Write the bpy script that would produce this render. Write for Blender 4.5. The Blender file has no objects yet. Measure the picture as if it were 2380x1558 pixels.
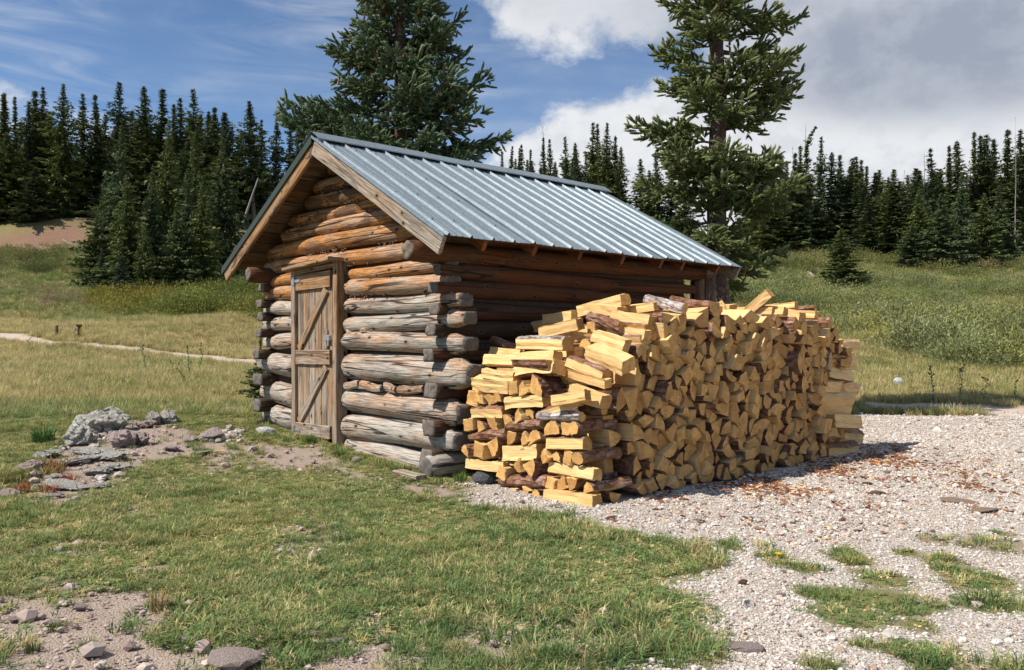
import bpy, bmesh, math, random
import numpy as np
from mathutils import Vector, Matrix, Euler, noise

scn = bpy.context.scene
COL = scn.collection
R = math.radians
RNG = np.random.default_rng(11)
random.seed(11)

# ------------------------------------------------------------------ camera
CAMH = 1.1
cam_data = bpy.data.cameras.new('camera')
cam_data.sensor_width = 36.0
cam_data.lens = 36.0 * 1930 / 2380
cam_data.shift_y = 16 / 2380
cam_data.clip_start = 0.05
cam_data.clip_end = 3000
cam = bpy.data.objects.new('camera', cam_data)
cam.location = (0, 0, CAMH)
cam.rotation_euler = (R(90), 0, 0)
COL.objects.link(cam)
scn.camera = cam

# ------------------------------------------------------------------ light
SUN_EL, = (50.0,)
TO_SUN = Vector((-.914 * math.cos(R(SUN_EL)), -.407 * math.cos(R(SUN_EL)), math.sin(R(SUN_EL)))).normalized()
sun_data = bpy.data.lights.new('sun', 'SUN')
sun_data.energy = 5.0
sun_data.angle = R(0.53)
sun_data.color = (1.0, 0.93, 0.82)
sun = bpy.data.objects.new('sun', sun_data)
sun.rotation_euler = (-TO_SUN).to_track_quat('-Z', 'Y').to_euler()
sun.location = (-10, -4, 14)
COL.objects.link(sun)

vs = scn.view_settings
vs.view_transform = 'Standard'
vs.look = 'None'
vs.exposure = 0.42
vs.gamma = 1.0
vs.use_curve_mapping = False
scn.cycles.max_bounces = 6
scn.cycles.diffuse_bounces = 3
scn.cycles.glossy_bounces = 2
scn.cycles.transmission_bounces = 3


# ------------------------------------------------------------------ node helpers
class NT:
    """small helper to write node trees as expressions"""
    def __init__(s, tree):
        s.t = tree
        s.t.nodes.clear()

    def n(s, typ, ins=None, **props):
        nd = s.t.nodes.new(typ)
        for k, v in props.items():
            setattr(nd, k, v)
        for k, v in (ins or {}).items():
            sock = nd.inputs[k]
            if isinstance(v, bpy.types.NodeSocket):
                s.t.links.new(v, sock)
            elif v is not None:
                sock.default_value = (*v, 1.0) if sock.type == 'RGBA' and len(v) == 3 else v
        return nd

    def m(s, op, a, b=None, c=None, clamp=False):
        nd = s.t.nodes.new('ShaderNodeMath')
        nd.operation = op
        nd.use_clamp = clamp
        for i, v in enumerate((a, b, c)):
            if v is None:
                continue
            if isinstance(v, bpy.types.NodeSocket):
                s.t.links.new(v, nd.inputs[i])
            else:
                nd.inputs[i].default_value = v
        return nd.outputs[0]

    def ramp(s, fac, lo, hi, a=0.0, b=1.0, smooth=True):
        nd = s.n('ShaderNodeMapRange', {'Value': fac, 'From Min': lo, 'From Max': hi, 'To Min': a, 'To Max': b})
        nd.interpolation_type = 'SMOOTHSTEP' if smooth else 'LINEAR'
        return nd.outputs[0]

    def mix(s, fac, a, b, blend='MIX'):
        nd = s.t.nodes.new('ShaderNodeMix')
        nd.data_type = 'RGBA'
        nd.blend_type = blend
        for i, v in ((0, fac), (6, a), (7, b)):
            if isinstance(v, bpy.types.NodeSocket):
                s.t.links.new(v, nd.inputs[i])
            else:
                nd.inputs[i].default_value = v if i == 0 else (v[0], v[1], v[2], 1)
        return nd.outputs[2]

    def noise(s, vec, scale, detail=3, rough=.55, dist=0.0):
        return s.n('ShaderNodeTexNoise', {'Vector': vec, 'Scale': scale, 'Detail': detail, 'Roughness': rough, 'Distortion': dist}).outputs[0]

    def vscale(s, vec, sc, loc=None):
        nd = s.n('ShaderNodeMapping', {'Vector': vec, 'Scale': sc})
        if loc is not None:
            if isinstance(loc, bpy.types.NodeSocket):
                s.t.links.new(loc, nd.inputs['Location'])
            else:
                nd.inputs['Location'].default_value = loc
        return nd.outputs[0]

    def attr(s, name, kind='GEOMETRY', out='Fac'):
        return s.n('ShaderNodeAttribute', attribute_name=name, attribute_type=kind).outputs[out]

    def bump(s, h, strength=.5, dist=.01):
        return s.n('ShaderNodeBump', {'Height': h, 'Strength': strength, 'Distance': dist}).outputs[0]


def new_mat(name):
    m = bpy.data.materials.new(name)
    m.use_nodes = True
    return m, NT(m.node_tree)


def finish(nt, color, rough=.85, normal=None, metallic=0.0, spec=.25, extra=None):
    d = {'Base Color': color, 'Roughness': rough, 'Metallic': metallic, 'Specular IOR Level': spec}
    if normal is not None:
        d['Normal'] = normal
    b = nt.n('ShaderNodeBsdfPrincipled', d)
    out = b.outputs[0]
    if extra is not None:
        out = extra(out)
    nt.n('ShaderNodeOutputMaterial', {'Surface': out})


# ------------------------------------------------------------------ world: clear sky plus clouds
world = bpy.data.worlds.new('World')
scn.world = world
world.use_nodes = True
w = NT(world.node_tree)
sky = w.n('ShaderNodeTexSky', sky_type='NISHITA', sun_disc=False, sun_elevation=R(SUN_EL),
          sun_rotation=math.atan2(TO_SUN.x, TO_SUN.y), altitude=3000.0, air_density=1.0, dust_density=0.3, ozone_density=2.5)
skyc = w.mix(1.0, sky.outputs[0], (0.92, 1.03, 1.07), 'MULTIPLY')
bg_sky = w.n('ShaderNodeBackground', {'Color': skyc, 'Strength': 0.100})
gen = w.n('ShaderNodeTexCoord').outputs['Generated']
sep = w.n('ShaderNodeSeparateXYZ', {'Vector': gen})
dx, dy, dz = sep.outputs
az = w.m('MULTIPLY', w.m('ARCTAN2', dx, dy), 57.29578)                # degrees right of +Y
el = w.m('MULTIPLY', w.m('ARCSINE', dz), 57.29578)                    # degrees above the horizon
# cloud-sheet coordinates (a plane far above), flattened towards the horizon
inv = w.m('DIVIDE', 1.0, w.m('ADD', w.m('MAXIMUM', dz, 0.0), 0.16))
cu = w.n('ShaderNodeCombineXYZ', {'X': w.m('MULTIPLY', dx, inv), 'Y': w.m('MULTIPLY', dy, inv), 'Z': 0.0}).outputs[0]
ae = w.n('ShaderNodeCombineXYZ', {'X': w.m('MULTIPLY', az, .1), 'Y': w.m('MULTIPLY', el, .14), 'Z': 0.0}).outputs[0]
n_big = w.noise(ae, 1.1, 7, .58, .25)
n_mid = w.noise(ae, 2.6, 8, .62, .2)
n_sh = w.noise(ae, 0.75, 5, .55, .3)


def blob(a0, e0, ra, re, p=1.0):
    a = w.m('DIVIDE', w.m('SUBTRACT', az, a0), ra)
    e = w.m('DIVIDE', w.m('SUBTRACT', el, e0), re)
    d = w.m('ADD', w.m('MULTIPLY', a, a), w.m('MULTIPLY', e, e))
    return w.ramp(d, 1.0, 0.0, 0.0, p)


def vmax(*v):
    o = v[0]
    for q in v[1:]:
        o = w.m('MAXIMUM', o, q)
    return o


right_bank = w.ramp(az, 8.5, 17.0)
right_bank = w.m('MULTIPLY', right_bank, w.ramp(az, 120.0, 70.0))
bank = vmax(right_bank, blob(5.5, 25.5, 13.0, 9.4, 1.05), blob(9.5, 7.0, 17.0, 12.6, 1.6), blob(-2.0, 10.3, 4.5, 2.8, .62),
            blob(-31.5, 13.6, 4.6, 2.6, .62), blob(-27.3, 12.8, 2.8, 2.2, .6), blob(-5, 33, 14, 8, .9))
cov = w.m('ADD', bank, w.m('MULTIPLY', w.m('SUBTRACT', n_mid, .5), 0.95))
cov = w.m('ADD', cov, w.m('MULTIPLY', w.m('SUBTRACT', n_big, .5), 0.9))
cum = w.ramp(cov, 0.36, 0.82)
# thin high cirrus streaks, running down to the right
ci_v = w.n('ShaderNodeMapping', {'Vector': ae, 'Rotation': (0, 0, R(26)), 'Scale': (.6, 2.9, 1)}).outputs[0]
ci = w.noise(ci_v, 1.2, 7, .56, 1.4)
ci2 = w.noise(ae, .8, 3, .5, .2)
cir = w.m('MULTIPLY', w.ramp(ci, .34, .86), w.ramp(ci2, .28, .66), clamp=True)
cir = w.m('MULTIPLY', cir, w.ramp(el, 2.0, 9.0, .0, .44))
cir = w.m('ADD', cir, w.m('MULTIPLY', w.ramp(az, -26.0, 2.0), w.ramp(el, 25.0, 4.0, .03, .16)))
mask = w.m('MAXIMUM', cum, cir, clamp=True)
dark = vmax(blob(29.0, 17.2, 18.0, 6.4, 1.0), blob(19.0, 22.0, 19.0, 8.5, .62), blob(3.0, 25.0, 9.0, 6.5, .42), blob(60, 30, 40, 22, .8))
dark = w.m('ADD', dark, w.m('MULTIPLY', w.m('SUBTRACT', n_sh, .5), .7), clamp=True)
dark = w.m('ADD', dark, w.m('MULTIPLY', w.m('SUBTRACT', n_mid, .52), .5), clamp=True)
dark = w.m('MULTIPLY', dark, w.ramp(el, 8.0, 18.0, .08, 1.0))
ccol = w.mix(w.ramp(dark, 0.0, 1.0, 0, 1, True), (.92, .94, .97), (.38, .43, .53))
edge = w.ramp(cum, .25, 1.0)
ccol = w.mix(w.m('MULTIPLY', w.ramp(n_mid, .58, .36), .40), ccol, (.58, .63, .72))
bg_cl = w.n('ShaderNodeBackground', {'Color': ccol, 'Strength': 0.68})
mx = w.n('ShaderNodeMixShader', {0: mask, 1: bg_sky.outputs[0], 2: bg_cl.outputs[0]})
w.n('ShaderNodeOutputWorld', {'Surface': mx.outputs[0]})


# ------------------------------------------------------------------ object helpers
def tag(o, label=None, cat=None, group=None, kind=None):
    if label: o['label'] = label
    if cat: o['category'] = cat
    if group: o['group'] = group
    if kind: o['kind'] = kind
    return o


def link(o, parent=None):
    COL.objects.link(o)
    if parent is not None:
        o.parent = parent
    return o


def empty(name, loc=(0, 0, 0), rz=0.0, parent=None):
    o = bpy.data.objects.new(name, None)
    o.empty_display_size = .2
    o.location = loc
    o.rotation_euler = (0, 0, rz)
    return link(o, parent)


def mesh_from(name, v, f, mats, mi=None, smooth=False, vcol=None):
    me = bpy.data.meshes.new(name)
    me.from_pydata([tuple(map(float, p)) for p in v], [], f)
    for m in (mats if isinstance(mats, (list, tuple)) else [mats]):
        me.materials.append(m)
    if mi is not None:
        me.polygons.foreach_set('material_index', np.asarray(mi, dtype=np.int32))
    if smooth:
        me.polygons.foreach_set('use_smooth', np.ones(len(me.polygons), dtype=bool))
    if vcol is not None:
        a = me.attributes.new('tone', 'FLOAT', 'POINT')
        a.data.foreach_set('value', np.asarray(vcol, dtype=np.float32))
    me.update()
    return me


def tri_mesh(name, V, T, mats, tone=None, mi=None, smooth=False):
    """fast mesh from numpy arrays of triangles"""
    me = bpy.data.meshes.new(name)
    V = np.asarray(V, dtype=np.float32)
    T = np.asarray(T, dtype=np.int32)
    me.vertices.add(len(V)); me.vertices.foreach_set('co', V.ravel())
    k = T.shape[1]
    me.loops.add(T.size); me.loops.foreach_set('vertex_index', T.ravel())
    me.polygons.add(len(T)); me.polygons.foreach_set('loop_start', np.arange(0, T.size, k, dtype=np.int32))
    for m in (mats if isinstance(mats, (list, tuple)) else [mats]):
        me.materials.append(m)
    if mi is not None:
        me.polygons.foreach_set('material_index', np.asarray(mi, dtype=np.int32))
    me.polygons.foreach_set('use_smooth', np.full(len(T), smooth, dtype=bool))
    if tone is not None:
        a = me.attributes.new('tone', 'FLOAT', 'POINT')
        a.data.foreach_set('value', np.asarray(tone, dtype=np.float32))
    me.update(calc_edges=True)
    me.validate()
    return me


def obj(name, me, parent=None, loc=(0, 0, 0), rot=(0, 0, 0), scale=(1, 1, 1)):
    o = bpy.data.objects.new(name, me)
    o.location = loc; o.rotation_euler = rot; o.scale = scale
    return link(o, parent)


def scatter(name, P, Rt, Sc, Ix, Tint, protos, kind='stuff'):
    """one object whose points carry copies of small proto meshes (geometry nodes)"""
    P = np.asarray(P, dtype=np.float32)
    n = len(P)
    me = bpy.data.meshes.new(name)
    me.vertices.add(n)
    me.vertices.foreach_set('co', P.ravel())
    for nm, ty, key, arr in (('rt', 'FLOAT_VECTOR', 'vector', Rt), ('sc', 'FLOAT', 'value', Sc), ('ix', 'INT', 'value', Ix), ('tint', 'FLOAT_COLOR', 'color', Tint)):
        a = me.attributes.new(nm, ty, 'POINT')
        arr = np.asarray(arr, dtype=np.int32 if ty == 'INT' else np.float32)
        if nm == 'tint':
            arr = np.concatenate([arr, np.ones((n, 1), dtype=np.float32)], 1)
        a.data.foreach_set(key, arr.ravel())
    pc = bpy.data.collections.new('protos_' + name)
    for i, pm in enumerate(protos):
        pc.objects.link(bpy.data.objects.new('%s_%03d' % (name, i), pm))
    g = bpy.data.node_groups.new('scatter_' + name, 'GeometryNodeTree')
    g.interface.new_socket('Geometry', in_out='INPUT', socket_type='NodeSocketGeometry')
    g.interface.new_socket('Geometry', in_out='OUTPUT', socket_type='NodeSocketGeometry')
    N = g.nodes; Lk = g.links
    gi = N.new('NodeGroupInput'); go = N.new('NodeGroupOutput')
    ci_ = N.new('GeometryNodeCollectionInfo')
    ci_.inputs['Collection'].default_value = pc
    ci_.inputs['Separate Children'].default_value = True
    ci_.inputs['Reset Children'].default_value = True
    ip = N.new('GeometryNodeInstanceOnPoints')
    ip.inputs['Pick Instance'].default_value = True

    def na(nm, ty):
        q = N.new('GeometryNodeInputNamedAttribute')
        q.data_type = ty
        q.inputs['Name'].default_value = nm
        return q.outputs['Attribute']
    e2r = N.new('FunctionNodeEulerToRotation')
    Lk.new(na('rt', 'FLOAT_VECTOR'), e2r.inputs[0])
    Lk.new(gi.outputs[0], ip.inputs['Points'])
    Lk.new(ci_.outputs[0], ip.inputs['Instance'])
    Lk.new(na('ix', 'INT'), ip.inputs['Instance Index'])
    Lk.new(e2r.outputs[0], ip.inputs['Rotation'])
    Lk.new(na('sc', 'FLOAT'), ip.inputs['Scale'])
    Lk.new(ip.outputs[0], go.inputs[0])
    o = obj(name, me)
    md = o.modifiers.new('scatter', 'NODES')
    md.node_group = g
    tag(o, kind=kind)
    return o


def sstep(a, b, x):
    t = np.clip((x - a) / (b - a), 0, 1)
    return t * t * (3 - 2 * t)


# smooth value noise for numpy
_perm = RNG.permutation(512)
_val = RNG.random(512)


def vnoise(x, y, seed=0):
    x = np.asarray(x, float) + seed * 17.31; y = np.asarray(y, float) - seed * 9.7
    xi = np.floor(x).astype(int); yi = np.floor(y).astype(int)
    fx = x - xi; fy = y - yi
    fx = fx * fx * (3 - 2 * fx); fy = fy * fy * (3 - 2 * fy)
    h = lambda a, b: _val[_perm[(a + _perm[b & 511]) & 511]]
    return (h(xi, yi) * (1 - fx) + h(xi + 1, yi) * fx) * (1 - fy) + (h(xi, yi + 1) * (1 - fx) + h(xi + 1, yi + 1) * fx) * fy


def fbm(x, y, seed=0, o=4):
    s = 0; a = .5; t = 0
    for i in range(o):
        s = s + a * vnoise(x * 2 ** i, y * 2 ** i, seed + i); t += a; a *= .55
    return s / t


# ------------------------------------------------------------------ terrain
LT = np.array([(-40, 0), (0, 0), (5.5, 0), (7, .04), (9.5, .21), (11, .16), (13, .12), (18, .30), (25, .40), (35, 1.1), (45, 2.3), (55, 3.7), (65, 5.7),
               (75, 8.8), (85, 12.4), (100, 16.0), (130, 21), (200, 27), (500, 30)])
RT = np.array([(-40, 0), (0, 0), (13, 0), (16, .08), (20, .32), (30, 1.2), (45, 2.9), (60, 5.3), (75, 8.2), (90, 10.8), (110, 13.6), (150, 18), (220, 24), (500, 28)])


def zt(X, Y):
    X = np.asarray(X, float); Y = np.asarray(Y, float)
    a = X / np.maximum(Y, 3.0)
    k = sstep(-.31, .12, a)
    zl = np.interp(Y, LT[:, 0], LT[:, 1]); zr = np.interp(Y, RT[:, 0], RT[:, 1])
    z = zl * (1 - k) + zr * k
    far = sstep(14, 40, Y)
    z = z + (fbm(X * .09, Y * .09, 3) - .5) * 1.3 * far
    z = z + (fbm(X * .55, Y * .55, 5) - .5) * .07 * sstep(2, 10, np.abs(Y)) + (fbm(X * 2.3, Y * 2.3, 9, 3) - .5) * .025
    # low rocky rise to the left of the cabin
    z = z + .07 * np.exp(-(((X + 4.3) / 1.5) ** 2 + ((Y - 8.4) / 1.5) ** 2))
    # red cut bank on the left slope
    z = z + 1.4 * sstep(78.5, 82.5, Y + 2 * np.sin(X * .2)) * sstep(-22, -30, X)
    return z


def ground_at(px, py):
    """survey reading of the photograph -> point on the terrain"""
    a = (px - 1190) / 1930.0
    Ys = np.geomspace(1.5, 260, 2600)
    z = zt(a * Ys, Ys)
    line = CAMH - (py - 795) / 1930.0 * Ys
    i = int(np.argmax(z >= line)) if np.any(z >= line) else len(Ys) - 1
    return float(a * Ys[i]), float(Ys[i])


def at_depth(px, Y):
    return (px - 1190) / 1930.0 * Y


def poly_ground(pts):
    return np.array([ground_at(*p) for p in pts])


def sdist(X, Y, poly):
    """signed distance to a polygon, positive inside"""
    inside = np.zeros(X.shape, bool)
    d = np.full(X.shape, 1e9)
    n = len(poly)
    for i in range(n):
        ax, ay = poly[i]; bx, by = poly[(i + 1) % n]
        ex, ey = bx - ax, by - ay
        t = np.clip(((X - ax) * ex + (Y - ay) * ey) / (ex * ex + ey * ey + 1e-9), 0, 1)
        d = np.minimum(d, np.hypot(X - ax - t * ex, Y - ay - t * ey))
        with np.errstate(divide='ignore', invalid='ignore'):
            c = ((ay > Y) != (by > Y)) & (X < ex * (Y - ay) / (ey if abs(ey) > 1e-9 else 1e-9) + ax)
        inside ^= c
    return np.where(inside, d, -d)


GRAVEL = np.vstack([poly_ground([(1075, 1120), (1090, 1172), (1280, 1200), (1400, 1228), (1500, 1248), (1640, 1262), (1675, 1310), (1620, 1335), (1560, 1358),
                                 (1640, 1400), (1650, 1440), (1700, 1500), (1640, 1545), (1330, 1550)]),
                    np.array([(.2, 2.4), (.3, -2), (14, -2), (16, 14), (11.5, 13.6)]), poly_ground([(2380, 958), (2240, 968), (2000, 962)]), np.array([(3.2, 10.6), (1.2, 8.2)])])
TRACK = np.vstack([poly_ground([(1985, 934), (2100, 938), (2380, 944)]), np.array([(16, 13.6), (15, 12.2)]), poly_ground([(2380, 972), (2240, 962), (2000, 958)])])
DIRTS = [poly_ground([(-200, 1400), (0, 1372), (150, 1362), (330, 1352), (400, 1400), (480, 1425), (560, 1465), (700, 1480), (700, 1600), (-200, 1700)]),
         poly_ground([(640, 1500), (800, 1470), (930, 1478), (950, 1520), (900, 1600), (640, 1600)]),
         poly_ground([(555, 1025), (640, 1020), (760, 1045), (860, 1110), (1000, 1130), (1110, 1120), (1160, 1165), (960, 1150), (780, 1095), (650, 1090), (560, 1060)]),
         poly_ground([(440, 1080), (500, 1010), (570, 1000), (560, 1060), (500, 1100)]),
         poly_ground([(100, 1190), (30, 1130), (60, 1075), (160, 1020), (230, 975), (330, 975), (430, 985), (470, 1050), (340, 1090), (250, 1130), (150, 1190)])]
REDBANK = poly_ground([(-60, 592), (0, 590), (90, 588), (200, 580), (205, 545), (190, 520), (110, 520), (0, 548), (-60, 555)])
PATCH = [  # grass patches inside the gravel: px, py, rx, ry
    (1803, 1296, 48, 22), (1875, 1322, 36, 14), (1978, 1296, 62, 26), (2168, 1256, 36, 12), (2310, 1266, 80, 17), (2110, 1285, 34, 12), (2180, 1300, 60, 20), (2060, 1345, 90, 28),
    (2080, 1400, 95, 40), (2255, 1345, 95, 42), (1960, 1390, 70, 22), (1990, 1440, 90, 34), (1885, 1382, 34, 12), (2130, 1455, 60, 18), (2300, 1400, 90, 26),
    (2010, 1500, 60, 26), (2120, 1510, 90, 30), (2200, 1545, 100, 34), (1900, 1545, 70, 22), (1700, 1270, 30, 14), (2330, 1240, 20, 6), (2350, 1560, 40, 30)]
PATCHW = []
for px, py, rx, ry in PATCH:
    gx, gy = ground_at(px, py)
    PATCHW.append((gx, gy, rx / 1930 * gy, max(.05, ground_at(px, py - ry)[1] - gy)))


def zones(X, Y):
    """weights of gravel, bare dirt, packed path at ground points"""
    nx = (fbm(X * 2.2, Y * 2.2, 21) - .5)
    nf = (fbm(X * 7, Y * 7, 23, 3) - .5)
    near = np.clip(Y / 8, .35, 3)
    g = sdist(X, Y, GRAVEL) + (nx * .35 + nf * .18) * near
    grav = sstep(-.10, .12, g)
    for gx, gy, rx, ry in PATCHW:
        d = 1.25 - np.hypot((X - gx) / rx, (Y - gy) / ry) + nx * 1.1 + nf * .7
        grav = grav * (1 - sstep(-.1, .62, d))
    t = sstep(-.1, .15, sdist(X, Y, TRACK) + nx * .8)
    dirt = np.zeros_like(X)
    for p in DIRTS:
        dirt = np.maximum(dirt, sstep(-.18, .22, sdist(X, Y, p) + nx * .6 + nf * .45))
    # scattered bald spots between the grass tufts
    bald = sstep(.56, .68, fbm(X * 1.5, Y * 1.5, 41)) * sstep(7.0, 4.0, Y) * .8
    dirt = np.maximum(dirt, bald) * (1 - grav)
    red = sstep(-.6, .8, sdist(X, Y, REDBANK) + nx * 2)
    # footpath on the left
    a = X / np.maximum(Y, 1)
    path = np.zeros_like(X)
    for i in range(len(PATH) - 1):
        (x0, y0), (x1, y1) = PATH[i], PATH[i + 1]
        ex, ey = x1 - x0, y1 - y0
        tt = np.clip(((X - x0) * ex + (Y - y0) * ey) / (ex * ex + ey * ey), 0, 1)
        dd = np.hypot(X - x0 - tt * ex, Y - y0 - tt * ey)
        path = np.maximum(path, sstep(.85, .6, dd + nx * .3))
    return grav, dirt, np.maximum(path, t), red


PATH = [ground_at(*p) for p in ((-200, 756), (0, 780), (60, 792), (140, 801), (250, 809), (350, 819), (450, 829), (540, 838), (620, 847), (760, 862))]

def cedges():
    th = np.concatenate([np.linspace(-180, -48, 34)[:-1], np.linspace(-48, 48, 420), np.linspace(48, 180, 34)[1:-1]])
    return np.radians(th)


TH = cedges()
RR = np.concatenate([np.geomspace(.5, 16, 300)[:-1], np.geomspace(16, 480, 150)])
gx = np.sin(TH)[None, :] * RR[:, None]
gy = np.cos(TH)[None, :] * RR[:, None]
gz = zt(gx, gy)
nR, nT = gx.shape
grav, dirt, path, red = zones(gx, gy)
gz = gz - .012 * dirt
V = np.stack([gx, gy, gz], -1).reshape(-1, 3)
V = np.vstack([V, [[0, 0, float(zt(0., 0.))]]])
ii, jj = np.meshgrid(np.arange(nR - 1), np.arange(nT), indexing='ij')
j2 = (jj + 1) % nT
Q = np.stack([ii * nT + jj, ii * nT + j2, (ii + 1) * nT + j2, (ii + 1) * nT + jj], -1).reshape(-1, 4)
T1 = Q[:, [0, 2, 1]]; T2 = Q[:, [0, 3, 2]]
c = nR * nT
fan = np.stack([np.full(nT, c), np.arange(nT), (np.arange(nT) + 1) % nT], -1)[:, [0, 2, 1]]
T = np.vstack([T1, T2, fan])
# keep normals up
p0, p1, p2 = V[T[:, 0]], V[T[:, 1]], V[T[:, 2]]
up = np.cross(p1 - p0, p2 - p0)[:, 2]
T[up < 0] = T[up < 0][:, [0, 2, 1]]


def meadow(X, Y):
    """0 green .. 1 straw"""
    s = .34 + .9 * (fbm(X * .35, Y * .35, 61) - .5) + .5 * (fbm(X * 1.6, Y * 1.6, 63) - .5)
    s = s + .28 * sstep(8.5, 14, Y) * sstep(60, 40, Y)
    s = s + .36 * sstep(22, 31, Y) * sstep(49, 42, Y) * sstep(-2, -7, X) + .14 * sstep(10, 16, Y) * sstep(26, 20, Y)
    s = s - .14 * sstep(8, 6, Y)
    return np.clip(s, 0, 1)


gm, gt = new_mat('ground_soil')
ob = gt.n('ShaderNodeTexCoord').outputs['Object']
aG, aD, aP, aR, aM, aF = (gt.attr(q) for q in ('gravel', 'dirt', 'path', 'red', 'meadow', 'woodfloor'))
nf = gt.noise(ob, 38, 4, .65)
nm = gt.noise(ob, 5.5, 4, .6)
vo = gt.n('ShaderNodeTexVoronoi', {'Vector': ob, 'Scale': 105.0, 'Randomness': 1.0})
vo2 = gt.n('ShaderNodeTexVoronoi', {'Vector': ob, 'Scale': 32.0, 'Randomness': 1.0})
soil = gt.mix(nm, (.13, .125, .05), (.22, .195, .085))
soil = gt.mix(gt.m('MULTIPLY', aM, .8), soil, (.30, .24, .11))
gcol = gt.mix(gt.n('ShaderNodeSeparateColor', {'Color': vo.outputs['Color']}).outputs[0], (.36, .32, .28), (.60, .55, .495))
gcol = gt.mix(gt.ramp(nm, .52, .72, 0, .55), gcol, (.40, .32, .25))
gcol = gt.mix(gt.ramp(vo.outputs['Distance'], .45, .8, 0, .75), gcol, (.16, .12, .10))
dcol = gt.mix(nf, (.23, .175, .14), (.42, .34, .285))
dcol = gt.mix(gt.ramp(vo2.outputs['Distance'], .30, .22, 0, .65), dcol, (.42, .34, .30))
pcol = gt.mix(nf, (.40, .31, .25), (.58, .48, .41))
rcol = gt.mix(nm, (.15, .085, .055), (.27, .17, .12))
c_ = gt.mix(gt.m('MULTIPLY', aF, .85), soil, (.075, .065, .035))
c_ = gt.mix(aR, c_, rcol)
c_ = gt.mix(aD, c_, dcol)
c_ = gt.mix(aG, c_, gcol)
c_ = gt.mix(aP, c_, pcol)
hb = gt.m('ADD', gt.m('MULTIPLY', nf, .6), gt.m('MULTIPLY', vo.outputs['Distance'], -.9))
finish(gt, c_, .95, gt.bump(hb, .55, .02), spec=.1)
gme = tri_mesh('ground', V, T, gm, smooth=True)
mead = meadow(gx, gy)
for nm_, ar in (('gravel', grav), ('dirt', dirt), ('path', path), ('red', red), ('meadow', mead), ('woodfloor', sstep(78, 85, gy + 3 * np.sin(gx * .3)))):
    a = gme.attributes.new(nm_, 'FLOAT', 'POINT')
    a.data.foreach_set('value', np.append(ar.ravel(), 0).astype(np.float32))
ground = obj('ground', gme)
tag(ground, kind='structure')

# ------------------------------------------------------------------ wood materials
def wood_coords(nt, sx=1.0, sy=12.0):
    tc = nt.n('ShaderNodeTexCoord').outputs['Object']
    rnd = nt.n('ShaderNodeObjectInfo').outputs['Random']
    off = nt.n('ShaderNodeCombineXYZ', {'X': nt.m('MULTIPLY', rnd, 37.0), 'Y': nt.m('MULTIPLY', rnd, 91.0), 'Z': nt.m('MULTIPLY', rnd, 53.0)}).outputs[0]
    v = nt.vscale(tc, (1, 1, 1), off)
    return v, nt.vscale(v, (sx, sy, sy)), rnd


def mat_weathered(name, grey1, grey2, warm1, warm2, rough=.85, crack=.9, knots=True):
    m, nt = new_mat(name)
    v, s, rnd = wood_coords(nt, 1.3, 15)
    wv = nt.attr('weather', 'OBJECT')
    grain = nt.noise(s, 3.0, 5, .65, .6)
    fine = nt.noise(nt.vscale(v, (2.5, 60, 60)), 2.0, 3, .6)
    big = nt.noise(nt.vscale(v, (1.0, 3.2, 3.2)), 1.9, 4, .6, .4)
    g = nt.mix(grain, grey1, grey2)
    wc = nt.mix(grain, warm1, warm2)
    k = nt.m('ADD', wv, nt.m('MULTIPLY', nt.m('SUBTRACT', big, .5), 2.3), clamp=True)
    col = nt.mix(k, g, wc)
    st = nt.noise(nt.vscale(v, (.7, 4.5, 4.5)), 1.6, 5, .68, .5)
    col = nt.mix(nt.ramp(st, .52, .68, 0, .72), col, nt.mix(k, (.085, .075, .065), (.10, .042, .018)))
    col = nt.mix(nt.ramp(fine, .60, .36, 0, .6), col, (.05, .036, .025))
    cn = nt.noise(nt.vscale(v, (.20, 6.0, 6.0)), 2.4, 1, .4, .15)
    cd = nt.m('ABSOLUTE', nt.m('SUBTRACT', cn, .5))
    ck = nt.m('MULTIPLY', nt.ramp(cd, .024, .006, 0, crack), nt.ramp(nt.noise(nt.vscale(v, (.5, 1.5, 1.5)), 2.0, 2), .38, .50))
    col = nt.mix(ck, col, (.018, .013, .01))
    pn = nt.noise(nt.vscale(v, (1.6, 4.5, 4.5)), 1.7, 5, .65, .3)
    pk = nt.m('MULTIPLY', nt.ramp(pn, .505, .57), nt.ramp(wv, .86, .93))
    col = nt.mix(nt.m('MULTIPLY', pk, .9), col, nt.mix(fine, (.035, .020, .013), (.15, .085, .05)))
    h = nt.m('ADD', nt.m('MULTIPLY', grain, .5), nt.m('MULTIPLY', fine, .3))
    h = nt.m('ADD', h, nt.m('MULTIPLY', pk, .9))
    h = nt.m('SUBTRACT', h, nt.m('MULTIPLY', ck, 1.2))
    if knots:
        vo = nt.n('ShaderNodeTexVoronoi', {'Vector': nt.vscale(v, (2.6, 4.6, 4.6)), 'Scale': 1.9, 'Randomness': 1.0})
        kd = nt.ramp(vo.outputs['Distance'], .13, .07, 0, .95)
        ring = nt.ramp(vo.outputs['Distance'], .26, .12, 0, .45)
        col = nt.mix(ring, col, nt.mix(k, (.14, .10, .07), (.17, .075, .03)))
        col = nt.mix(kd, col, (.022, .014, .010))
        h = nt.m('SUBTRACT', h, nt.m('MULTIPLY', kd, .8))
    finish(nt, col, rough, nt.bump(h, .75, .012))
    return m


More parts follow.
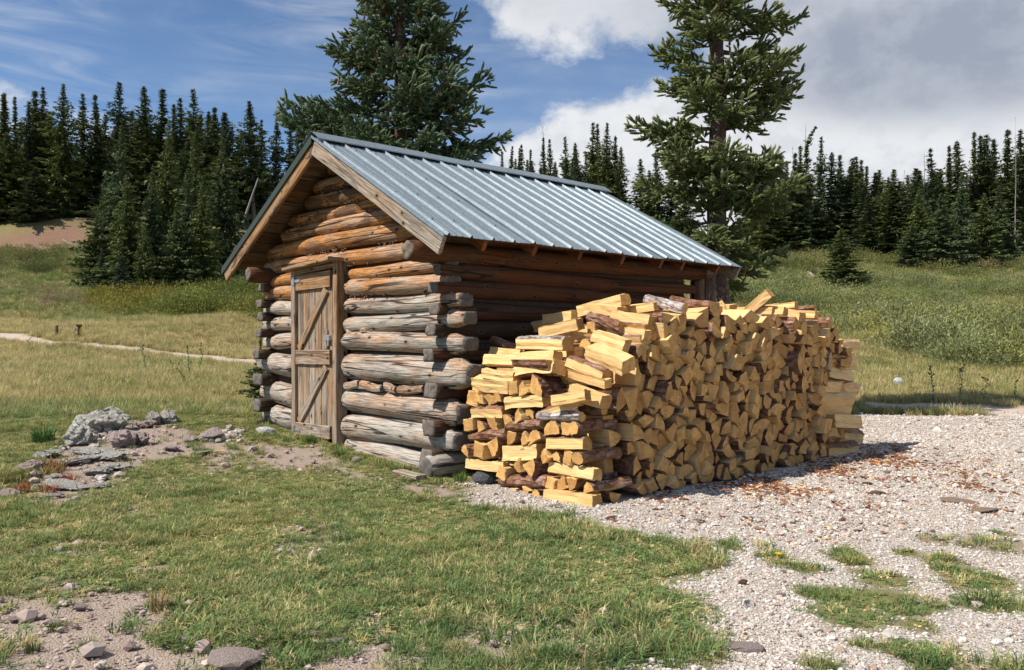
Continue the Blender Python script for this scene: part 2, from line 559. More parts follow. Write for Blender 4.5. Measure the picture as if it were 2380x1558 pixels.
M_LOG = mat_weathered('weathered_log', (.60, .545, .475), (.25, .225, .195), (.62, .285, .08), (.32, .12, .032))
M_SIDE = mat_weathered('shaded_wall_log', (.060, .038, .024), (.026, .017, .011), (.22, .070, .018), (.055, .018, .007))  # unweathered red-brown log, darkened further to paint the wall's shade into the colour
M_BOARD = mat_weathered('weathered_board', (.56, .475, .385), (.22, .175, .135), (.48, .27, .12), (.27, .135, .06), knots=True, crack=.5)
M_DECK = mat_weathered('deck_board', (.30, .24, .18), (.15, .11, .08), (.24, .11, .045), (.09, .038, .018), knots=False, crack=.6)
M_RED = mat_weathered('rafter_wood', (.30, .2, .13), (.2, .11, .07), (.40, .13, .05), (.24, .08, .03), knots=False, crack=.3)

# log ends, cut face with rings and radial checks
m_, nt = new_mat('log_end')
tc = nt.n('ShaderNodeTexCoord').outputs['Object']
rnd = nt.n('ShaderNodeObjectInfo').outputs['Random']
wv = nt.attr('weather', 'OBJECT')
sp = nt.n('ShaderNodeSeparateXYZ', {'Vector': tc})
rad = nt.m('SQRT', nt.m('ADD', nt.m('MULTIPLY', sp.outputs[1], sp.outputs[1]), nt.m('MULTIPLY', sp.outputs[2], sp.outputs[2])))
rad = nt.m('ADD', rad, nt.m('MULTIPLY', nt.noise(tc, 9, 3), .02))
rings = nt.m('SINE', nt.m('MULTIPLY', rad, 520.0))
ang = nt.m('ARCTAN2', sp.outputs[1], sp.outputs[2])
chk = nt.noise(nt.n('ShaderNodeCombineXYZ', {'X': nt.m('MULTIPLY', ang, 1.5), 'Y': rnd, 'Z': nt.m('MULTIPLY', rad, 2.0)}).outputs[0], 4.0, 3, .6)
base = nt.mix(nt.noise(tc, 14, 4), (.075, .066, .06), (.23, .205, .18))
base = nt.mix(nt.m('MULTIPLY', wv, .2), base, (.27, .15, .07))
col = nt.mix(nt.ramp(rings, -.2, 1, 0, .35), base, (.06, .05, .042))
col = nt.mix(nt.ramp(chk, .40, .34, 0, .85), col, (.015, .012, .01))
finish(nt, col, .9, nt.bump(chk, .6, .01))
M_LOGEND = m_

# fresh split firewood
def mat_split(name, a, b, c):
    m, nt = new_mat(name)
    v, s, rnd = wood_coords(nt, 1.6, 20)
    grain = nt.noise(s, 3.2, 5, .65, .8)
    fine = nt.noise(nt.vscale(v, (4, 95, 95)), 1.6, 3, .6)
    big = nt.noise(nt.vscale(v, (2.5, 6, 6)), 1.5, 3, .55)
    col = nt.mix(nt.ramp(grain, .3, .7), a, b)
    col = nt.mix(nt.ramp(big, .52, .74, 0, .7), col, c)
    col = nt.mix(nt.ramp(fine, .66, .80, 0, .45), col, (.32, .17, .06))
    col = nt.mix(nt.m('MULTIPLY', rnd, .35), col, nt.mix(rnd, (.84, .68, .44), (.52, .30, .11)))
    cn = nt.noise(nt.vscale(v, (.5, 11, 11)), 2.0, 1, .4, .2)
    ck = nt.m('MULTIPLY', nt.ramp(nt.m('ABSOLUTE', nt.m('SUBTRACT', cn, .54)), .010, .002, 0, .6), nt.ramp(nt.noise(nt.vscale(v, (3, 3, 3)), 2.0, 2), .5, .6))
    col = nt.mix(ck, col, (.13, .07, .03))
    h = nt.m('SUBTRACT', nt.m('ADD', nt.m('MULTIPLY', grain, .6), nt.m('MULTIPLY', fine, .35)), ck)
    finish(nt, col, .7, nt.bump(h, .8, .010), spec=.2)
    return m


M_SPLIT = mat_split('split_pine', (.80, .555, .265), (.66, .405, .15), (.57, .305, .095))
m_, nt = new_mat('sawn_end')
v, s, rnd = wood_coords(nt, 1, 1)
tc = nt.n('ShaderNodeTexCoord').outputs['Object']
sp = nt.n('ShaderNodeSeparateXYZ', {'Vector': tc})
offy = nt.m('ADD', sp.outputs[1], nt.m('SUBTRACT', nt.m('MULTIPLY', rnd, .16), .08))
offz = nt.m('ADD', sp.outputs[2], .05)
rad = nt.m('SQRT', nt.m('ADD', nt.m('MULTIPLY', offy, offy), nt.m('MULTIPLY', offz, offz)))
rings = nt.m('SINE', nt.m('MULTIPLY', nt.m('ADD', rad, nt.m('MULTIPLY', nt.noise(v, 8, 3), .02)), 680.0))
saw = nt.noise(nt.vscale(v, (1, 3, 45)), 3, 3, .6)
col = nt.mix(nt.ramp(nt.noise(v, 14, 4, .6), .3, .7), (.80, .46, .155), (.42, .205, .06))
col = nt.mix(nt.ramp(rings, 0, 1, 0, .5), col, (.30, .145, .045))
col = nt.mix(nt.ramp(saw, .5, .75, 0, .55), col, (.76, .53, .25))
col = nt.mix(nt.m('MULTIPLY', rnd, .6), col, nt.mix(rnd, (.72, .47, .19), (.27, .125, .042)))
finish(nt, col, .82, nt.bump(saw, .5, .006), spec=.15)
M_END = m_


def mat_bark(name, a, b, flake, fl=.55):
    m, nt = new_mat(name)
    v, s, rnd = wood_coords(nt, 1, 1)
    vo = nt.n('ShaderNodeTexVoronoi', {'Vector': nt.vscale(v, (18, 32, 32)), 'Scale': 1.0, 'Randomness': 1.0})
    n1 = nt.noise(v, 24, 5, .65)
    n2 = nt.noise(v, 6, 3, .6)
    cell = nt.n('ShaderNodeSeparateColor', {'Color': vo.outputs['Color']}).outputs[0]
    col = nt.mix(n1, a, b)
    k = nt.m('MULTIPLY', nt.ramp(cell, .3, .8), nt.ramp(n2, .38, .62))
    col = nt.mix(nt.m('MULTIPLY', k, fl), col, flake)
    col = nt.mix(nt.ramp(vo.outputs['Distance'], .5, .85, 0, .7), col, (.045, .022, .014))
    h = nt.m('ADD', nt.m('MULTIPLY', n1, .6), nt.m('MULTIPLY', vo.outputs['Distance'], -.6))
    finish(nt, col, .9, nt.bump(h, .9, .014), spec=.2)
    return m


M_BARK = mat_bark('pine_bark', (.12, .055, .03), (.30, .15, .085), (.42, .29, .25))
M_BARKG = mat_bark('grey_bark', (.17, .12, .10), (.40, .34, .32), (.58, .55, .54), .8)
M_TRUNK = mat_bark('spruce_bark', (.07, .045, .035), (.17, .115, .085), (.26, .21, .18), .5)


# ------------------------------------------------------------------ round logs and boards
def round_log(L, r0, r1, seed, nr=16, dx=.085, rough=.055, bend=.016, slant=.0, square=None, taper_end=0.0):
    """log along local X from 0 to L; material 0 side, 1 ends.  square=(n0,n1): hewn ends"""
    rg = np.random.default_rng(seed)
    nx = max(4, int(L / dx))
    xs = np.linspace(0, L, nx + 1)
    th = np.linspace(0, math.tau, nr, endpoint=False)
    ph = rg.uniform(0, 9, 6)
    V = []; F = []; MI = []
    for i, x in enumerate(xs):
        t = x / L
        r = r0 + (r1 - r0) * t
        cy = bend * math.sin(math.pi * t * 1.3 + ph[0]) ; cz = bend * math.sin(math.pi * t * 1.1 + ph[1])
        rr = r * (1 + rough * (np.sin(2 * th + ph[2] + x * 1.3) * .6 + np.sin(3 * th + ph[3] - x * 2.1) * .5 + np.sin(x * 6 + ph[4]) * .25)
                  + rough * 1.2 * (fbm(th * 2.2 + seed * 3.1, np.full(nr, x * 4.5), seed % 7, 3) - .5))
        e = min(i, nx - i)
        if e == 0: rr = rr * .90
        dxe = 0.0
        if i == 0 or i == nx:
            dxe = slant * np.sin(th + ph[5]) * r + rg.normal(0, .006, nr)
        else:
            dxe = np.zeros(nr)
        y = cy + rr * np.cos(th); z = cz + rr * np.sin(th)
        if square is not None:
            for side, (depth, f) in enumerate(square):
                if depth > 0 and ((side == 0 and x < depth) or (side == 1 and x > L - depth)):
                    z = np.clip(z, cz - r * f, cz + r * f); y = np.clip(y, cy - r * .82, cy + r * .82)
        V += list(zip(x + dxe, y, z))
    for i in range(nx):
        for j in range(nr):
            a, b = i * nr + j, i * nr + (j + 1) % nr
            F.append((a, b, b + nr, a + nr)); MI.append(0)
    # inset end caps
    for end in (0, 1):
        i0 = 0 if end == 0 else nx * nr
        cx = np.mean([V[i0 + j] for j in range(nr)], axis=0)
        k0 = len(V)
        for j in range(nr):
            p = np.array(V[i0 + j]); q = cx + (p - cx) * .55; q[0] += (.004 if end else -.004) + rg.normal(0, .003)
            V.append(tuple(q))
        V.append(tuple(cx)); c = len(V) - 1
        for j in range(nr):
            a, b = i0 + j, i0 + (j + 1) % nr; d, e_ = k0 + j, k0 + (j + 1) % nr
            if end == 0:
                F += [(b, a, d, e_), (e_, d, c)]
            else:
                F += [(a, b, e_, d), (d, e_, c)]
            MI += [1, 1]
    return V, F, MI


def board_geo(L, wy, tz, seed=0, warp=.004, nx=6):
    """board centred on y,z from x=0..L, edges slightly eased and uneven"""
    rg = np.random.default_rng(seed)
    b = min(.006, tz * .18, wy * .18)
    prof = [(-wy / 2 + b, -tz / 2), (wy / 2 - b, -tz / 2), (wy / 2, -tz / 2 + b), (wy / 2, tz / 2 - b), (wy / 2 - b, tz / 2), (-wy / 2 + b, tz / 2), (-wy / 2, tz / 2 - b), (-wy / 2, -tz / 2 + b)]
    V = []; F = []
    p0 = rg.uniform(0, 6, 3)
    for i in range(nx + 1):
        x = L * i / nx
        for (y, z) in prof:
            V.append((x, y + warp * math.sin(x * 2.3 + p0[0]) + rg.normal(0, .0012), z + warp * .6 * math.sin(x * 1.7 + p0[1]) + rg.normal(0, .0008)))
    for i in range(nx):
        for j in range(8):
            a, c = i * 8 + j, i * 8 + (j + 1) % 8
            F.append((a, c, c + 8, a + 8))
    F.append(tuple(range(7, -1, -1))); F.append(tuple(nx * 8 + j for j in range(8)))
    return V, F


CABIN_RZ = math.atan2(-.738, .675)
CAB = Vector((-.51, 6.85, 0))
XA = Vector((math.cos(CABIN_RZ), math.sin(CABIN_RZ), 0))
YA = Vector((-XA.y, XA.x, 0))


def cab(x, y, z=0.0):
    """cabin-frame point to world"""
    return CAB + XA * x + YA * y + Vector((0, 0, z))


cabin = empty('log_cabin', CAB, CABIN_RZ)
tag(cabin, 'small weathered log cabin with a gable door and corrugated metal roof', 'cabin')
SEED = [100]


def seed():
    SEED[0] += 1
    return SEED[0]


def add_log(name, a, b, r0, r1, parent, weather=.3, label=None, mats=None, **k):
    a = Vector(a); b = Vector(b)
    L = (b - a).length
    V, F, MI = round_log(L, r0, r1, seed(), **k)
    o = obj(name, mesh_from(name, V, F, mats or [M_LOG, M_LOGEND], MI, smooth=True), parent)
    d = (b - a).normalized()
    o.rotation_euler = d.to_track_quat('X', 'Z').to_euler()
    o.location = a
    o['weather'] = float(weather)
    if label: o['label'] = label
    return o


def add_board(name, a, b, wy, tz, parent, mat=None, weather=.3, roll=0.0, upv=(0, 0, 1), warp=.004, label=None):
    """board from a to b; width wy runs across, thickness tz along upv"""
    a = Vector(a); b = Vector(b)
    X = (b - a).normalized(); Z = Vector(upv); Z = (Z - X * Z.dot(X)).normalized(); Y = Z.cross(X)
    M = Matrix((X, Y, Z)).transposed()
    V, F = board_geo((b - a).length, wy, tz, seed(), warp)
    o = obj(name, mesh_from(name, V, F, mat or M_BOARD), parent)
    o.location = a
    o.rotation_euler = (M @ Matrix.Rotation(roll, 3, 'X')).to_euler()
    o['weather'] = float(weather)
    if label: o['label'] = label
    return o


# front wall, right of the door: z, radius, right end, weather
DL, DR = -2.47, -1.563
front = [(1.752, .070, .02, .85), (1.61, .083, .03, .66), (1.447, .086, .20, .26), (1.278, .084, .27, .22), (1.10, .094, .27, .20), (.855, .134, .35, .16),
         (.534, .128, .22, .24), (.29, .121, .19, .10), (.072, .108, .0, 0.02)]
for i, (z, r, xr, wv) in enumerate(front):
    rg = random.Random(i)
    add_log('wall_log', (DR + .025, rg.uniform(-.01, .01), z - (.005 if i < 7 else -.012)), (xr, rg.uniform(-.012, .012), z), r * rg.uniform(.97, 1.02), r * .96, cabin, wv,
            square=((0, 1), (.16 if xr > .1 else 0, .62)), slant=.12)
    if i < 8:
        xl = -3.32 - rg.uniform(-.06, .08)
        add_log('wall_log', (xl, 0, z + .01), (DL - .01, 0, z), r * .92, r * .97, cabin, max(0, wv - .08), square=((.18, .66), (0, 1)), slant=.15)
# gable logs above the door
gab = [(1.915, .078, .87), (2.075, .082, .89), (2.232, .078, .91), (2.375, .073, .99), (2.515, .075, .98), (2.655, .07, .92), (2.79, .062, .95)]
RIDGE = -1.685; RZ = 3.03; PITCH = 1.095 / 1.98
for i, (z, r, wv) in enumerate(gab):
    half = (RZ - .13 - z + r * .2) / PITCH
    half = min(half, 1.62)
    add_log('gable_log', (RIDGE - half, .01, z), (RIDGE + half, .01, z), r, r * (1.04 if i % 2 else .95), cabin, wv, slant=.4, rough=.05)
# filler blocks wedged between two front logs
for x0, x1 in ((-1.52, -1.25), (-1.23, -.86), (-.84, -.64), (-.62, -.24)):
    V, F, MI = round_log(x1 - x0, .038, .036, seed(), nr=8, dx=.1, rough=.15)
    o = obj('filler_block', mesh_from('filler_block', V, F, [M_LOG, M_LOGEND], MI), cabin, (x0, -.075, .694)); o['weather'] = .35
for x0, x1, z in ((-1.50, -1.40, 1.19), (-1.24, -1.08, 1.192), (-3.25, -3.12, 1.205), (-3.2, -3.05, .70)):
    V, F, MI = round_log(x1 - x0, .028, .024, seed(), nr=7, dx=.06, rough=.2)
    o = obj('filler_block', mesh_from('filler_block', V, F, [M_LOG, M_LOGEND], MI), cabin, (x0, -.05, z)); o['weather'] = .2

# right wall (along y)
side = [(1.845, .088, -.41, 3.78, 1.0), (1.682, .078, -.13, 3.42, .85), (1.53, .083, -.17, 3.44, .68), (1.362, .087, -.15, 3.42, .42), (1.187, .088, -.18, 3.43, .25),
        (.98, .100, -.2, 3.42, .2), (.69, .118, -.19, 3.42, .3), (.415, .125, -.2, 3.42, .3), (.165, .118, -.22, 3.42, .2)]
for i, (z, r, y0, y1, wv) in enumerate(side):
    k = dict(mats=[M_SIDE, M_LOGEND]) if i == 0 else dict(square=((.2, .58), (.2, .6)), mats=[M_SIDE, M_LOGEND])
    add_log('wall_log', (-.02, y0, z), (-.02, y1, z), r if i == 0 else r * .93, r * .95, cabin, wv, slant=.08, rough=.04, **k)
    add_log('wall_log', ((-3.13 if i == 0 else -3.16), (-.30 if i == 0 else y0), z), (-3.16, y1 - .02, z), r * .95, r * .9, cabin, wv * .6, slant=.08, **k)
    if i > 0:
        add_log('wall_log', (-3.35, 3.22, z + .06), (-.03, 3.22, z + .06), r * .95, r * .95, cabin, wv * .6)
add_log('sill_log', (.03, -.26, .10), (.03, .9, .12), .105, .10, cabin, .05, slant=.1)
# dark earth behind the gaps of the foundation
add_log('corner_post', (-.02, 3.64, -.1), (-.02, 3.64, 1.90), .15, .125, cabin, .3, mats=[M_LOG, M_LOGEND], slant=.05, rough=.06)
V, F, MI = round_log(1.9, .157, .133, 77, nr=18, rough=.06)
keep = [k for k, f in enumerate(F) if MI[k] == 0 and (math.cos(math.tau * ((f[0] % 18) + .5) / 18 - R(304)) > .55 or math.cos(math.tau * ((f[0] % 18) + .5) / 18 - R(118)) > .86)]
me = mesh_from('bark_strip', V, [F[k] for k in keep], M_TRUNK)
md_o = obj('bark_strip', me, cabin, (-.02, 3.64, -.05), (0, R(-90), 0))
md_o.modifiers.new('thick', 'SOLIDIFY').thickness = .016
md_o.rotation_euler = (0, R(-90), 0)

# interior: an earth floor and dark back so that no light leaks between the logs
# ------------------------------------------------------------------ door
door = empty('door', (0, 0, 0), 0, cabin)
YF = -.115
add_board('jamb', (DR - .04, YF + .035, .06), (DR - .04, YF + .035, 1.87), .075, .13, cabin, weather=.55, upv=(0, 1, 0))
add_board('jamb', (DL + .04, YF + .035, .14), (DL + .04, YF + .035, 1.83), .075, .13, cabin, weather=.45, upv=(0, 1, 0))
add_board('jamb', (DR - .098, YF + .02, .10), (DR - .098, YF + .02, 1.82), .032, .05, cabin, weather=.75, upv=(0, 1, 0))
add_board('lintel', (DL - .04, YF + .01, 1.845), (DR + .02, YF - .01, 1.890), .25, .036, cabin, weather=.6, upv=(0, 0, 1))
add_board('lintel', (DL + .03, YF + .03, 1.808), (DR - .03, YF + .03, 1.842), .11, .045, cabin, weather=.8, upv=(0, 0, 1))
x = DL + .085
wd = (.11, .125, .12, .13, .105, .10)
zb = .15
for i, q in enumerate(wd):
    add_board('plank', (x + q / 2, YF + .015, zb + random.uniform(0, .012)), (x + q / 2, YF + .015, 1.79), q - .010, .024, door, weather=(.15, .45, .1, .5, .3, .8)[i], upv=(0, 1, 0), warp=.002)
    x += q
DX0, DX1 = DL + .085, DL + .085 + sum(wd)
for z, hgt, wv in ((1.705, .165, .85), (.945, .145, .5), (.215, .125, .12)):
    add_board('ledger', (DX0 + .005, YF - .012, z), (DX1 - .005, YF - .012, z + .008), hgt, .026, door, weather=wv, upv=(0, 1, 0), warp=.002)
add_board('brace', (DX0 + .06, YF - .010, 1.03), (DX1 - .09, YF - .010, 1.61), .085, .026, door, weather=.55, upv=(0, 1, 0), warp=.002)
add_board('brace', (DX0 + .06, YF - .010, .29), (DX1 - .09, YF - .010, .86), .085, .026, door, weather=.3, upv=(0, 1, 0), warp=.002)
mm, nt = new_mat('dull_steel')
tc = nt.n('ShaderNodeTexCoord').outputs['Object']
finish(nt, nt.mix(nt.noise(tc, 60, 3), (.36, .36, .36), (.55, .55, .56)), .45, metallic=.8)
M_STEEL = mm


def boxes(name, lst, mat, parent, bev=.002):
    bm = bmesh.new()
    for (x, y, z, sx, sy, sz) in lst:
        r_ = bmesh.ops.create_cube(bm, size=1)
        bmesh.ops.scale(bm, vec=(sx, sy, sz), verts=r_['verts'])
        bmesh.ops.translate(bm, vec=(x, y, z), verts=r_['verts'])
    bmesh.ops.bevel(bm, geom=bm.edges[:], offset=bev, segments=1, affect='EDGES')
    me = bpy.data.meshes.new(name); bm.to_mesh(me); bm.free(); me.materials.append(mat)
    return obj(name, me, parent)


for z in (1.72, .20):
    h_ = boxes('hinge', [(DX0 - .034, YF - .034, z, .05, .008, .085), (DX0 + .05, YF - .031, z, .11, .008, .03), (DX0 - .006, YF - .036, z, .016, .018, .09)], M_STEEL, door)
boxes('latch', [(DX1 - .01, YF - .036, 1.14, .11, .014, .055), (DX1 + .02, YF - .05, 1.14, .045, .02, .045), (DX1 + .03, YF - .06, 1.09, .02, .015, .06)], M_STEEL, door)
add_board('latch_block', (DX1 - .09, YF - .018, 1.03), (DX1 - .09, YF - .018, 1.18), .07, .03, door, weather=.3, upv=(0, 1, 0))

# ------------------------------------------------------------------ roof
roof = empty('roof', (0, 0, 0), 0, cabin)
mm, nt = new_mat('galvanised_metal')
tc = nt.n('ShaderNodeTexCoord').outputs['Object']
sp = nt.n('ShaderNodeTexVoronoi', {'Vector': tc, 'Scale': 55.0})
n1 = nt.noise(nt.vscale(tc, (1.2, 9, 1.2)), 3, 4, .6)
n2 = nt.noise(tc, 1.3, 3, .5)
colr = nt.mix(nt.n('ShaderNodeSeparateColor', {'Color': sp.outputs['Color']}).outputs[0], (.175, .218, .25), (.245, .288, .32))
colr = nt.mix(nt.ramp(n1, .45, .75, 0, .6), colr, (.14, .17, .19))
finish(nt, colr, nt.ramp(n2, .3, .7, .46, .56), metallic=.38, spec=.3)
M_METAL = mm
mm, nt = new_mat('dark_trim_metal')
finish(nt, (.05, .062, .045), .5, metallic=.3, spec=.3)
M_TRIM = mm
EX = 1.98 + .06           # run of a slope, with metal overhang
Y0, Y1 = -.335, 3.81
SL = math.hypot(1.0, PITCH)
for sgn in (1, -1):
    # corrugated panels, each a lapped sheet 3 ft wide; profile along y
    RIB = .2286
    y = Y0
    k = 0
    while y < Y1 - .02:
        ye = min(y + 4 * RIB, Y1)
        prof = []
        yy = y
        # profile points: flat pan with two shallow stiffeners, then a rib
        while yy < ye - 1e-4:
            for d, h in ((0, .0), (.028, 0), (.036, .021), (.048, .021), (.056, 0), (.105, 0), (.112, .004), (.120, .004), (.127, 0), (.165, 0), (.172, .004), (.180, .004), (.187, 0)):
                if yy + d <= ye: prof.append((yy + d, h))
            yy += RIB
        prof.append((ye, 0.0))
        V = []; F = []
        nxs = 10
        lift = .004 * (k % 2)
        for i in range(nxs + 1):
            t = .03 + (EX - .03) * i / nxs
            for (py, ph) in prof:
                wob = .0035 * math.sin(py * 5 + t * 2.2 + k) + .0015 * math.sin(py * 17 + t * 5)
                off = ph + lift + wob
                V.append((RIDGE + sgn * (t + off * PITCH / SL), py, RZ + .02 - t * PITCH + off / SL))
        n_ = len(prof)
        for i in range(nxs):
            for j in range(n_ - 1):
                a = i * n_ + j
                f = (a, a + 1, a + n_ + 1, a + n_)
                F.append(f if sgn < 0 else f[::-1])
        o = obj('roof_panel', mesh_from('roof_panel', V, F, M_METAL), roof)
        sol = o.modifiers.new('thick', 'SOLIDIFY'); sol.thickness = .0015; sol.offset = -1
        y += 4 * RIB; k += 1
    # screws on the pans
    bmS = bmesh.new()
    for row in (.25, .75, 1.25, 1.75):
        yy = Y0 + .09
        while yy < Y1:
            if random.random() < .75:
                t = row + random.uniform(-.012, .012)
                r_ = bmesh.ops.create_cone(bmS, cap_ends=True, segments=6, radius1=.011, radius2=.008, depth=.010)
                bmesh.ops.translate(bmS, vec=(RIDGE + sgn * t, yy, RZ + .028 - t * PITCH), verts=r_['verts'])
            yy += RIB
    me = bpy.data.meshes.new('roof_screws'); bmS.to_mesh(me); bmS.free(); me.materials.append(M_TRIM)
    tag(obj('roof_screws', me, roof), kind='stuff')
    # deck boards seen from below
    nb = 12
    for i in range(nb):
        t0 = .02 + 1.96 * i / nb; t1 = .02 + 1.96 * (i + 1) / nb - .006
        tm = (t0 + t1) / 2
        z = RZ - .012 - tm * PITCH
        add_board('deck_board', (RIDGE + sgn * tm, -.29, z), (RIDGE + sgn * tm, 3.78, z), (t1 - t0) * SL, .022, roof, M_DECK, weather=random.choice((.2, .5, .9, 1.0, .7)), upv=(sgn * PITCH, 0, 1), warp=.002)
    # rake boards at both gables
    for yb in (-.312, 3.795):
        t0, t1 = (.0, 1.985)
        dz = .085
        add_board('rake_board', (RIDGE + sgn * .008, yb, RZ - dz), (RIDGE + sgn * t1, yb, RZ - dz - t1 * PITCH), .15, .036, roof, weather=.08 if sgn > 0 else .95, upv=(0, 1, 0), warp=.003)
    # rafters
    for i, yb in enumerate((.165, .735, 1.31, 1.91, 2.51, 2.87, 3.5)):
        add_board('rafter', (RIDGE + sgn * .03, yb, RZ - .075 - .03 * PITCH), (RIDGE + sgn * 1.93, yb, RZ - .075 - 1.93 * PITCH), .042, .10, roof, M_RED, weather=.9, upv=(sgn * PITCH, 0, 1), warp=.002)
for xb, sg in ((-.07, 1), (-3.12, -1)):
    add_board('eave_board', (xb, -.05, 1.985), (xb, 3.4, 1.985), .155, .02, cabin, M_DECK, .6, upv=(1, 0, 0))
# flakes of old bark caught in the joints of the gable and front logs
bm = bmesh.new()
rgb = random.Random(12)
for i, zz in enumerate((1.99, 2.155, 2.305, 2.445, 2.585, 1.835, 1.685, 1.53)):
    half = min(1.5, (RZ - .22 - zz) / PITCH) if i < 5 else 0
    for k in range(int(60 * (half or 1.0))):
        if i < 5: x = RIDGE + rgb.uniform(-half, half)
        else: x = rgb.uniform(-1.7, -.05)
        if fbm(np.array([x * 2.4]), np.array([zz * 9.0]), 7, 3)[0] < .5: continue
        q = bmesh.ops.create_cone(bm, cap_ends=True, segments=4, radius1=rgb.uniform(.004, .016), radius2=.002, depth=rgb.uniform(.014, .05))
        bmesh.ops.rotate(bm, verts=q['verts'], cent=(0, 0, 0), matrix=Euler((rgb.uniform(0, 6), rgb.uniform(0, 6), rgb.uniform(0, 6))).to_matrix())
        bmesh.ops.translate(bm, verts=q['verts'], vec=(x, -.040 + rgb.uniform(-.022, .015), zz + rgb.gauss(0, .010)))
me = bpy.data.meshes.new('bark_flakes'); bm.to_mesh(me); bm.free(); me.materials.append(M_TRUNK)
tag(obj('bark_flakes', me, cabin), kind='stuff')
# folded metal trim on the left rake and thin edge on the right rake
for sgn, mt, hh in ((-1, M_TRIM, .075), (1, M_METAL, .026)):
    V = []; F = []
    pr = [(-.345, .028), (-.347, .028 - hh), (-.338, .028 - hh), (-.336, .02)]
    for i in range(9):
        t = .0 + EX * i / 8
        for (py, pz) in pr:
            V.append((RIDGE + sgn * t, py, RZ + pz - t * PITCH))
    for i in range(8):
        for j in range(4):
            a, b = i * 4 + j, i * 4 + (j + 1) % 4
            F.append((a, b, b + 4, a + 4))
    F += [(0, 1, 2, 3), (35, 34, 33, 32)]
    obj('rake_trim', mesh_from('rake_trim', V, F, mt), roof)
# ridge cap, in two lapped lengths
for (ya, yb, up) in ((-.35, 1.62, .0), (1.55, 3.82, .004)):
    V = []; F = []
    pr = [(-.155, -.078), (-.15, -.066), (-.03, .012), (0, .022), (.03, .012), (.15, -.066), (.155, -.078)]
    for i in range(13):
        y = ya + (yb - ya) * i / 12
        for (px_, pz) in pr:
            V.append((RIDGE + px_, y, RZ + .045 + up + pz + .003 * math.sin(y * 3)))
    for i in range(12):
        for j in range(6):
            a = i * 7 + j
            F.append((a, a + 1, a + 8, a + 7))
    o = obj('ridge_cap', mesh_from('ridge_cap', V, F, M_METAL), roof)
    sol = o.modifiers.new('thick', 'SOLIDIFY'); sol.thickness = .002
# chinking packed between the logs
mm, nt = new_mat('chinking')
tc = nt.n('ShaderNodeTexCoord').outputs['Object']
finish(nt, nt.mix(nt.noise(tc, 20, 4), (.03, .024, .02), (.085, .065, .05)), .95)
M_CHINK = mm
for bx in ((( -3.16 + DL) / 2, .03, .8, abs(-3.16 - DL), .05, 1.9), (DR / 2 - .01, .03, .9, abs(DR) - .03, .05, 1.9), (-.05, 1.65, .88, .05, 3.2, 1.85), (-3.13, 1.65, .88, .05, 3.2, 1.85), (-1.6, 3.2, .88, 3.0, .05, 1.85)):
    boxes('chinking', [bx], M_CHINK, cabin, .004)
V = [(-3.1, .03, 1.83), (-.08, .03, 1.83), (RIDGE, .03, RZ - .12), (-3.1, .07, 1.83), (-.08, .07, 1.83), (RIDGE, .07, RZ - .12)]
obj('chinking', mesh_from('chinking', V, [(0, 1, 2), (5, 4, 3), (0, 3, 4, 1), (1, 4, 5, 2), (2, 5, 3, 0)], M_CHINK), cabin)

# ------------------------------------------------------------------ firewood
def split_log(out, L, rg, nseg=4):
    """outline: (y,z,flag) polygon, flag 1 = bark on the edge that starts there. Extruded along X (centred)"""
    pts = []
    n = len(out)
    for i in range(n):
        (y0, z0, f), (y1, z1, _) = out[i], out[(i + 1) % n]
        pts.append((y0, z0, f))
        d = math.hypot(y1 - y0, z1 - z0)
        m = 1 if d < .022 else 2 if d < .05 else 3 if d < .085 else 4
        if nseg < 3: m = min(m, 2)
        for q in range(1, m):
            t = q / m + rg.normal(0, .06)
            j = 0 if f else rg.normal(-.0012, .0034)      # ridges left by the split, running along the grain
            pts.append((y0 + (y1 - y0) * t + (z1 - z0) / d * j, z0 + (z1 - z0) * t - (y1 - y0) / d * j, f))
    n = len(pts)
    # wind counter-clockwise
    A = sum(pts[i - 1][0] * pts[i][1] - pts[i][0] * pts[i - 1][1] for i in range(n))
    if A < 0:
        pts = [(pts[i][0], pts[i][1], pts[i - 1][2]) for i in range(n - 1, -1, -1)]
    V = []; F = []; MI = []
    s0 = rg.normal(0, .05); s1 = rg.normal(0, .05); e0 = rg.normal(0, .10); e1 = rg.normal(0, .10)
    f0 = rg.normal(0, .10); f1 = rg.normal(0, .10)
    tw = rg.normal(0, .05); sc1 = rg.uniform(.93, 1.05); by = rg.normal(0, .004); bz = rg.normal(0, .004)
    ts = np.concatenate([[0, .012], np.linspace(0, 1, nseg + 1)[1:-1], [.988, 1]])
    nn = len(ts)
    for k, t in enumerate(ts):
        c, s = math.cos(tw * (t - .5)), math.sin(tw * (t - .5))
        q = (1 + (sc1 - 1) * (t - .5)) * (.965 if k in (0, nn - 1) else 1.0)
        arc = math.sin(math.pi * t)
        for (y, z, f) in pts:
            y2 = (y * c - z * s) * q + by * arc; z2 = (y * s + z * c) * q + bz * arc
            x = (t - .5) * L + (1 - t) * (s0 * y + e0 * z * .5 + f0 * y) * (1 if t < .5 else 0) + (t * (s1 * y + e1 * z * .5 + f1 * y) if t > .5 else 0)
            j = .0028 if f else .0018
            V.append((x, y2 + rg.normal(0, j), z2 + rg.normal(0, j)))
    for k in range(nn - 1):
        for i in range(n):
            a, b = k * n + i, k * n + (i + 1) % n
            F.append((a, b, b + n, a + n)); MI.append(2 if pts[i][2] else 0)
    F.append(tuple(range(n - 1, -1, -1))); MI.append(1)
    F.append(tuple((nn - 1) * n + i for i in range(n))); MI.append(1)
    return V, F, MI


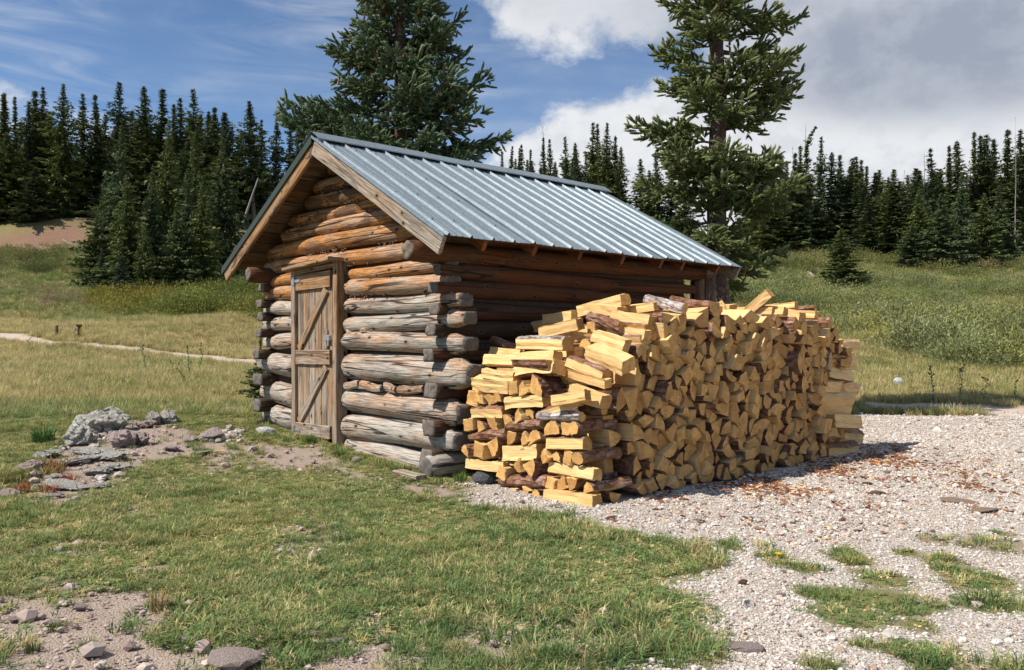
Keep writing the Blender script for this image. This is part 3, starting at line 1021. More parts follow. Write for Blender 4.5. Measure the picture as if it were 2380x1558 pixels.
def shape(kind, t, rg):
    """cross-section about t across; kinds: slab, wedge, half, round, quad"""
    h = t / 2
    if kind == 'slab':
        w_ = h * rg.uniform(1.0, 1.35)
        return [(-w_, -h * .95, int(rg.random() < .4)), (w_ * .95, -h, 1), (w_ * 1.15, -h * .3, 1), (w_ * 1.1, h * .4, 0), (w_ * .85, h, 0), (-w_ * .9, h * .92, 0)]
    if kind == 'slabtop':     # bark on top
        w_ = h * rg.uniform(1.05, 1.35)
        return [(-w_, -h, 0), (w_, -h * .9, 0), (w_ * 1.0, h * .45, 1), (w_ * .6, h * .88, 1), (0, h, 1), (-w_ * .6, h * .85, 1), (-w_, h * .4, 0)]
    if kind == 'wedge':
        a = rg.uniform(1.1, 1.75); r0 = rg.uniform(0, math.tau); r = t * .92; n = 5
        P = [(0, 0, 0)] + [(r * math.cos(r0 - a / 2 + a * i / n), r * math.sin(r0 - a / 2 + a * i / n), 1 if i < n else 0) for i in range(n + 1)]
        cy = sum(p[0] for p in P) / len(P) ; cz = sum(p[1] for p in P) / len(P)
        return [(p[0] - cy, p[1] - cz, p[2]) for p in P]
    if kind == 'half':
        r0 = rg.uniform(-.4, .4); n = 6
        return [(h * 1.15 * math.cos(r0 + math.pi * i / n), h * 1.5 * math.sin(r0 + math.pi * i / n) - h * .6, 1 if i < n else 0) for i in range(n + 1)]
    if kind == 'round':
        return [(h * rg.uniform(.93, 1.05) * math.cos(i * math.tau / 9), h * rg.uniform(.93, 1.05) * math.sin(i * math.tau / 9), 1) for i in range(9)]
    j = lambda: rg.uniform(.78, 1.12)
    return [(-h * j(), -h * j(), 0), (h * j(), -h * j(), 1 if rg.random() < .3 else 0), (h * j(), h * j(), 0), (-h * j(), h * j(), 0)]


MANUAL = [
    ('L', 1.206, -0.13, 0.017, 1.672, -0.13, 0.032, 0.087, 's', 'longest bright split log at the foot of the woodpile front corner'),
    ('L', 0.688, -0.08, 0.044, 1.187, -0.08, 0.099, 0.097, 'b', 'smooth brown log without splits low in the woodpile front'),
    ('L', 0.284, -0.08, 0.137, 0.736, -0.08, 0.154, 0.073, 's', 'pale split log at the lower cabin end of the woodpile front, above the dark rock'),
    ('L', 1.209, -0.08, 0.203, 1.641, -0.08, 0.201, 0.077, 's', 'ribbed split log second lengthwise piece up at the woodpile front corner'),
    ('L', 0.718, -0.08, 0.255, 1.09, -0.08, 0.304, 0.117, 's', 'thick smooth split log, flat face forward, low in the middle of the woodpile front'),
    ('L', 0.33, -0.08, 0.35, 0.748, -0.08, 0.405, 0.081, 'b', 'brown bark log with a grey patch at the cabin end of the woodpile front'),
    ('L', 1.187, -0.08, 0.369, 1.54, -0.08, 0.402, 0.099, 'b', 'log with flaking purple bark near the woodpile front corner'),
    ('L', 0.754, -0.08, 0.457, 1.134, -0.08, 0.508, 0.077, 'b', 'brown log with peeling bark in the middle of the woodpile front'),
    ('L', 0.357, -0.08, 0.551, 0.724, -0.08, 0.574, 0.093, 'b', 'shaggy reddish bark log at the cabin end of the woodpile front'),
    ('L', 1.09, -0.08, 0.558, 1.515, -0.08, 0.587, 0.074, 'g', 'round log in silver grey bark with a knot near its end'),
    ('L', 0.742, -0.08, 0.638, 1.155, -0.08, 0.676, 0.089, 's', 'splintered pale split log above the silver grey log'),
    ('L', 1.306, -0.13, 0.686, 1.624, -0.13, 0.745, 0.069, 's', 'tilted ribbed split log leaning up above the silver grey log'),
    ('L', 1.22, -0.06, 0.615, 1.477, -0.06, 0.685, 0.063, 'b', 'bark slab wedged under the tilted ribbed split log'),
    ('L', 1.343, -0.02, 0.757, 1.654, -0.02, 0.692, 0.098, 's', 'broad pale split log slanting down to the woodpile corner'),
    ('L', 0.357, -0.08, 0.779, 0.772, -0.08, 0.766, 0.101, 's', 'square cut pale split log at the cabin end of the woodpile front'),
    ('L', 0.466, -0.08, 0.861, 0.848, -0.08, 0.84, 0.076, 's', 'split log with a strip of dark bark below its pale face'),
    ('L', 0.814, -0.06, 0.878, 1.247, -0.06, 0.919, 0.115, 's', 'rough thick split log with a torn dark notch on top'),
    ('L', 0.422, 0, 0.949, 0.802, 0, 0.948, 0.077, 's', 'flat pale split log near the cabin wall, upper woodpile front'),
    ('L', 0.828, -0.03, 0.972, 1.212, -0.03, 1.001, 0.077, 's', 'split log tilted up under the grey bark slab'),
    ('E', 0.848, -0.08, -0.03, 0.848, 0.34, -0.03, 0.074, 's', ''),
    ('E', 0.99, -0.08, -0.003, 0.99, 0.34, -0.003, 0.069, 's', ''),
    ('E', 1.117, -0.08, 0.007, 1.117, 0.34, 0.007, 0.072, 's', ''),
    ('E', 1.235, -0.08, 0.094, 1.235, 0.34, 0.094, 0.082, 's', ''),
    ('E', 1.334, -0.08, 0.11, 1.334, 0.34, 0.11, 0.092, 's', ''),
    ('E', 1.476, -0.08, 0.12, 1.476, 0.34, 0.12, 0.098, 's', ''),
    ('E', 1.603, -0.08, 0.108, 1.603, 0.34, 0.108, 0.089, 's', ''),
    ('E', 0.736, -0.08, 0.114, 0.736, 0.34, 0.114, 0.087, 's', ''),
    ('E', 0.9, -0.08, 0.168, 0.9, 0.34, 0.168, 0.109, 's', ''),
    ('E', 1.079, -0.08, 0.192, 1.079, 0.34, 0.192, 0.114, 's', ''),
    ('E', 0.284, -0.08, 0.237, 0.284, 0.34, 0.237, 0.096, 's', ''),
    ('E', 0.466, -0.08, 0.255, 0.466, 0.34, 0.255, 0.119, 's', ''),
    ('E', 0.652, -0.08, 0.297, 0.652, 0.34, 0.297, 0.12, 's', ''),
    ('E', 1.193, -0.08, 0.287, 1.193, 0.34, 0.287, 0.079, 's', ''),
    ('E', 1.288, -0.08, 0.289, 1.288, 0.34, 0.289, 0.085, 's', ''),
    ('E', 1.406, -0.08, 0.298, 1.406, 0.34, 0.298, 0.091, 's', ''),
    ('E', 0.83, -0.08, 0.376, 0.83, 0.34, 0.376, 0.106, 's', ''),
    ('E', 0.957, -0.08, 0.391, 0.957, 0.34, 0.391, 0.093, 's', ''),
    ('E', 1.068, -0.08, 0.412, 1.068, 0.34, 0.412, 0.111, 's', ''),
    ('E', 0.35, -0.08, 0.451, 0.35, 0.34, 0.451, 0.095, 's', ''),
    ('E', 0.478, -0.08, 0.456, 0.478, 0.34, 0.456, 0.094, 's', ''),
    ('E', 0.603, -0.08, 0.469, 0.603, 0.34, 0.469, 0.109, 's', ''),
    ('E', 1.246, -0.08, 0.483, 1.246, 0.34, 0.483, 0.123, 's', ''),
    ('E', 1.38, -0.08, 0.493, 1.38, 0.34, 0.493, 0.073, 's', ''),
    ('E', 0.784, -0.08, 0.53, 0.784, 0.34, 0.53, 0.083, 's', ''),
    ('E', 0.894, -0.08, 0.553, 0.894, 0.34, 0.553, 0.09, 's', ''),
    ('E', 1.002, -0.08, 0.579, 1.002, 0.34, 0.579, 0.073, 's', ''),
    ('E', 0.376, -0.08, 0.66, 0.376, 0.34, 0.66, 0.112, 's', ''),
    ('E', 0.472, -0.08, 0.648, 0.472, 0.34, 0.648, 0.078, 's', ''),
    ('E', 0.578, -0.08, 0.67, 0.578, 0.34, 0.67, 0.093, 's', ''),
    ('E', 0.676, -0.08, 0.675, 0.676, 0.34, 0.675, 0.092, 's', ''),
    ('E', 0.865, -0.08, 0.762, 0.865, 0.34, 0.762, 0.094, 's', ''),
    ('E', 0.951, -0.08, 0.758, 0.951, 0.34, 0.758, 0.097, 's', ''),
    ('E', 1.101, -0.08, 0.787, 1.101, 0.34, 0.787, 0.144, 's', ''),
    ('E', 1.52, -0.08, 0.306, 1.52, 0.34, 0.306, 0.094, 'b', 'dark bark log running back along the lower woodpile corner'),
    ('E', 1.461, -0.08, 0.503, 1.461, 0.34, 0.503, 0.098, 'b', 'dark bark log running back along the middle of the woodpile corner'),
    ('L', 0.665, 0.12, 1.095, 1.17, 0.12, 1.089, 0.108, 'g', 'grey bark slab lying on the upper front of the woodpile'),
    ('L', 0.72, 0.32, 1.166, 1.126, 0.32, 1.237, 0.093, 's', 'pale split log tilted up on the woodpile slope beside the cabin wall'),
    ('L', 0.715, 0.75, 1.349, 1.19, 0.75, 1.431, 0.097, 's', 'long pale split log pointing up at the top of the woodpile slope'),
    ('L', 1.025, 0.6, 1.355, 1.279, 0.6, 1.33, 0.082, 's', 'pale split log just under the topmost tilted log'),
    ('L', 1.099, 0.45, 1.291, 1.414, 0.45, 1.206, 0.091, 'b', 'curved brown bark log sliding down the woodpile slope'),
    ('L', 1.324, 0.6, 1.283, 1.568, 0.6, 1.25, 0.09, 's', 'thick split log at the crest right of the sliding bark log'),
    ('L', 1.437, 0.5, 1.178, 1.613, 0.5, 1.149, 0.077, 's', 'small split block below the crest of the woodpile'),
    ('L', 1.307, 0.28, 1.139, 1.607, 0.28, 1.068, 0.098, 's', 'split log tipped forward above the whitest log'),
    ('L', 1.405, 0.1, 1.031, 1.744, 0.1, 0.936, 0.11, 's', 'whitest and broadest split log, tipped forward on the slope'),
    ('L', 1.42, 0.06, 0.92, 1.603, 0.06, 0.872, 0.089, 'b', 'short brown bark log under the whitest split log'),
    ('L', 1.451, 0.05, 0.852, 1.639, 0.05, 0.816, 0.068, 's', 'narrow pale split log below the short brown bark log'),
    ('L', 1.103, 0.9, 1.36, 1.39, 0.9, 1.381, 0.071, 's', 'pale split log with a ragged edge on the woodpile crest'),
    ('L', 0.077, 0.9, 1.242, 0.36, 0.9, 1.251, 0.086, 's', 'shaded split log against the cabin wall behind the slope'),
    ('L', 0.449, 0.8, 1.312, 0.625, 0.8, 1.327, 0.095, 's', 'shaded split log propped on end near the cabin wall'),
    ('L', 0.314, 0.3, 1.088, 0.506, 0.3, 1.046, 0.061, 'b', 'bark piece by the cabin wall at the upper end of the woodpile'),
    ('L', 0.38, 0.2, 1.021, 0.613, 0.2, 1.011, 0.06, 's', 'pale split piece half hidden beside the cabin wall'),
    ('L', 1.254, 0.95, 1.435, 1.623, 0.95, 1.352, 0.088, 'g', 'big round grey bark log lying on top of the woodpile'),
    ('E', 1.022, 0.38, 1.118, 1.022, 0.8, 1.118, 0.087, 's', ''),
    ('E', 1.178, 0.33, 1.078, 1.178, 0.75, 1.078, 0.096, 's', ''),
    ('E', 1.117, 0.28, 0.999, 1.117, 0.7, 0.999, 0.107, 's', ''),
    ('E', 1.219, 0.18, 0.896, 1.219, 0.6, 0.896, 0.083, 's', ''),
    ('E', 1.235, 0.1, 0.849, 1.235, 0.52, 0.849, 0.071, 's', ''),
    ('E', 1.174, 0.1, 0.952, 1.174, 0.52, 0.952, 0.066, 's', ''),
    ('E', 1.138, 0.45, 1.21, 1.138, 0.87, 1.21, 0.08, 's', ''),
    ('L', 1.094, 2.194, 1.344, 1.55, 2.194, 1.309, 0.061, 'g', 'upper of two parallel bark topped logs on the woodpile'),
    ('L', 1.236, 1.921, 1.254, 1.6, 1.921, 1.221, 0.083, 'b', 'lower of two parallel bark topped logs on the woodpile'),
    ('L', 1.324, 1.695, 1.195, 1.62, 1.695, 1.152, 0.1, 'b', 'round cracked bark log poking from the upper woodpile'),
    ('L', 1.105, 2.452, 1.387, 1.5, 2.452, 1.379, 0.066, 's', 'long pale split log lying along the top edge of the woodpile'),
    ('L', 1.418, 2.483, 1.386, 1.6, 2.483, 1.37, 0.068, 's', 'pale split log with a curved underside on the top edge'),
    ('L', 1.405, 2.714, 1.352, 1.62, 2.714, 1.325, 0.088, 's', 'pale split log with a sunlit corner under the top edge'),
    ('L', 1.37, 2.994, 1.374, 1.62, 2.994, 1.349, 0.079, 's', 'whitest split log at the far end of the top edge'),
    ('L', 1.076, 3.226, 1.447, 1.3, 3.226, 1.46, 0.071, 's', 'pale split log behind the top edge tilted slightly up'),
    ('L', 1.037, 3.591, 1.426, 1.3, 3.591, 1.446, 0.057, 'b', 'split log with red brown bark behind the far top edge'),
    ('L', 1.272, 2.4, 1.384, 1.475, 2.4, 1.54, 0.094, 's', 'split log sticking up at a slant from the top of the woodpile'),
    ('L', 1.31, 2.0, 1.377, 1.265, 2.0, 1.456, 0.028, 's', 'thin upright splinter beside the cabin post'),
    ('L', 1.383, 1.428, 1.409, 1.5, 1.428, 1.386, 0.072, 's', 'pale split log with a rounded base just left of the cabin post'),
    ('L', 1.383, 1.575, 1.387, 1.5, 1.575, 1.37, 0.073, 's', 'pale split log directly in front of the cabin post'),
    ('V', 1.5, 3.763, 1.063, 1.5, 3.989, 1.063, 0.101, 's', 'square block jutting out alone from the far end of the woodpile'),
    ('V', 1.62, 3.401, 0.799, 1.62, 3.909, 0.746, 0.118, 's', 'cracked pale plank faced log, highest lengthwise piece at the far end'),
    ('V', 1.6, 3.156, 0.945, 1.6, 3.675, 0.926, 0.101, 's', ''),
    ('V', 1.6, 3.202, 0.697, 1.6, 3.491, 0.679, 0.108, 's', ''),
    ('V', 1.45, 3.797, 0.646, 1.45, 4.276, 0.62, 0.115, 's', ''),
    ('V', 1.62, 3.122, 0.567, 1.62, 3.82, 0.522, 0.14, 's', ''),
    ('V', 1.6, 3.136, 0.467, 1.6, 3.834, 0.415, 0.127, 's', ''),
    ('V', 1.64, 3.314, 0.347, 1.64, 3.863, 0.298, 0.134, 's', ''),
    ('V', 1.5, 3.33, 0.361, 1.5, 3.651, 0.328, 0.129, 's', ''),
    ('V', 1.62, 3.173, 0.224, 1.62, 3.542, 0.196, 0.132, 's', ''),
    ('V', 1.45, 3.892, 0.176, 1.45, 4.319, 0.123, 0.136, 'b', ''),
    ('V', 1.64, 3.288, 0.086, 1.64, 3.906, 0.052, 0.122, 'b', 'bark topped log at the foot of the far woodpile corner'),
    ('V', 1.5, 3.435, 0.918, 1.5, 4.121, 0.88, 0.145, 's', '')]
FIELD = [
[(0.082,0.093,0),(0,0.045,1),(0.02,0.021,1),(0.046,0.006,1),(0.076,0,1),(0.105,0,1),(0.134,0.014,0)],
[(0.241,0.103,0),(0.174,0.029,1),(0.198,0.012,1),(0.225,0,1),(0.253,0,1),(0.282,0.005,1),(0.309,0.01,0)],
[(0.412,0.105,0),(0.339,0.025,1),(0.365,0.01,1),(0.394,0.004,1),(0.424,0,1),(0.453,0.009,1),(0.481,0.02,0)],
[(0.626,0.044,0),(0.504,0.071,1),(0.506,0.04,1),(0.524,0.018,1),(0.552,0,1),(0.584,0.002,1),(0.611,0.016,1)],
[(0.737,0.11,0),(0.638,0.065,1),(0.659,0.034,1),(0.69,0.015,1),(0.724,0,1),(0.761,0.002,1),(0.796,0.017,0)],
[(0.953,0.132,0),(0.894,0.006,1),(0.929,0,1),(0.963,0.013,1),(0.982,0.042,1),(0.99,0.077,1),(0.976,0.111,1)],
[(1.058,0.093,1),(1.021,0,0),(1.136,0,0),(1.088,0.104,1)],
[(1.24,0,0),(1.395,0,1),(1.384,0.038,1),(1.356,0.06,1),(1.317,0.071,1),(1.279,0.061,1),(1.251,0.038,1)],
[(1.58,0.01,0),(1.557,0.108,1),(1.532,0.096,1),(1.511,0.077,1),(1.492,0.055,1),(1.483,0.028,1),(1.481,0,0)],
[(1.603,0.001,0),(1.747,0,1),(1.737,0.036,1),(1.711,0.061,1),(1.675,0.071,1),(1.639,0.061,1),(1.613,0.033,1)],
[(1.748,0,0),(1.837,0.009,1),(1.833,0.03,1),(1.822,0.048,1),(1.808,0.064,1),(1.792,0.078,1),(1.773,0.086,0)],
[(2.093,0.049,0),(1.976,0.054,1),(1.983,0.027,1),(2.003,0.007,1),(2.032,0,1),(2.062,0,1),(2.084,0.02,1)],
[(2.078,0,0),(2.185,0,1),(2.179,0.024,1),(2.16,0.072,1),(2.138,0.088,1),(2.114,0.099,0)],
[(2.347,0,1),(2.37,0.026,1),(2.368,0.062,1),(2.343,0.088,1),(2.308,0.088,1),(2.285,0.062,1),(2.287,0.026,1),(2.313,0,1)],
[(2.472,0,0),(2.569,0.001,1),(2.564,0.034,1),(2.546,0.06,1),(2.521,0.081,1),(2.493,0.096,1),(2.46,0.098,0)],
[(2.69,0,0),(2.796,0,1),(2.82,0.097,0),(2.707,0.106,0)],
[(0.09,0.083,0),(0.144,0.001,1),(0.161,0.016,1),(0.177,0.035,1),(0.187,0.056,1),(0.191,0.079,1),(0.187,0.103,0)],
[(0.248,0.112,1),(0.316,0,0),(0.411,0.106,0),(0.274,0.142,1)],
[(0.492,0.205,1),(0.392,0.13,0),(0.483,0.019,0),(0.537,0.161,1)],
[(0.625,0.096,1),(0.557,0.167,0),(0.504,0.072,0),(0.61,0.048,1)],
[(0.913,0.048,0),(0.778,0.071,1),(0.782,0.041,1),(0.803,0.012,1),(0.836,0.001,1),(0.871,0.004,1),(0.898,0.017,1)],
[(1.02,0,0),(1.067,0.118,1),(1.037,0.121,1),(1.006,0.108,1),(0.993,0.08,1),(0.984,0.049,1),(0.997,0.019,1)],
[(1.258,0.084,0),(1.113,0.051,1),(1.131,0.02,1),(1.163,0,1),(1.201,0.001,1),(1.235,0.018,1),(1.256,0.047,1)],
[(1.481,0.013,1),(1.473,0.12,0),(1.326,0.08,0),(1.454,0,1)],
[(1.656,0.11,1),(1.558,0.108,0),(1.583,0.002,0),(1.663,0.09,1)],
[(1.785,0.124,0),(1.687,0.133,1),(1.691,0.11,1),(1.696,0.085,1),(1.709,0.064,1),(1.729,0.047,1),(1.748,0.034,0)],
[(1.829,0.042,1),(1.844,0.012,1),(1.878,0,1),(1.91,0.015,1),(1.923,0.046,1),(1.908,0.076,1),(1.874,0.088,1),(1.842,0.073,1)],
[(2.059,0.051,0),(2.118,0.104,1),(2.09,0.116,1),(2.06,0.12,1),(2.029,0.115,1),(2.004,0.097,1),(1.986,0.07,0)],
[(2.257,0.099,0),(2.158,0.078,1),(2.173,0.044,1),(2.199,0.022,1),(2.229,0.005,1),(2.264,0.003,1),(2.296,0,0)],
[(2.424,0.118,1),(2.37,0.052,0),(2.471,0,0),(2.458,0.11,1)],
[(2.669,0,0),(2.613,0.085,1),(2.598,0.073,1),(2.577,0.04,1),(2.568,0.022,1),(2.57,0,0)],
[(2.747,0.104,1),(2.82,0.106,0),(2.82,0.234,0),(2.719,0.148,1)],
[(0.108,0.094,0),(0.144,0.163,1),(0.112,0.17,1),(0.081,0.163,1),(0.053,0.148,1),(0.031,0.124,1),(0.019,0.094,0)],
[(0.251,0.154,0),(0.384,0.114,1),(0.386,0.148,1),(0.386,0.184,1),(0.374,0.217,1),(0.355,0.246,1),(0.327,0.269,0)],
[(0.583,0.153,0),(0.58,0.26,1),(0.557,0.258,1),(0.537,0.25,1),(0.517,0.241,1),(0.501,0.226,1),(0.488,0.209,0)],
[(0.65,0.072,0),(0.746,0.115,1),(0.722,0.15,1),(0.688,0.17,1),(0.648,0.174,1),(0.61,0.17,1),(0.577,0.148,0)],
[(0.845,0.178,0),(0.809,0.067,1),(0.842,0.061,1),(0.875,0.065,1),(0.905,0.08,1),(0.932,0.099,1),(0.95,0.128,0)],
[(1.103,0.157,0),(1.041,0.227,1),(1.031,0.208,1),(1.023,0.186,1),(1.02,0.164,1),(1.022,0.141,1),(1.03,0.119,0)],
[(1.241,0.162,0),(1.116,0.134,1),(1.113,0.052,0),(1.235,0.08,0)],
[(1.494,0.22,0),(1.369,0.192,1),(1.371,0.118,0),(1.498,0.122,0)],
[(1.5,0.106,0),(1.582,0.11,0),(1.578,0.216,1),(1.494,0.242,0)],
[(1.7,0.135,0),(1.785,0.125,1),(1.772,0.169,1),(1.756,0.187,1),(1.74,0.205,1),(1.722,0.218,0)],
[(1.883,0.129,0),(1.941,0.012,1),(1.966,0.041,1),(1.988,0.075,1),(1.995,0.113,1),(1.99,0.152,1),(1.975,0.188,0)],
[(2.113,0.175,1),(2.088,0.117,0),(2.192,0.086,0),(2.153,0.186,1)],
[(2.391,0.08,0),(2.368,0.214,1),(2.335,0.205,1),(2.309,0.186,1),(2.284,0.163,1),(2.264,0.138,1),(2.254,0.106,0)],
[(2.639,0.105,1),(2.59,0.187,0),(2.47,0.109,0),(2.571,0.057,1)],
[(2.681,0.041,1),(2.699,0.063,1),(2.696,0.092,1),(2.674,0.112,1),(2.646,0.11,1),(2.628,0.089,1),(2.631,0.059,1),(2.653,0.04,1)],
[(0.27,0.147,0),(0.144,0.178,1),(0.146,0.148,1),(0.164,0.122,1),(0.192,0.1,1),(0.226,0.105,1),(0.255,0.122,1)],
[(0.202,0.248,0),(0.232,0.162,1),(0.254,0.173,1),(0.271,0.189,1),(0.286,0.208,1),(0.294,0.23,1),(0.295,0.254,0)],
[(0.477,0.195,0),(0.401,0.239,1),(0.388,0.219,1),(0.387,0.176,1),(0.39,0.155,1),(0.397,0.135,0)],
[(0.586,0.194,1),(0.612,0.172,1),(0.649,0.175,1),(0.673,0.201,1),(0.672,0.236,1),(0.646,0.258,1),(0.61,0.255,1),(0.585,0.228,1)],
[(0.717,0.18,0),(0.769,0.066,1),(0.807,0.092,1),(0.828,0.13,1),(0.842,0.174,1),(0.839,0.219,1),(0.817,0.259,0)],
[(0.924,0.16,0),(0.995,0.095,1),(1.012,0.118,1),(1.02,0.145,1),(1.019,0.173,1),(1.012,0.2,1),(0.996,0.224,0)],
[(1.164,0.263,0),(1.048,0.221,1),(1.076,0.189,1),(1.113,0.165,1),(1.154,0.151,1),(1.197,0.154,1),(1.238,0.173,0)],
[(1.365,0.156,0),(1.266,0.107,1),(1.284,0.088,1),(1.312,0.077,1),(1.339,0.085,1),(1.361,0.102,1),(1.37,0.13,1)],
[(1.421,0.315,0),(1.355,0.283,0),(1.373,0.196,0),(1.452,0.212,0)],
[(1.7,0.137,0),(1.726,0.24,1),(1.685,0.236,1),(1.641,0.223,1),(1.612,0.19,1),(1.588,0.155,1),(1.583,0.11,0)],
[(1.87,0.137,0),(1.792,0.165,1),(1.784,0.138,1),(1.789,0.113,1),(1.795,0.086,1),(1.81,0.063,1),(1.827,0.044,0)],
[(1.975,0.194,1),(2.01,0.102,0),(2.145,0.199,0),(1.996,0.226,1)],
[(2.201,0.089,0),(2.289,0.169,1),(2.237,0.196,1),(2.208,0.206,1),(2.178,0.207,1),(2.148,0.198,0)],
[(2.514,0.148,0),(2.411,0.235,1),(2.393,0.213,1),(2.383,0.188,1),(2.383,0.133,1),(2.388,0.107,0)],
[(2.661,0.248,1),(2.59,0.189,0),(2.688,0.1,0),(2.687,0.23,1)],
[(2.709,0.139,0),(2.82,0.251,1),(2.787,0.269,1),(2.749,0.266,1),(2.713,0.246,1),(2.691,0.211,1),(2.688,0.174,1)],
[(0,0.256,1),(0,0.145,0),(0.154,0.181,0),(0.057,0.291,1)],
[(0.154,0.238,1),(0.142,0.213,1),(0.151,0.185,1),(0.177,0.171,1),(0.204,0.179,1),(0.217,0.204,1),(0.207,0.232,1),(0.181,0.246,1)],
[(0.503,0.349,0),(0.432,0.222,1),(0.465,0.215,1),(0.5,0.226,1),(0.527,0.252,1),(0.538,0.288,1),(0.529,0.323,1)],
[(0.648,0.28,1),(0.644,0.363,0),(0.524,0.331,0),(0.593,0.245,1)],
[(0.659,0.275,1),(0.698,0.166,0),(0.817,0.26,0),(0.713,0.317,1)],
[(0.886,0.16,1),(0.954,0.188,0),(0.889,0.306,0),(0.842,0.18,1)],
[(1.144,0.257,0),(1.142,0.352,1),(1.11,0.341,1),(1.084,0.319,1),(1.062,0.293,1),(1.054,0.26,1),(1.057,0.225,0)],
[(1.258,0.104,0),(1.369,0.159,1),(1.349,0.187,1),(1.325,0.213,1),(1.292,0.222,1),(1.259,0.229,1),(1.225,0.224,0)],
[(1.349,0.308,0),(1.252,0.299,1),(1.262,0.269,1),(1.277,0.238,1),(1.305,0.221,1),(1.335,0.21,1),(1.369,0.212,0)],
[(1.613,0.311,0),(1.51,0.254,1),(1.539,0.235,1),(1.573,0.218,1),(1.61,0.218,1),(1.646,0.226,1),(1.677,0.247,0)],
[(1.71,0.283,1),(1.798,0.185,0),(1.91,0.267,0),(1.785,0.352,1)],
[(1.892,0.253,0),(1.787,0.175,1),(1.827,0.153,1),(1.874,0.145,1),(1.92,0.154,1),(1.959,0.179,1),(1.988,0.216,0)],
[(2.175,0.27,0),(2.032,0.292,1),(2.029,0.221,0),(2.149,0.199,0)],
[(2.275,0.296,0),(2.193,0.227,1),(2.221,0.203,1),(2.253,0.191,1),(2.288,0.191,1),(2.322,0.2,1),(2.352,0.214,0)],
[(2.581,0.21,0),(2.469,0.208,1),(2.477,0.184,1),(2.498,0.162,1),(2.527,0.155,1),(2.554,0.165,1),(2.574,0.186,1)],
[(2.684,0.38,0),(2.639,0.254,1),(2.69,0.245,1),(2.737,0.261,1),(2.783,0.285,1),(2.808,0.331,1),(2.82,0.379,0)],
[(0,0.374,1),(0.008,0.28,0),(0.095,0.302,0),(0.032,0.382,1)],
[(0.104,0.239,0),(0.243,0.253,1),(0.229,0.292,1),(0.207,0.333,1),(0.169,0.357,1),(0.129,0.375,1),(0.086,0.377,0)],
[(0.46,0.353,0),(0.33,0.27,1),(0.359,0.244,1),(0.396,0.238,1),(0.433,0.253,1),(0.462,0.278,1),(0.47,0.319,1)],
[(0.525,0.332,0),(0.623,0.358,0),(0.606,0.453,0),(0.51,0.427,0)],
[(0.818,0.372,0),(0.732,0.327,1),(0.75,0.298,1),(0.779,0.282,1),(0.809,0.269,1),(0.841,0.263,1),(0.875,0.271,0)],
[(0.887,0.311,0),(0.955,0.189,1),(0.979,0.213,1),(0.987,0.246,1),(0.974,0.279,1),(0.957,0.309,1),(0.919,0.318,1)],
[(0.928,0.366,1),(0.998,0.238,0),(1.105,0.342,0),(0.976,0.402,1)],
[(1.242,0.328,0),(1.175,0.251,1),(1.211,0.232,1),(1.231,0.226,1),(1.272,0.234,0)],
[(1.524,0.324,1),(1.423,0.311,0),(1.453,0.212,0),(1.542,0.279,1)],
[(1.621,0.304,0),(1.685,0.241,1),(1.699,0.259,1),(1.709,0.28,1),(1.711,0.303,1),(1.706,0.326,1),(1.699,0.347,0)],
[(1.748,0.321,0),(1.839,0.402,1),(1.802,0.432,1),(1.758,0.438,1),(1.712,0.435,1),(1.672,0.414,1),(1.641,0.382,0)],
[(1.984,0.227,1),(2.044,0.311,0),(1.942,0.369,0),(1.945,0.233,1)],
[(2.182,0.269,0),(2.153,0.369,1),(2.133,0.358,1),(2.111,0.345,1),(2.073,0.314,1),(2.065,0.288,0)],
[(2.251,0.302,0),(2.35,0.281,0),(2.357,0.387,0),(2.303,0.408,0)],
[(2.473,0.278,0),(2.429,0.221,1),(2.458,0.21,1),(2.49,0.209,1),(2.52,0.221,1),(2.543,0.244,1),(2.559,0.272,0)],
[(2.576,0.311,0),(2.536,0.217,1),(2.56,0.212,1),(2.585,0.211,1),(2.61,0.213,1),(2.632,0.227,1),(2.651,0.241,0)],
[(0,0.378,0),(0.112,0.397,1),(0.102,0.428,1),(0.083,0.455,1),(0.062,0.482,1),(0,0.506,0)],
[(0.349,0.297,0),(0.222,0.343,1),(0.221,0.312,1),(0.235,0.28,1),(0.265,0.263,1),(0.298,0.255,1),(0.33,0.272,1)],
[(0.372,0.299,0),(0.456,0.352,0),(0.389,0.428,0),(0.325,0.378,0)],
[(0.602,0.51,1),(0.531,0.527,0),(0.517,0.43,0),(0.608,0.455,1)],
[(0.681,0.301,0),(0.799,0.364,1),(0.772,0.394,1),(0.738,0.42,1),(0.698,0.434,1),(0.655,0.432,1),(0.615,0.415,0)],
[(0.859,0.317,0),(0.946,0.319,1),(0.936,0.349,1),(0.918,0.378,1),(0.892,0.4,1),(0.86,0.412,1),(0.827,0.414,0)],
[(1.131,0.483,0),(1,0.441,1),(1.009,0.41,1),(1.027,0.388,1),(1.05,0.368,1),(1.077,0.356,1),(1.106,0.348,0)],
[(1.143,0.352,0),(1.144,0.262,1),(1.168,0.265,1),(1.189,0.276,1),(1.208,0.29,1),(1.222,0.311,1),(1.229,0.334,0)],
[(1.436,0.356,1),(1.369,0.42,0),(1.289,0.304,0),(1.427,0.316,1)],
[(1.644,0.318,0),(1.638,0.429,1),(1.601,0.42,1),(1.572,0.398,1),(1.548,0.369,1),(1.536,0.333,1),(1.536,0.296,0)],
[(1.817,0.331,0),(1.918,0.262,1),(1.935,0.301,1),(1.942,0.343,1),(1.924,0.382,1),(1.904,0.417,1),(1.868,0.442,0)],
[(2.048,0.445,0),(1.971,0.353,1),(2.001,0.336,1),(2.035,0.326,1),(2.07,0.327,1),(2.103,0.34,1),(2.132,0.362,0)],
[(2.285,0.374,0),(2.154,0.37,1),(2.161,0.344,1),(2.173,0.32,1),(2.186,0.295,1),(2.205,0.275,1),(2.23,0.261,0)],
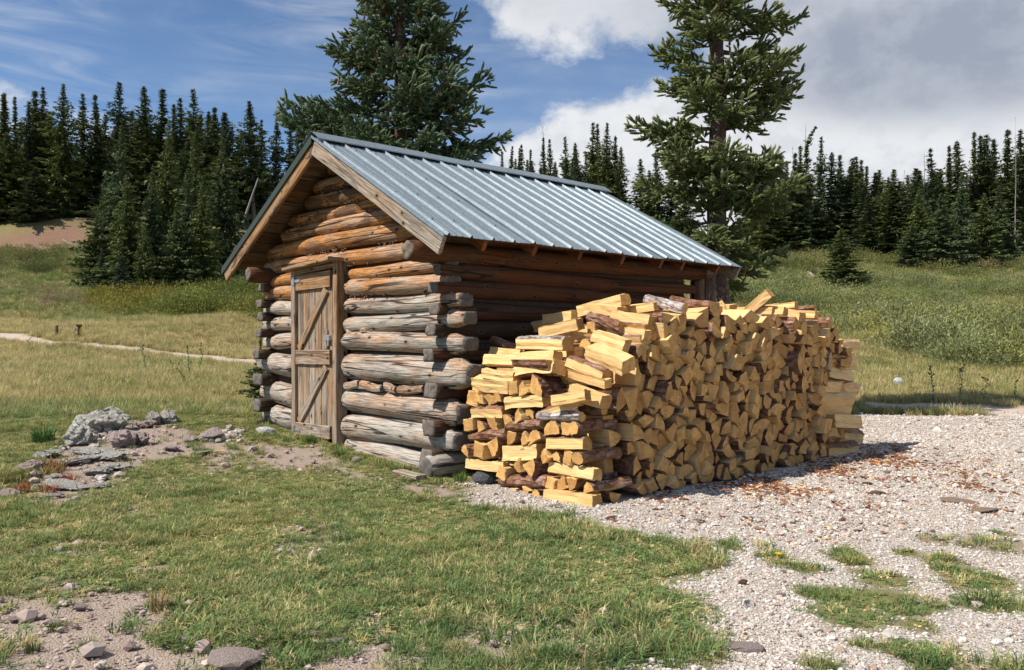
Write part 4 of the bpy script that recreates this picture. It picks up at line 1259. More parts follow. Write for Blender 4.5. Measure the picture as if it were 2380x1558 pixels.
[(2.385,0.2,0),(2.429,0.288,1),(2.405,0.294,1),(2.382,0.291,1),(2.359,0.283,1),(2.337,0.275,1),(2.32,0.256,0)],
[(2.445,0.4,0),(2.427,0.263,1),(2.462,0.268,1),(2.485,0.29,1),(2.501,0.323,1),(2.498,0.358,1),(2.477,0.387,1)],
[(2.565,0.354,0),(2.626,0.266,1),(2.646,0.292,1),(2.663,0.322,1),(2.67,0.356,1),(2.67,0.39,1),(2.659,0.424,0)],
[(0.194,0.343,0),(0.226,0.47,1),(0.193,0.469,1),(0.168,0.451,1),(0.147,0.422,1),(0.148,0.388,1),(0.169,0.358,1)],
[(0.197,0.353,1),(0.304,0.314,0),(0.342,0.434,0),(0.22,0.442,1)],
[(0.47,0.504,1),(0.383,0.437,0),(0.482,0.331,0),(0.522,0.471,1)],
[(0.614,0.415,0),(0.698,0.45,1),(0.683,0.467,1),(0.667,0.485,1),(0.647,0.497,1),(0.625,0.505,1),(0.603,0.509,0)],
[(0.829,0.382,1),(0.819,0.487,0),(0.699,0.451,0),(0.808,0.368,1)],
[(0.927,0.5,0),(0.817,0.501,1),(0.826,0.46,1),(0.85,0.43,1),(0.881,0.405,1),(0.917,0.391,1),(0.956,0.388,0)],
[(1.232,0.36,0),(1.22,0.472,1),(1.187,0.46,1),(1.156,0.442,1),(1.129,0.418,1),(1.115,0.384,1),(1.108,0.35,0)],
[(1.222,0.339,0),(1.288,0.304,0),(1.345,0.387,1),(1.269,0.432,0)],
[(1.496,0.321,0),(1.594,0.422,1),(1.563,0.439,1),(1.528,0.437,1),(1.497,0.419,1),(1.482,0.384,1),(1.478,0.352,1)],
[(1.819,0.506,0),(1.755,0.457,1),(1.78,0.439,1),(1.809,0.432,1),(1.839,0.431,1),(1.868,0.442,1),(1.89,0.463,0)],
[(1.971,0.354,0),(2.046,0.445,0),(1.975,0.486,0),(1.892,0.431,0)],
[(2.182,0.43,1),(2.156,0.446,1),(2.125,0.439,1),(2.106,0.413,1),(2.111,0.383,1),(2.137,0.367,1),(2.168,0.374,1),(2.187,0.4,1)],
[(2.316,0.449,0),(2.224,0.523,0),(2.176,0.435,0),(2.257,0.396,0)],
[(2.442,0.384,0),(2.358,0.385,0),(2.351,0.29,1),(2.43,0.297,0)],
[(2.578,0.317,0),(2.515,0.358,0),(2.484,0.278,0),(2.559,0.273,0)],
[(2.697,0.406,0),(2.82,0.38,1),(2.82,0.406,1),(2.818,0.434,1),(2.809,0.46,1),(2.793,0.483,1),(2.774,0.502,0)],
[(0.175,0.457,0),(0.077,0.535,1),(0.065,0.505,1),(0.07,0.475,1),(0.088,0.448,1),(0.12,0.439,1),(0.15,0.439,1)],
[(0.265,0.457,0),(0.382,0.424,1),(0.382,0.46,1),(0.374,0.495,1),(0.356,0.526,1),(0.327,0.549,1),(0.294,0.566,0)],
[(0.444,0.632,0),(0.381,0.514,1),(0.425,0.501,1),(0.47,0.505,1),(0.514,0.518,1),(0.548,0.549,1),(0.57,0.59,0)],
[(0.537,0.527,0),(0.683,0.492,1),(0.681,0.529,1),(0.661,0.563,1),(0.625,0.574,1),(0.588,0.577,1),(0.555,0.559,1)],
[(0.808,0.579,0),(0.674,0.569,0),(0.698,0.451,0),(0.808,0.485,0)],
[(1.003,0.544,0),(0.95,0.463,1),(0.98,0.45,1),(1.011,0.448,1),(1.042,0.455,1),(1.068,0.474,1),(1.088,0.499,0)],
[(1.126,0.593,0),(1.104,0.5,1),(1.225,0.472,0),(1.232,0.575,0)],
[(1.224,0.451,0),(1.347,0.402,1),(1.354,0.449,1),(1.339,0.492,1),(1.312,0.531,1),(1.277,0.561,1),(1.234,0.577,0)],
[(1.436,0.52,1),(1.354,0.443,0),(1.474,0.319,0),(1.492,0.494,1)],
[(1.698,0.447,1),(1.724,0.437,1),(1.75,0.448,1),(1.762,0.475,1),(1.753,0.501,1),(1.727,0.511,1),(1.7,0.499,1),(1.688,0.473,1)],
[(1.917,0.448,0),(2.031,0.524,1),(1.992,0.549,1),(1.944,0.569,1),(1.894,0.565,1),(1.849,0.544,1),(1.815,0.51,0)],
[(2.016,0.478,0),(2.097,0.397,1),(2.116,0.433,1),(2.12,0.473,1),(2.11,0.512,1),(2.092,0.547,1),(2.059,0.572,0)],
[(2.185,0.454,0),(2.227,0.531,1),(2.192,0.534,1),(2.161,0.523,1),(2.136,0.502,1),(2.122,0.47,1),(2.117,0.438,0)],
[(2.369,0.486,0),(2.287,0.422,1),(2.318,0.403,1),(2.353,0.39,1),(2.39,0.388,1),(2.426,0.391,1),(2.459,0.41,0)],
[(2.557,0.45,0),(2.444,0.452,1),(2.454,0.418,1),(2.474,0.391,1),(2.497,0.365,1),(2.561,0.343,0)],
[(2.557,0.477,0),(2.56,0.376,1),(2.586,0.377,1),(2.607,0.386,1),(2.626,0.4,1),(2.65,0.442,0)],
[(0.116,0.561,0),(0.004,0.631,1),(0,0.605,1),(0,0.578,1),(0.007,0.524,1),(0.023,0.5,0)],
[(0.173,0.46,0),(0.279,0.515,1),(0.247,0.541,1),(0.208,0.557,1),(0.166,0.563,1),(0.125,0.551,1),(0.09,0.526,0)],
[(0.404,0.604,0),(0.319,0.635,1),(0.312,0.604,1),(0.32,0.576,1),(0.331,0.547,1),(0.355,0.528,1),(0.381,0.515,0)],
[(0.532,0.715,1),(0.458,0.629,0),(0.577,0.589,0),(0.579,0.702,1)],
[(0.681,0.693,1),(0.677,0.57,0),(0.808,0.58,0),(0.719,0.711,1)],
[(1.006,0.55,0),(0.914,0.57,1),(0.915,0.55,1),(0.918,0.527,1),(0.923,0.505,1),(0.939,0.488,1),(0.956,0.473,0)],
[(1.134,0.611,0),(1.064,0.644,0),(1.022,0.535,0),(1.078,0.506,0)],
[(1.385,0.627,0),(1.273,0.595,1),(1.289,0.556,1),(1.317,0.528,1),(1.355,0.514,1),(1.394,0.51,1),(1.431,0.517,0)],
[(1.529,0.575,0),(1.475,0.508,0),(1.572,0.435,0),(1.622,0.507,0)],
[(1.668,0.43,0),(1.71,0.522,1),(1.675,0.522,1),(1.644,0.509,1),(1.614,0.491,1),(1.593,0.464,1),(1.584,0.429,0)],
[(1.716,0.568,1),(1.767,0.477,0),(1.901,0.588,0),(1.776,0.648,1)],
[(1.911,0.702,0),(1.823,0.648,1),(1.837,0.624,1),(1.858,0.609,1),(1.882,0.598,1),(1.907,0.588,1),(1.933,0.586,0)],
[(2.195,0.569,0),(2.097,0.591,1),(2.093,0.57,1),(2.096,0.549,1),(2.103,0.529,1),(2.113,0.51,1),(2.129,0.495,0)],
[(2.336,0.468,0),(2.293,0.595,1),(2.268,0.577,1),(2.256,0.546,1),(2.256,0.511,1),(2.276,0.483,1),(2.304,0.467,1)],
[(2.482,0.568,0),(2.412,0.475,1),(2.442,0.455,1),(2.475,0.452,1),(2.508,0.452,1),(2.54,0.468,1),(2.566,0.488,0)],
[(2.7,0.412,0),(2.769,0.498,1),(2.737,0.515,1),(2.699,0.526,1),(2.663,0.518,1),(2.631,0.496,1),(2.606,0.47,0)],
[(0.168,0.605,1),(0.118,0.724,0),(0.001,0.636,0),(0.142,0.557,1)],
[(0.311,0.628,0),(0.186,0.589,1),(0.204,0.561,1),(0.233,0.548,1),(0.266,0.552,1),(0.295,0.568,1),(0.311,0.597,1)],
[(0.303,0.642,0),(0.424,0.597,1),(0.427,0.63,1),(0.413,0.66,1),(0.384,0.676,1),(0.351,0.679,1),(0.321,0.665,1)],
[(0.666,0.667,0),(0.58,0.591,1),(0.603,0.577,1),(0.634,0.574,1),(0.66,0.587,1),(0.677,0.611,1),(0.677,0.643,1)],
[(0.921,0.617,0),(0.801,0.621,1),(0.805,0.587,1),(0.82,0.557,1),(0.839,0.529,1),(0.869,0.512,1),(0.902,0.501,0)],
[(1.049,0.606,0),(0.922,0.617,1),(0.927,0.586,1),(0.949,0.564,1),(0.98,0.557,1),(1.013,0.559,1),(1.038,0.578,1)],
[(1.266,0.621,1),(1.249,0.647,1),(1.218,0.654,1),(1.19,0.638,1),(1.182,0.609,1),(1.199,0.583,1),(1.23,0.576,1),(1.258,0.592,1)],
[(1.484,0.521,1),(1.495,0.548,1),(1.483,0.576,1),(1.456,0.589,1),(1.429,0.579,1),(1.418,0.552,1),(1.429,0.524,1),(1.457,0.511,1)],
[(1.522,0.582,0),(1.607,0.519,1),(1.623,0.555,1),(1.623,0.593,1),(1.616,0.633,1),(1.589,0.663,1),(1.555,0.682,0)],
[(1.723,0.528,0),(1.702,0.629,1),(1.676,0.618,1),(1.652,0.599,1),(1.632,0.577,1),(1.622,0.549,1),(1.621,0.518,0)],
[(1.81,0.764,0),(1.816,0.65,1),(1.843,0.663,1),(1.873,0.679,1),(1.898,0.7,1),(1.912,0.73,1),(1.921,0.761,0)],
[(1.923,0.642,0),(2.032,0.524,1),(2.051,0.557,1),(2.049,0.595,1),(2.029,0.631,1),(1.999,0.658,1),(1.956,0.657,1)],
[(2.286,0.654,1),(2.166,0.666,0),(2.207,0.534,0),(2.296,0.598,1)],
[(2.332,0.484,0),(2.423,0.49,1),(2.415,0.523,1),(2.395,0.548,1),(2.368,0.567,1),(2.336,0.574,1),(2.303,0.569,0)],
[(2.485,0.573,1),(2.46,0.67,0),(2.306,0.614,0),(2.441,0.517,1)],
[(2.629,0.511,0),(2.735,0.534,1),(2.725,0.555,1),(2.713,0.577,1),(2.694,0.592,1),(2.676,0.607,1),(2.652,0.615,0)],
[(0.091,0.766,1),(0,0.784,0),(0,0.666,0),(0.096,0.709,1)],
[(0.218,0.6,1),(0.305,0.627,0),(0.266,0.71,0),(0.199,0.625,1)],
[(0.439,0.762,0),(0.374,0.686,1),(0.401,0.667,1),(0.431,0.664,1),(0.462,0.664,1),(0.491,0.676,1),(0.515,0.697,0)],
[(0.58,0.732,0),(0.578,0.607,1),(0.605,0.615,1),(0.626,0.637,1),(0.64,0.668,1),(0.628,0.7,1),(0.61,0.723,1)],
[(0.841,0.621,0),(0.965,0.617,1),(0.958,0.646,1),(0.935,0.666,1),(0.904,0.673,1),(0.873,0.671,1),(0.85,0.648,1)],
[(1.032,0.609,1),(1.087,0.728,0),(0.943,0.769,0),(0.967,0.614,1)],
[(1.056,0.657,0),(1.176,0.589,1),(1.187,0.63,1),(1.187,0.675,1),(1.175,0.719,1),(1.148,0.756,1),(1.112,0.782,0)],
[(1.36,0.704,0),(1.248,0.653,0),(1.28,0.598,0),(1.386,0.628,0)],
[(1.512,0.713,1),(1.414,0.628,0),(1.512,0.556,0),(1.552,0.678,1)],
[(1.67,0.614,1),(1.724,0.693,0),(1.611,0.748,0),(1.618,0.626,1)],
[(1.731,0.742,0),(1.717,0.636,1),(1.814,0.658,0),(1.81,0.741,0)],
[(2.029,0.757,0),(1.921,0.756,1),(1.922,0.658,0),(2.019,0.659,0)],
[(2.026,0.716,0),(2.054,0.571,1),(2.087,0.587,1),(2.106,0.619,1),(2.107,0.657,1),(2.094,0.692,1),(2.063,0.713,1)],
[(2.093,0.593,0),(2.181,0.573,1),(2.185,0.596,1),(2.18,0.618,1),(2.169,0.638,1),(2.157,0.656,1),(2.14,0.67,0)],
[(2.463,0.672,0),(2.433,0.808,1),(2.386,0.791,1),(2.349,0.761,1),(2.33,0.717,1),(2.325,0.669,1),(2.331,0.624,0)],
[(2.604,0.604,0),(2.474,0.62,1),(2.485,0.577,1),(2.51,0.542,1),(2.547,0.518,1),(2.587,0.503,1),(2.63,0.502,0)],
[(2.655,0.618,0),(2.796,0.549,1),(2.82,0.657,0),(2.703,0.697,0)],
[(0.046,0.78,1),(0.092,0.863,0),(0.001,0.91,0),(0.001,0.785,1)],
[(0.174,0.593,0),(0.257,0.701,1),(0.233,0.719,1),(0.176,0.734,1),(0.119,0.724,0)],
[(0.392,0.709,0),(0.347,0.807,1),(0.32,0.784,1),(0.299,0.755,1),(0.287,0.721,1),(0.285,0.686,1),(0.295,0.651,0)],
[(0.481,0.728,0),(0.57,0.708,1),(0.575,0.732,1),(0.571,0.755,1),(0.561,0.776,1),(0.547,0.795,1),(0.528,0.809,0)],
[(0.658,0.674,0),(0.712,0.722,0),(0.666,0.814,1),(0.585,0.751,0)],
[(0.84,0.761,0),(0.812,0.661,1),(0.844,0.664,1),(0.875,0.673,1),(0.903,0.691,1),(0.924,0.716,1),(0.937,0.746,0)],
[(1.087,0.729,0),(1.114,0.816,1),(1.086,0.821,1),(1.059,0.817,1),(1.035,0.803,1),(1.015,0.786,1),(1.002,0.761,0)],
[(1.275,0.767,0),(1.257,0.677,1),(1.281,0.676,1),(1.306,0.681,1),(1.329,0.693,1),(1.346,0.713,1),(1.36,0.731,0)],
[(1.403,0.749,0),(1.429,0.656,1),(1.463,0.672,1),(1.484,0.7,1),(1.5,0.733,1),(1.496,0.77,1),(1.483,0.803,0)],
[(1.604,0.775,0),(1.501,0.772,1),(1.506,0.737,1),(1.524,0.709,1),(1.549,0.685,1),(1.582,0.674,1),(1.614,0.671,0)],
[(1.853,0.778,0),(1.858,0.879,1),(1.82,0.869,1),(1.783,0.85,1),(1.752,0.822,1),(1.734,0.785,1),(1.731,0.743,0)],
[(1.975,0.88,0),(1.898,0.768,1),(1.941,0.757,1),(1.985,0.758,1),(2.028,0.77,1),(2.061,0.8,1),(2.084,0.84,0)],
[(2.147,0.783,0),(2.053,0.747,1),(2.068,0.715,1),(2.093,0.694,1),(2.121,0.677,1),(2.153,0.668,1),(2.185,0.668,0)],
[(2.08,0.775,1),(2.153,0.785,0),(2.143,0.881,0),(2.065,0.804,1)],
[(2.556,0.629,0),(2.476,0.707,1),(2.463,0.684,1),(2.465,0.656,1),(2.479,0.631,1),(2.505,0.617,1),(2.533,0.616,1)],
[(2.583,0.677,0),(2.612,0.579,1),(2.645,0.606,1),(2.669,0.643,1),(2.672,0.685,1),(2.662,0.727,1),(2.639,0.761,0)],
[(0.088,0.838,0),(0.096,0.719,1),(0.135,0.729,1),(0.168,0.751,1),(0.192,0.783,1),(0.204,0.822,1),(0.203,0.861,0)],
[(0.267,0.711,0),(0.343,0.819,1),(0.301,0.83,1),(0.259,0.824,1),(0.219,0.807,1),(0.189,0.776,1),(0.17,0.737,0)],
[(0.53,0.815,0),(0.456,0.848,1),(0.45,0.823,1),(0.444,0.796,1),(0.452,0.771,1),(0.463,0.748,1),(0.48,0.728,0)],
[(0.642,0.907,0),(0.511,0.843,1),(0.582,0.75,0),(0.688,0.832,0)],
[(0.829,0.725,0),(0.763,0.793,1),(0.743,0.757,1),(0.739,0.716,1),(0.746,0.676,1),(0.768,0.641,1),(0.799,0.616,0)],
[(0.922,0.777,0),(0.997,0.755,0),(1.043,0.844,0),(0.993,0.876,0)],
[(1.254,0.669,1),(1.27,0.748,0),(1.155,0.749,0),(1.222,0.654,1)],
[(1.356,0.719,0),(1.392,0.614,1),(1.414,0.63,1),(1.428,0.656,1),(1.419,0.682,1),(1.408,0.707,1),(1.383,0.721,1)],
[(1.55,0.903,0),(1.49,0.787,1),(1.515,0.78,1),(1.542,0.774,1),(1.569,0.775,1),(1.595,0.782,1),(1.62,0.793,0)],
[(1.607,0.76,0),(1.718,0.697,1),(1.729,0.737,1),(1.733,0.78,1),(1.72,0.821,1),(1.69,0.853,1),(1.654,0.876,0)],
[(1.959,0.858,0),(1.894,0.925,1),(1.874,0.897,1),(1.858,0.863,1),(1.862,0.827,1),(1.869,0.793,1),(1.894,0.763,0)],
[(2.065,0.991,0),(1.999,0.873,1),(2.033,0.86,1),(2.069,0.852,1),(2.105,0.856,1),(2.137,0.877,1),(2.166,0.9,0)],
[(2.185,0.665,0),(2.326,0.651,1),(2.32,0.686,1),(2.297,0.71,1),(2.262,0.721,1),(2.227,0.722,1),(2.198,0.694,1)],
[(2.55,0.825,0),(2.441,0.864,1),(2.437,0.838,1),(2.434,0.81,1),(2.44,0.783,1),(2.453,0.759,1),(2.472,0.737,0)],
[(2.609,0.718,0),(2.522,0.792,0),(2.461,0.723,0),(2.531,0.655,0)],
[(2.82,0.661,0),(2.82,0.815,1),(2.783,0.805,1),(2.757,0.777,1),(2.749,0.738,1),(2.757,0.699,1),(2.782,0.671,1)],
[(0.092,0.927,0),(0.096,0.84,1),(0.196,0.861,0),(0.168,0.948,0)],
[(0.36,0.905,0),(0.314,0.932,0),(0.261,0.841,1),(0.334,0.823,0)],
[(0.349,0.804,0),(0.389,0.718,1),(0.419,0.739,1),(0.436,0.772,1),(0.44,0.79,0)],
[(0.51,0.844,0),(0.623,0.899,1),(0.602,0.93,1),(0.574,0.953,1),(0.541,0.97,1),(0.503,0.969,1),(0.467,0.962,0)],
[(0.763,0.793,0),(0.689,0.832,1),(0.686,0.808,1),(0.685,0.784,1),(0.693,0.762,1),(0.705,0.742,1),(0.723,0.726,0)],
[(0.816,0.765,0),(0.916,0.75,0),(0.938,0.87,0),(0.832,0.887,0)],
[(1.273,0.768,0),(1.157,0.872,1),(1.14,0.837,1),(1.145,0.8,1),(1.169,0.768,1),(1.205,0.749,1),(1.243,0.749,1)],
[(1.393,0.719,0),(1.405,0.843,1),(1.373,0.842,1),(1.344,0.831,1),(1.314,0.819,1),(1.277,0.768,0)],
[(1.445,0.779,1),(1.468,0.794,1),(1.473,0.823,1),(1.458,0.848,1),(1.431,0.854,1),(1.408,0.839,1),(1.403,0.81,1),(1.418,0.785,1)],
[(1.674,0.885,0),(1.735,0.803,1),(1.757,0.829,1),(1.772,0.859,1),(1.775,0.893,1),(1.774,0.926,1),(1.762,0.958,0)],
[(2.024,0.92,0),(1.939,1.025,0),(1.866,0.955,0),(1.945,0.873,0)],
[(2.151,0.914,0),(2.213,1,0),(2.111,1.066,0),(2.062,0.996,0)],
[(2.265,0.739,0),(2.169,0.829,1),(2.155,0.801,1),(2.154,0.765,1),(2.174,0.738,1),(2.205,0.723,1),(2.238,0.722,1)],
[(2.294,0.714,0),(2.353,0.765,0),(2.275,0.855,1),(2.213,0.79,0)],
[(2.671,0.799,0),(2.61,0.879,1),(2.585,0.852,1),(2.57,0.819,1),(2.574,0.784,1),(2.584,0.75,1),(2.604,0.723,0)],
[(2.644,0.756,0),(2.727,0.69,1),(2.744,0.721,1),(2.751,0.756,1),(2.747,0.791,1),(2.727,0.822,1),(2.702,0.846,0)],
[(0.079,0.972,1),(0.047,0.979,1),(0.018,0.961,1),(0.009,0.927,1),(0.025,0.899,1),(0.057,0.892,1),(0.086,0.91,1),(0.096,0.944,1)],
[(0.312,0.93,0),(0.189,0.967,1),(0.184,0.934,1),(0.185,0.899,1),(0.198,0.867,1),(0.224,0.842,1),(0.246,0.819,0)],
[(0.365,0.917,0),(0.349,0.805,1),(0.39,0.807,1),(0.427,0.823,1),(0.458,0.85,1),(0.475,0.888,1),(0.478,0.929,0)],
[(0.7,0.83,0),(0.767,0.963,1),(0.734,0.968,1),(0.699,0.955,1),(0.676,0.925,1),(0.661,0.891,1),(0.676,0.853,1)],
[(0.701,0.83,0),(0.808,0.767,1),(0.82,0.804,1),(0.825,0.846,1),(0.812,0.885,1),(0.789,0.918,1),(0.758,0.943,0)],
[(0.931,0.872,0),(0.879,0.978,1),(0.848,0.948,1),(0.834,0.931,1),(0.825,0.91,1),(0.816,0.891,0)],
[(1.111,0.92,0),(1.006,0.912,1),(1.015,0.876,1),(1.039,0.848,1),(1.069,0.827,1),(1.106,0.819,1),(1.141,0.821,0)],
[(1.331,0.852,0),(1.204,0.866,1),(1.209,0.837,1),(1.23,0.808,1),(1.261,0.799,1),(1.294,0.808,1),(1.32,0.824,1)],
[(1.512,0.831,0),(1.559,0.921,1),(1.524,0.933,1),(1.489,0.932,1),(1.457,0.917,1),(1.431,0.893,1),(1.414,0.863,0)],
[(1.676,0.934,0),(1.554,0.911,1),(1.574,0.867,1),(1.607,0.831,1),(1.63,0.821,0)],
[(1.865,0.974,0),(1.763,0.958,1),(1.803,0.865,0),(1.867,0.884,0)],
[(2.007,1.093,1),(1.926,1.042,0),(2.025,0.921,0),(2.077,1.05,1)],
[(2.271,0.885,0),(2.225,1.003,1),(2.192,0.969,1),(2.169,0.925,1),(2.164,0.875,1),(2.182,0.828,1),(2.212,0.79,0)],
[(2.44,0.865,0),(2.309,0.894,1),(2.305,0.866,1),(2.308,0.837,1),(2.319,0.811,1),(2.335,0.787,1),(2.354,0.766,0)],
[(2.529,0.953,0),(2.511,0.84,1),(2.551,0.842,1),(2.587,0.859,1),(2.617,0.886,1),(2.636,0.921,1),(2.643,0.959,0)],
[(2.82,0.877,0),(2.792,0.969,1),(2.753,0.943,1),(2.73,0.904,1),(2.726,0.859,1),(2.733,0.815,1),(2.756,0.778,0)],
[(0.156,1.048,0),(0.079,1,1),(0.094,0.979,1),(0.114,0.965,1),(0.137,0.954,1),(0.185,0.946,0)],
[(0.404,0.96,0),(0.323,1.012,0),(0.306,0.953,0),(0.356,0.909,0)],
[(0.456,0.928,0),(0.486,1.031,1),(0.461,1.031,1),(0.437,1.024,1),(0.414,1.012,1),(0.394,0.998,1),(0.379,0.977,0)],
[(0.656,0.899,0),(0.729,1.001,1),(0.693,1.016,1),(0.654,1.023,1),(0.615,1.013,1),(0.579,1.001,1),(0.549,0.971,0)],
[(0.753,0.983,1),(0.806,0.911,0),(0.883,0.983,0),(0.796,1.027,1)],
[(0.962,0.998,1),(0.888,0.962,0),(0.952,0.848,0),(1.019,0.929,1)],
[(1.199,1.004,0),(1.123,0.885,1),(1.173,0.867,1),(1.226,0.867,1),(1.277,0.885,1),(1.315,0.922,1),(1.337,0.972,0)],
[(1.299,0.856,1),(1.413,0.844,0),(1.408,1.015,0),(1.29,0.895,1)],
[(1.412,0.908,0),(1.538,0.949,1),(1.52,0.976,1),(1.489,0.992,1),(1.457,0.985,1),(1.426,0.973,1),(1.411,0.94,1)],
[(1.687,0.907,0),(1.801,0.986,0),(1.758,1.068,0),(1.656,0.99,0)],
[(1.92,1.113,0),(1.785,1.074,1),(1.806,0.966,0),(1.917,1.006,0)],
[(2.093,1.194,0),(1.994,1.107,1),(2.021,1.085,1),(2.054,1.071,1),(2.089,1.066,1),(2.125,1.068,1),(2.158,1.078,0)],
[(2.317,1.059,0),(2.194,1.084,1),(2.198,1.049,1),(2.216,1.02,1),(2.235,0.991,1),(2.267,0.974,1),(2.295,0.959,0)],
[(2.306,0.896,1),(2.417,0.871,0),(2.415,1,0),(2.296,0.957,1)],
[(2.418,0.871,1),(2.511,0.848,0),(2.528,0.952,0),(2.417,0.94,1)],
[(2.725,0.844,0),(2.726,0.965,1),(2.644,0.959,0),(2.629,0.855,0)],
[(0.323,1.054,0),(0.21,1.071,0),(0.179,0.971,0),(0.3,0.935,0)],
[(0.452,1.04,0),(0.359,1.134,0),(0.297,1.091,0),(0.375,0.985,0)],
[(0.558,0.982,0),(0.562,1.058,1),(0.534,1.052,1),(0.51,1.037,1),(0.49,1.015,1),(0.475,0.991,1),(0.469,0.964,0)],
[(0.606,1.121,0),(0.562,1.021,1),(0.599,1.015,1),(0.64,1.02,1),(0.677,1.037,1),(0.701,1.073,1),(0.713,1.11,0)],
[(0.733,1.115,0),(0.671,1.026,1),(0.708,1.011,1),(0.75,1.006,1),(0.788,1.022,1),(0.819,1.047,1),(0.838,1.084,0)],
[(0.961,0.999,0),(0.919,1.097,0),(0.842,1.058,0),(0.894,0.966,0)],
[(1.037,0.916,1),(1.138,0.925,0),(1.102,1.047,0),(1.019,0.931,1)],
[(1.36,0.968,0),(1.37,1.063,0),(1.234,1.096,1),(1.226,0.999,0)],
[(1.387,1.071,0),(1.424,0.978,0),(1.53,1.002,0),(1.507,1.094,0)],
[(1.512,0.99,0),(1.565,0.914,0),(1.652,0.97,0),(1.603,1.046,0)],
[(1.822,1.085,0),(1.772,1.202,1),(1.704,1.141,0),(1.717,1.058,0)],
[(1.823,1.086,0),(1.958,1.125,1),(1.918,1.197,0),(1.812,1.183,0)],
[(2.164,1.069,0),(2.251,1.116,1),(2.232,1.14,1),(2.207,1.159,1),(2.176,1.165,1),(2.146,1.168,1),(2.116,1.155,0)],
[(2.438,1.009,0),(2.336,1.087,1),(2.323,1.065,1),(2.309,1.016,1),(2.309,0.99,1),(2.316,0.965,0)],
[(2.681,0.962,0),(2.754,1.07,1),(2.703,1.083,1),(2.655,1.071,1),(2.608,1.049,1),(2.58,1.003,1),(2.565,0.956,0)],
[(2.819,0.993,0),(2.748,1.058,1),(2.734,1.036,1),(2.723,1.012,1),(2.722,0.985,1),(2.728,0.959,1),(2.742,0.936,0)],
[(0.011,0.957,0),(0.133,1.035,1),(0.106,1.06,1),(0.069,1.068,1),(0.034,1.057,1),(0.009,1.028,1),(0,0.992,1)],
[(0.239,1.084,0),(0.173,1.176,1),(0.115,1.124,0),(0.131,1.039,0)],
[(0.483,1.066,0),(0.577,1.057,1),(0.575,1.078,1),(0.573,1.099,1),(0.563,1.117,1),(0.549,1.133,1),(0.532,1.145,0)],
[(0.762,1.21,0),(0.649,1.136,1),(0.673,1.115,1),(0.704,1.112,1),(0.742,1.117,1),(0.764,1.144,1),(0.773,1.177,1)],
[(0.855,1.065,0),(0.971,1.125,1),(0.942,1.16,1),(0.902,1.185,1),(0.857,1.196,1),(0.811,1.188,1),(0.771,1.164,0)],
[(1.085,1.026,0),(0.984,1.114,1),(0.969,1.076,1),(0.964,1.036,1),(0.97,0.996,1),(0.993,0.962,1),(1.021,0.935,0)],
[(1.15,0.929,0),(1.213,1.027,1),(1.186,1.035,1),(1.157,1.028,1),(1.135,1.007,1),(1.125,0.979,1),(1.132,0.95,1)],
[(1.258,1.091,0),(1.384,1.061,1),(1.383,1.093,1),(1.364,1.117,1),(1.335,1.136,1),(1.302,1.136,1),(1.273,1.118,1)],
[(1.401,1.075,0),(1.506,1.095,1),(1.486,1.127,1),(1.456,1.152,1),(1.419,1.162,1),(1.381,1.156,1),(1.347,1.137,0)],
[(1.506,1.101,0),(1.53,1.003,1),(1.563,1.023,1),(1.587,1.052,1),(1.594,1.089,1),(1.592,1.125,1),(1.572,1.159,0)],
[(1.759,1.192,0),(1.645,1.251,0),(1.6,1.212,0),(1.697,1.137,0)],
[(2.065,1.21,0),(1.928,1.182,1),(1.943,1.154,1),(1.973,1.138,1),(2.009,1.132,1),(2.041,1.15,1),(2.062,1.177,1)],
[(2.09,1.255,1),(2.115,1.156,0),(2.26,1.235,0),(2.146,1.315,1)],
[(2.312,1.061,0),(2.373,1.131,1),(2.339,1.144,1),(2.303,1.146,1),(2.27,1.133,1),(2.245,1.107,1),(2.226,1.078,0)],
[(2.537,1.047,0),(2.421,1.051,1),(2.434,1.016,1),(2.457,0.986,1),(2.488,0.964,1),(2.526,0.954,1),(2.564,0.956,0)],
[(2.685,1.128,0),(2.793,1.04,1),(2.809,1.073,1),(2.82,1.11,1),(2.82,1.148,1),(2.809,1.185,1),(2.787,1.217,0)],
[(0.003,1.085,1),(0.111,1.06,0),(0.119,1.216,0),(0.004,1.133,1)],
[(0.32,1.17,0),(0.224,1.106,1),(0.245,1.089,1),(0.274,1.083,1),(0.301,1.095,1),(0.322,1.115,1),(0.33,1.142,1)],
[(0.46,1.032,0),(0.543,1.165,1),(0.504,1.177,1),(0.467,1.166,1),(0.435,1.14,1),(0.431,1.096,1),(0.436,1.059,1)],
[(0.692,1.165,0),(0.704,1.265,1),(0.656,1.26,1),(0.613,1.237,1),(0.582,1.199,1),(0.568,1.154,1),(0.573,1.106,0)],
[(0.821,1.319,0),(0.713,1.254,1),(0.743,1.221,1),(0.781,1.2,1),(0.824,1.191,1),(0.868,1.2,1),(0.908,1.219,0)],
[(1.068,1.136,0),(0.951,1.243,1),(0.935,1.21,1),(0.936,1.167,1),(0.963,1.138,1),(0.999,1.119,1),(1.036,1.117,1)],
[(1.124,1.002,0),(1.223,1.082,1),(1.19,1.153,0),(1.099,1.056,0)],
[(1.192,1.151,1),(1.222,1.09,0),(1.314,1.144,0),(1.218,1.184,1)],
[(1.514,1.255,0),(1.384,1.219,1),(1.406,1.192,1),(1.431,1.163,1),(1.465,1.15,1),(1.5,1.141,1),(1.536,1.141,0)],
[(1.674,1.123,0),(1.604,1.046,0),(1.639,0.995,0),(1.725,1.044,0)],
[(1.536,1.147,0),(1.624,1.18,1),(1.611,1.2,1),(1.592,1.219,1),(1.57,1.234,1),(1.544,1.239,1),(1.518,1.238,0)],
[(1.851,1.197,0),(1.964,1.199,1),(1.954,1.238,1),(1.931,1.273,1),(1.899,1.3,1),(1.857,1.31,1),(1.817,1.305,0)],
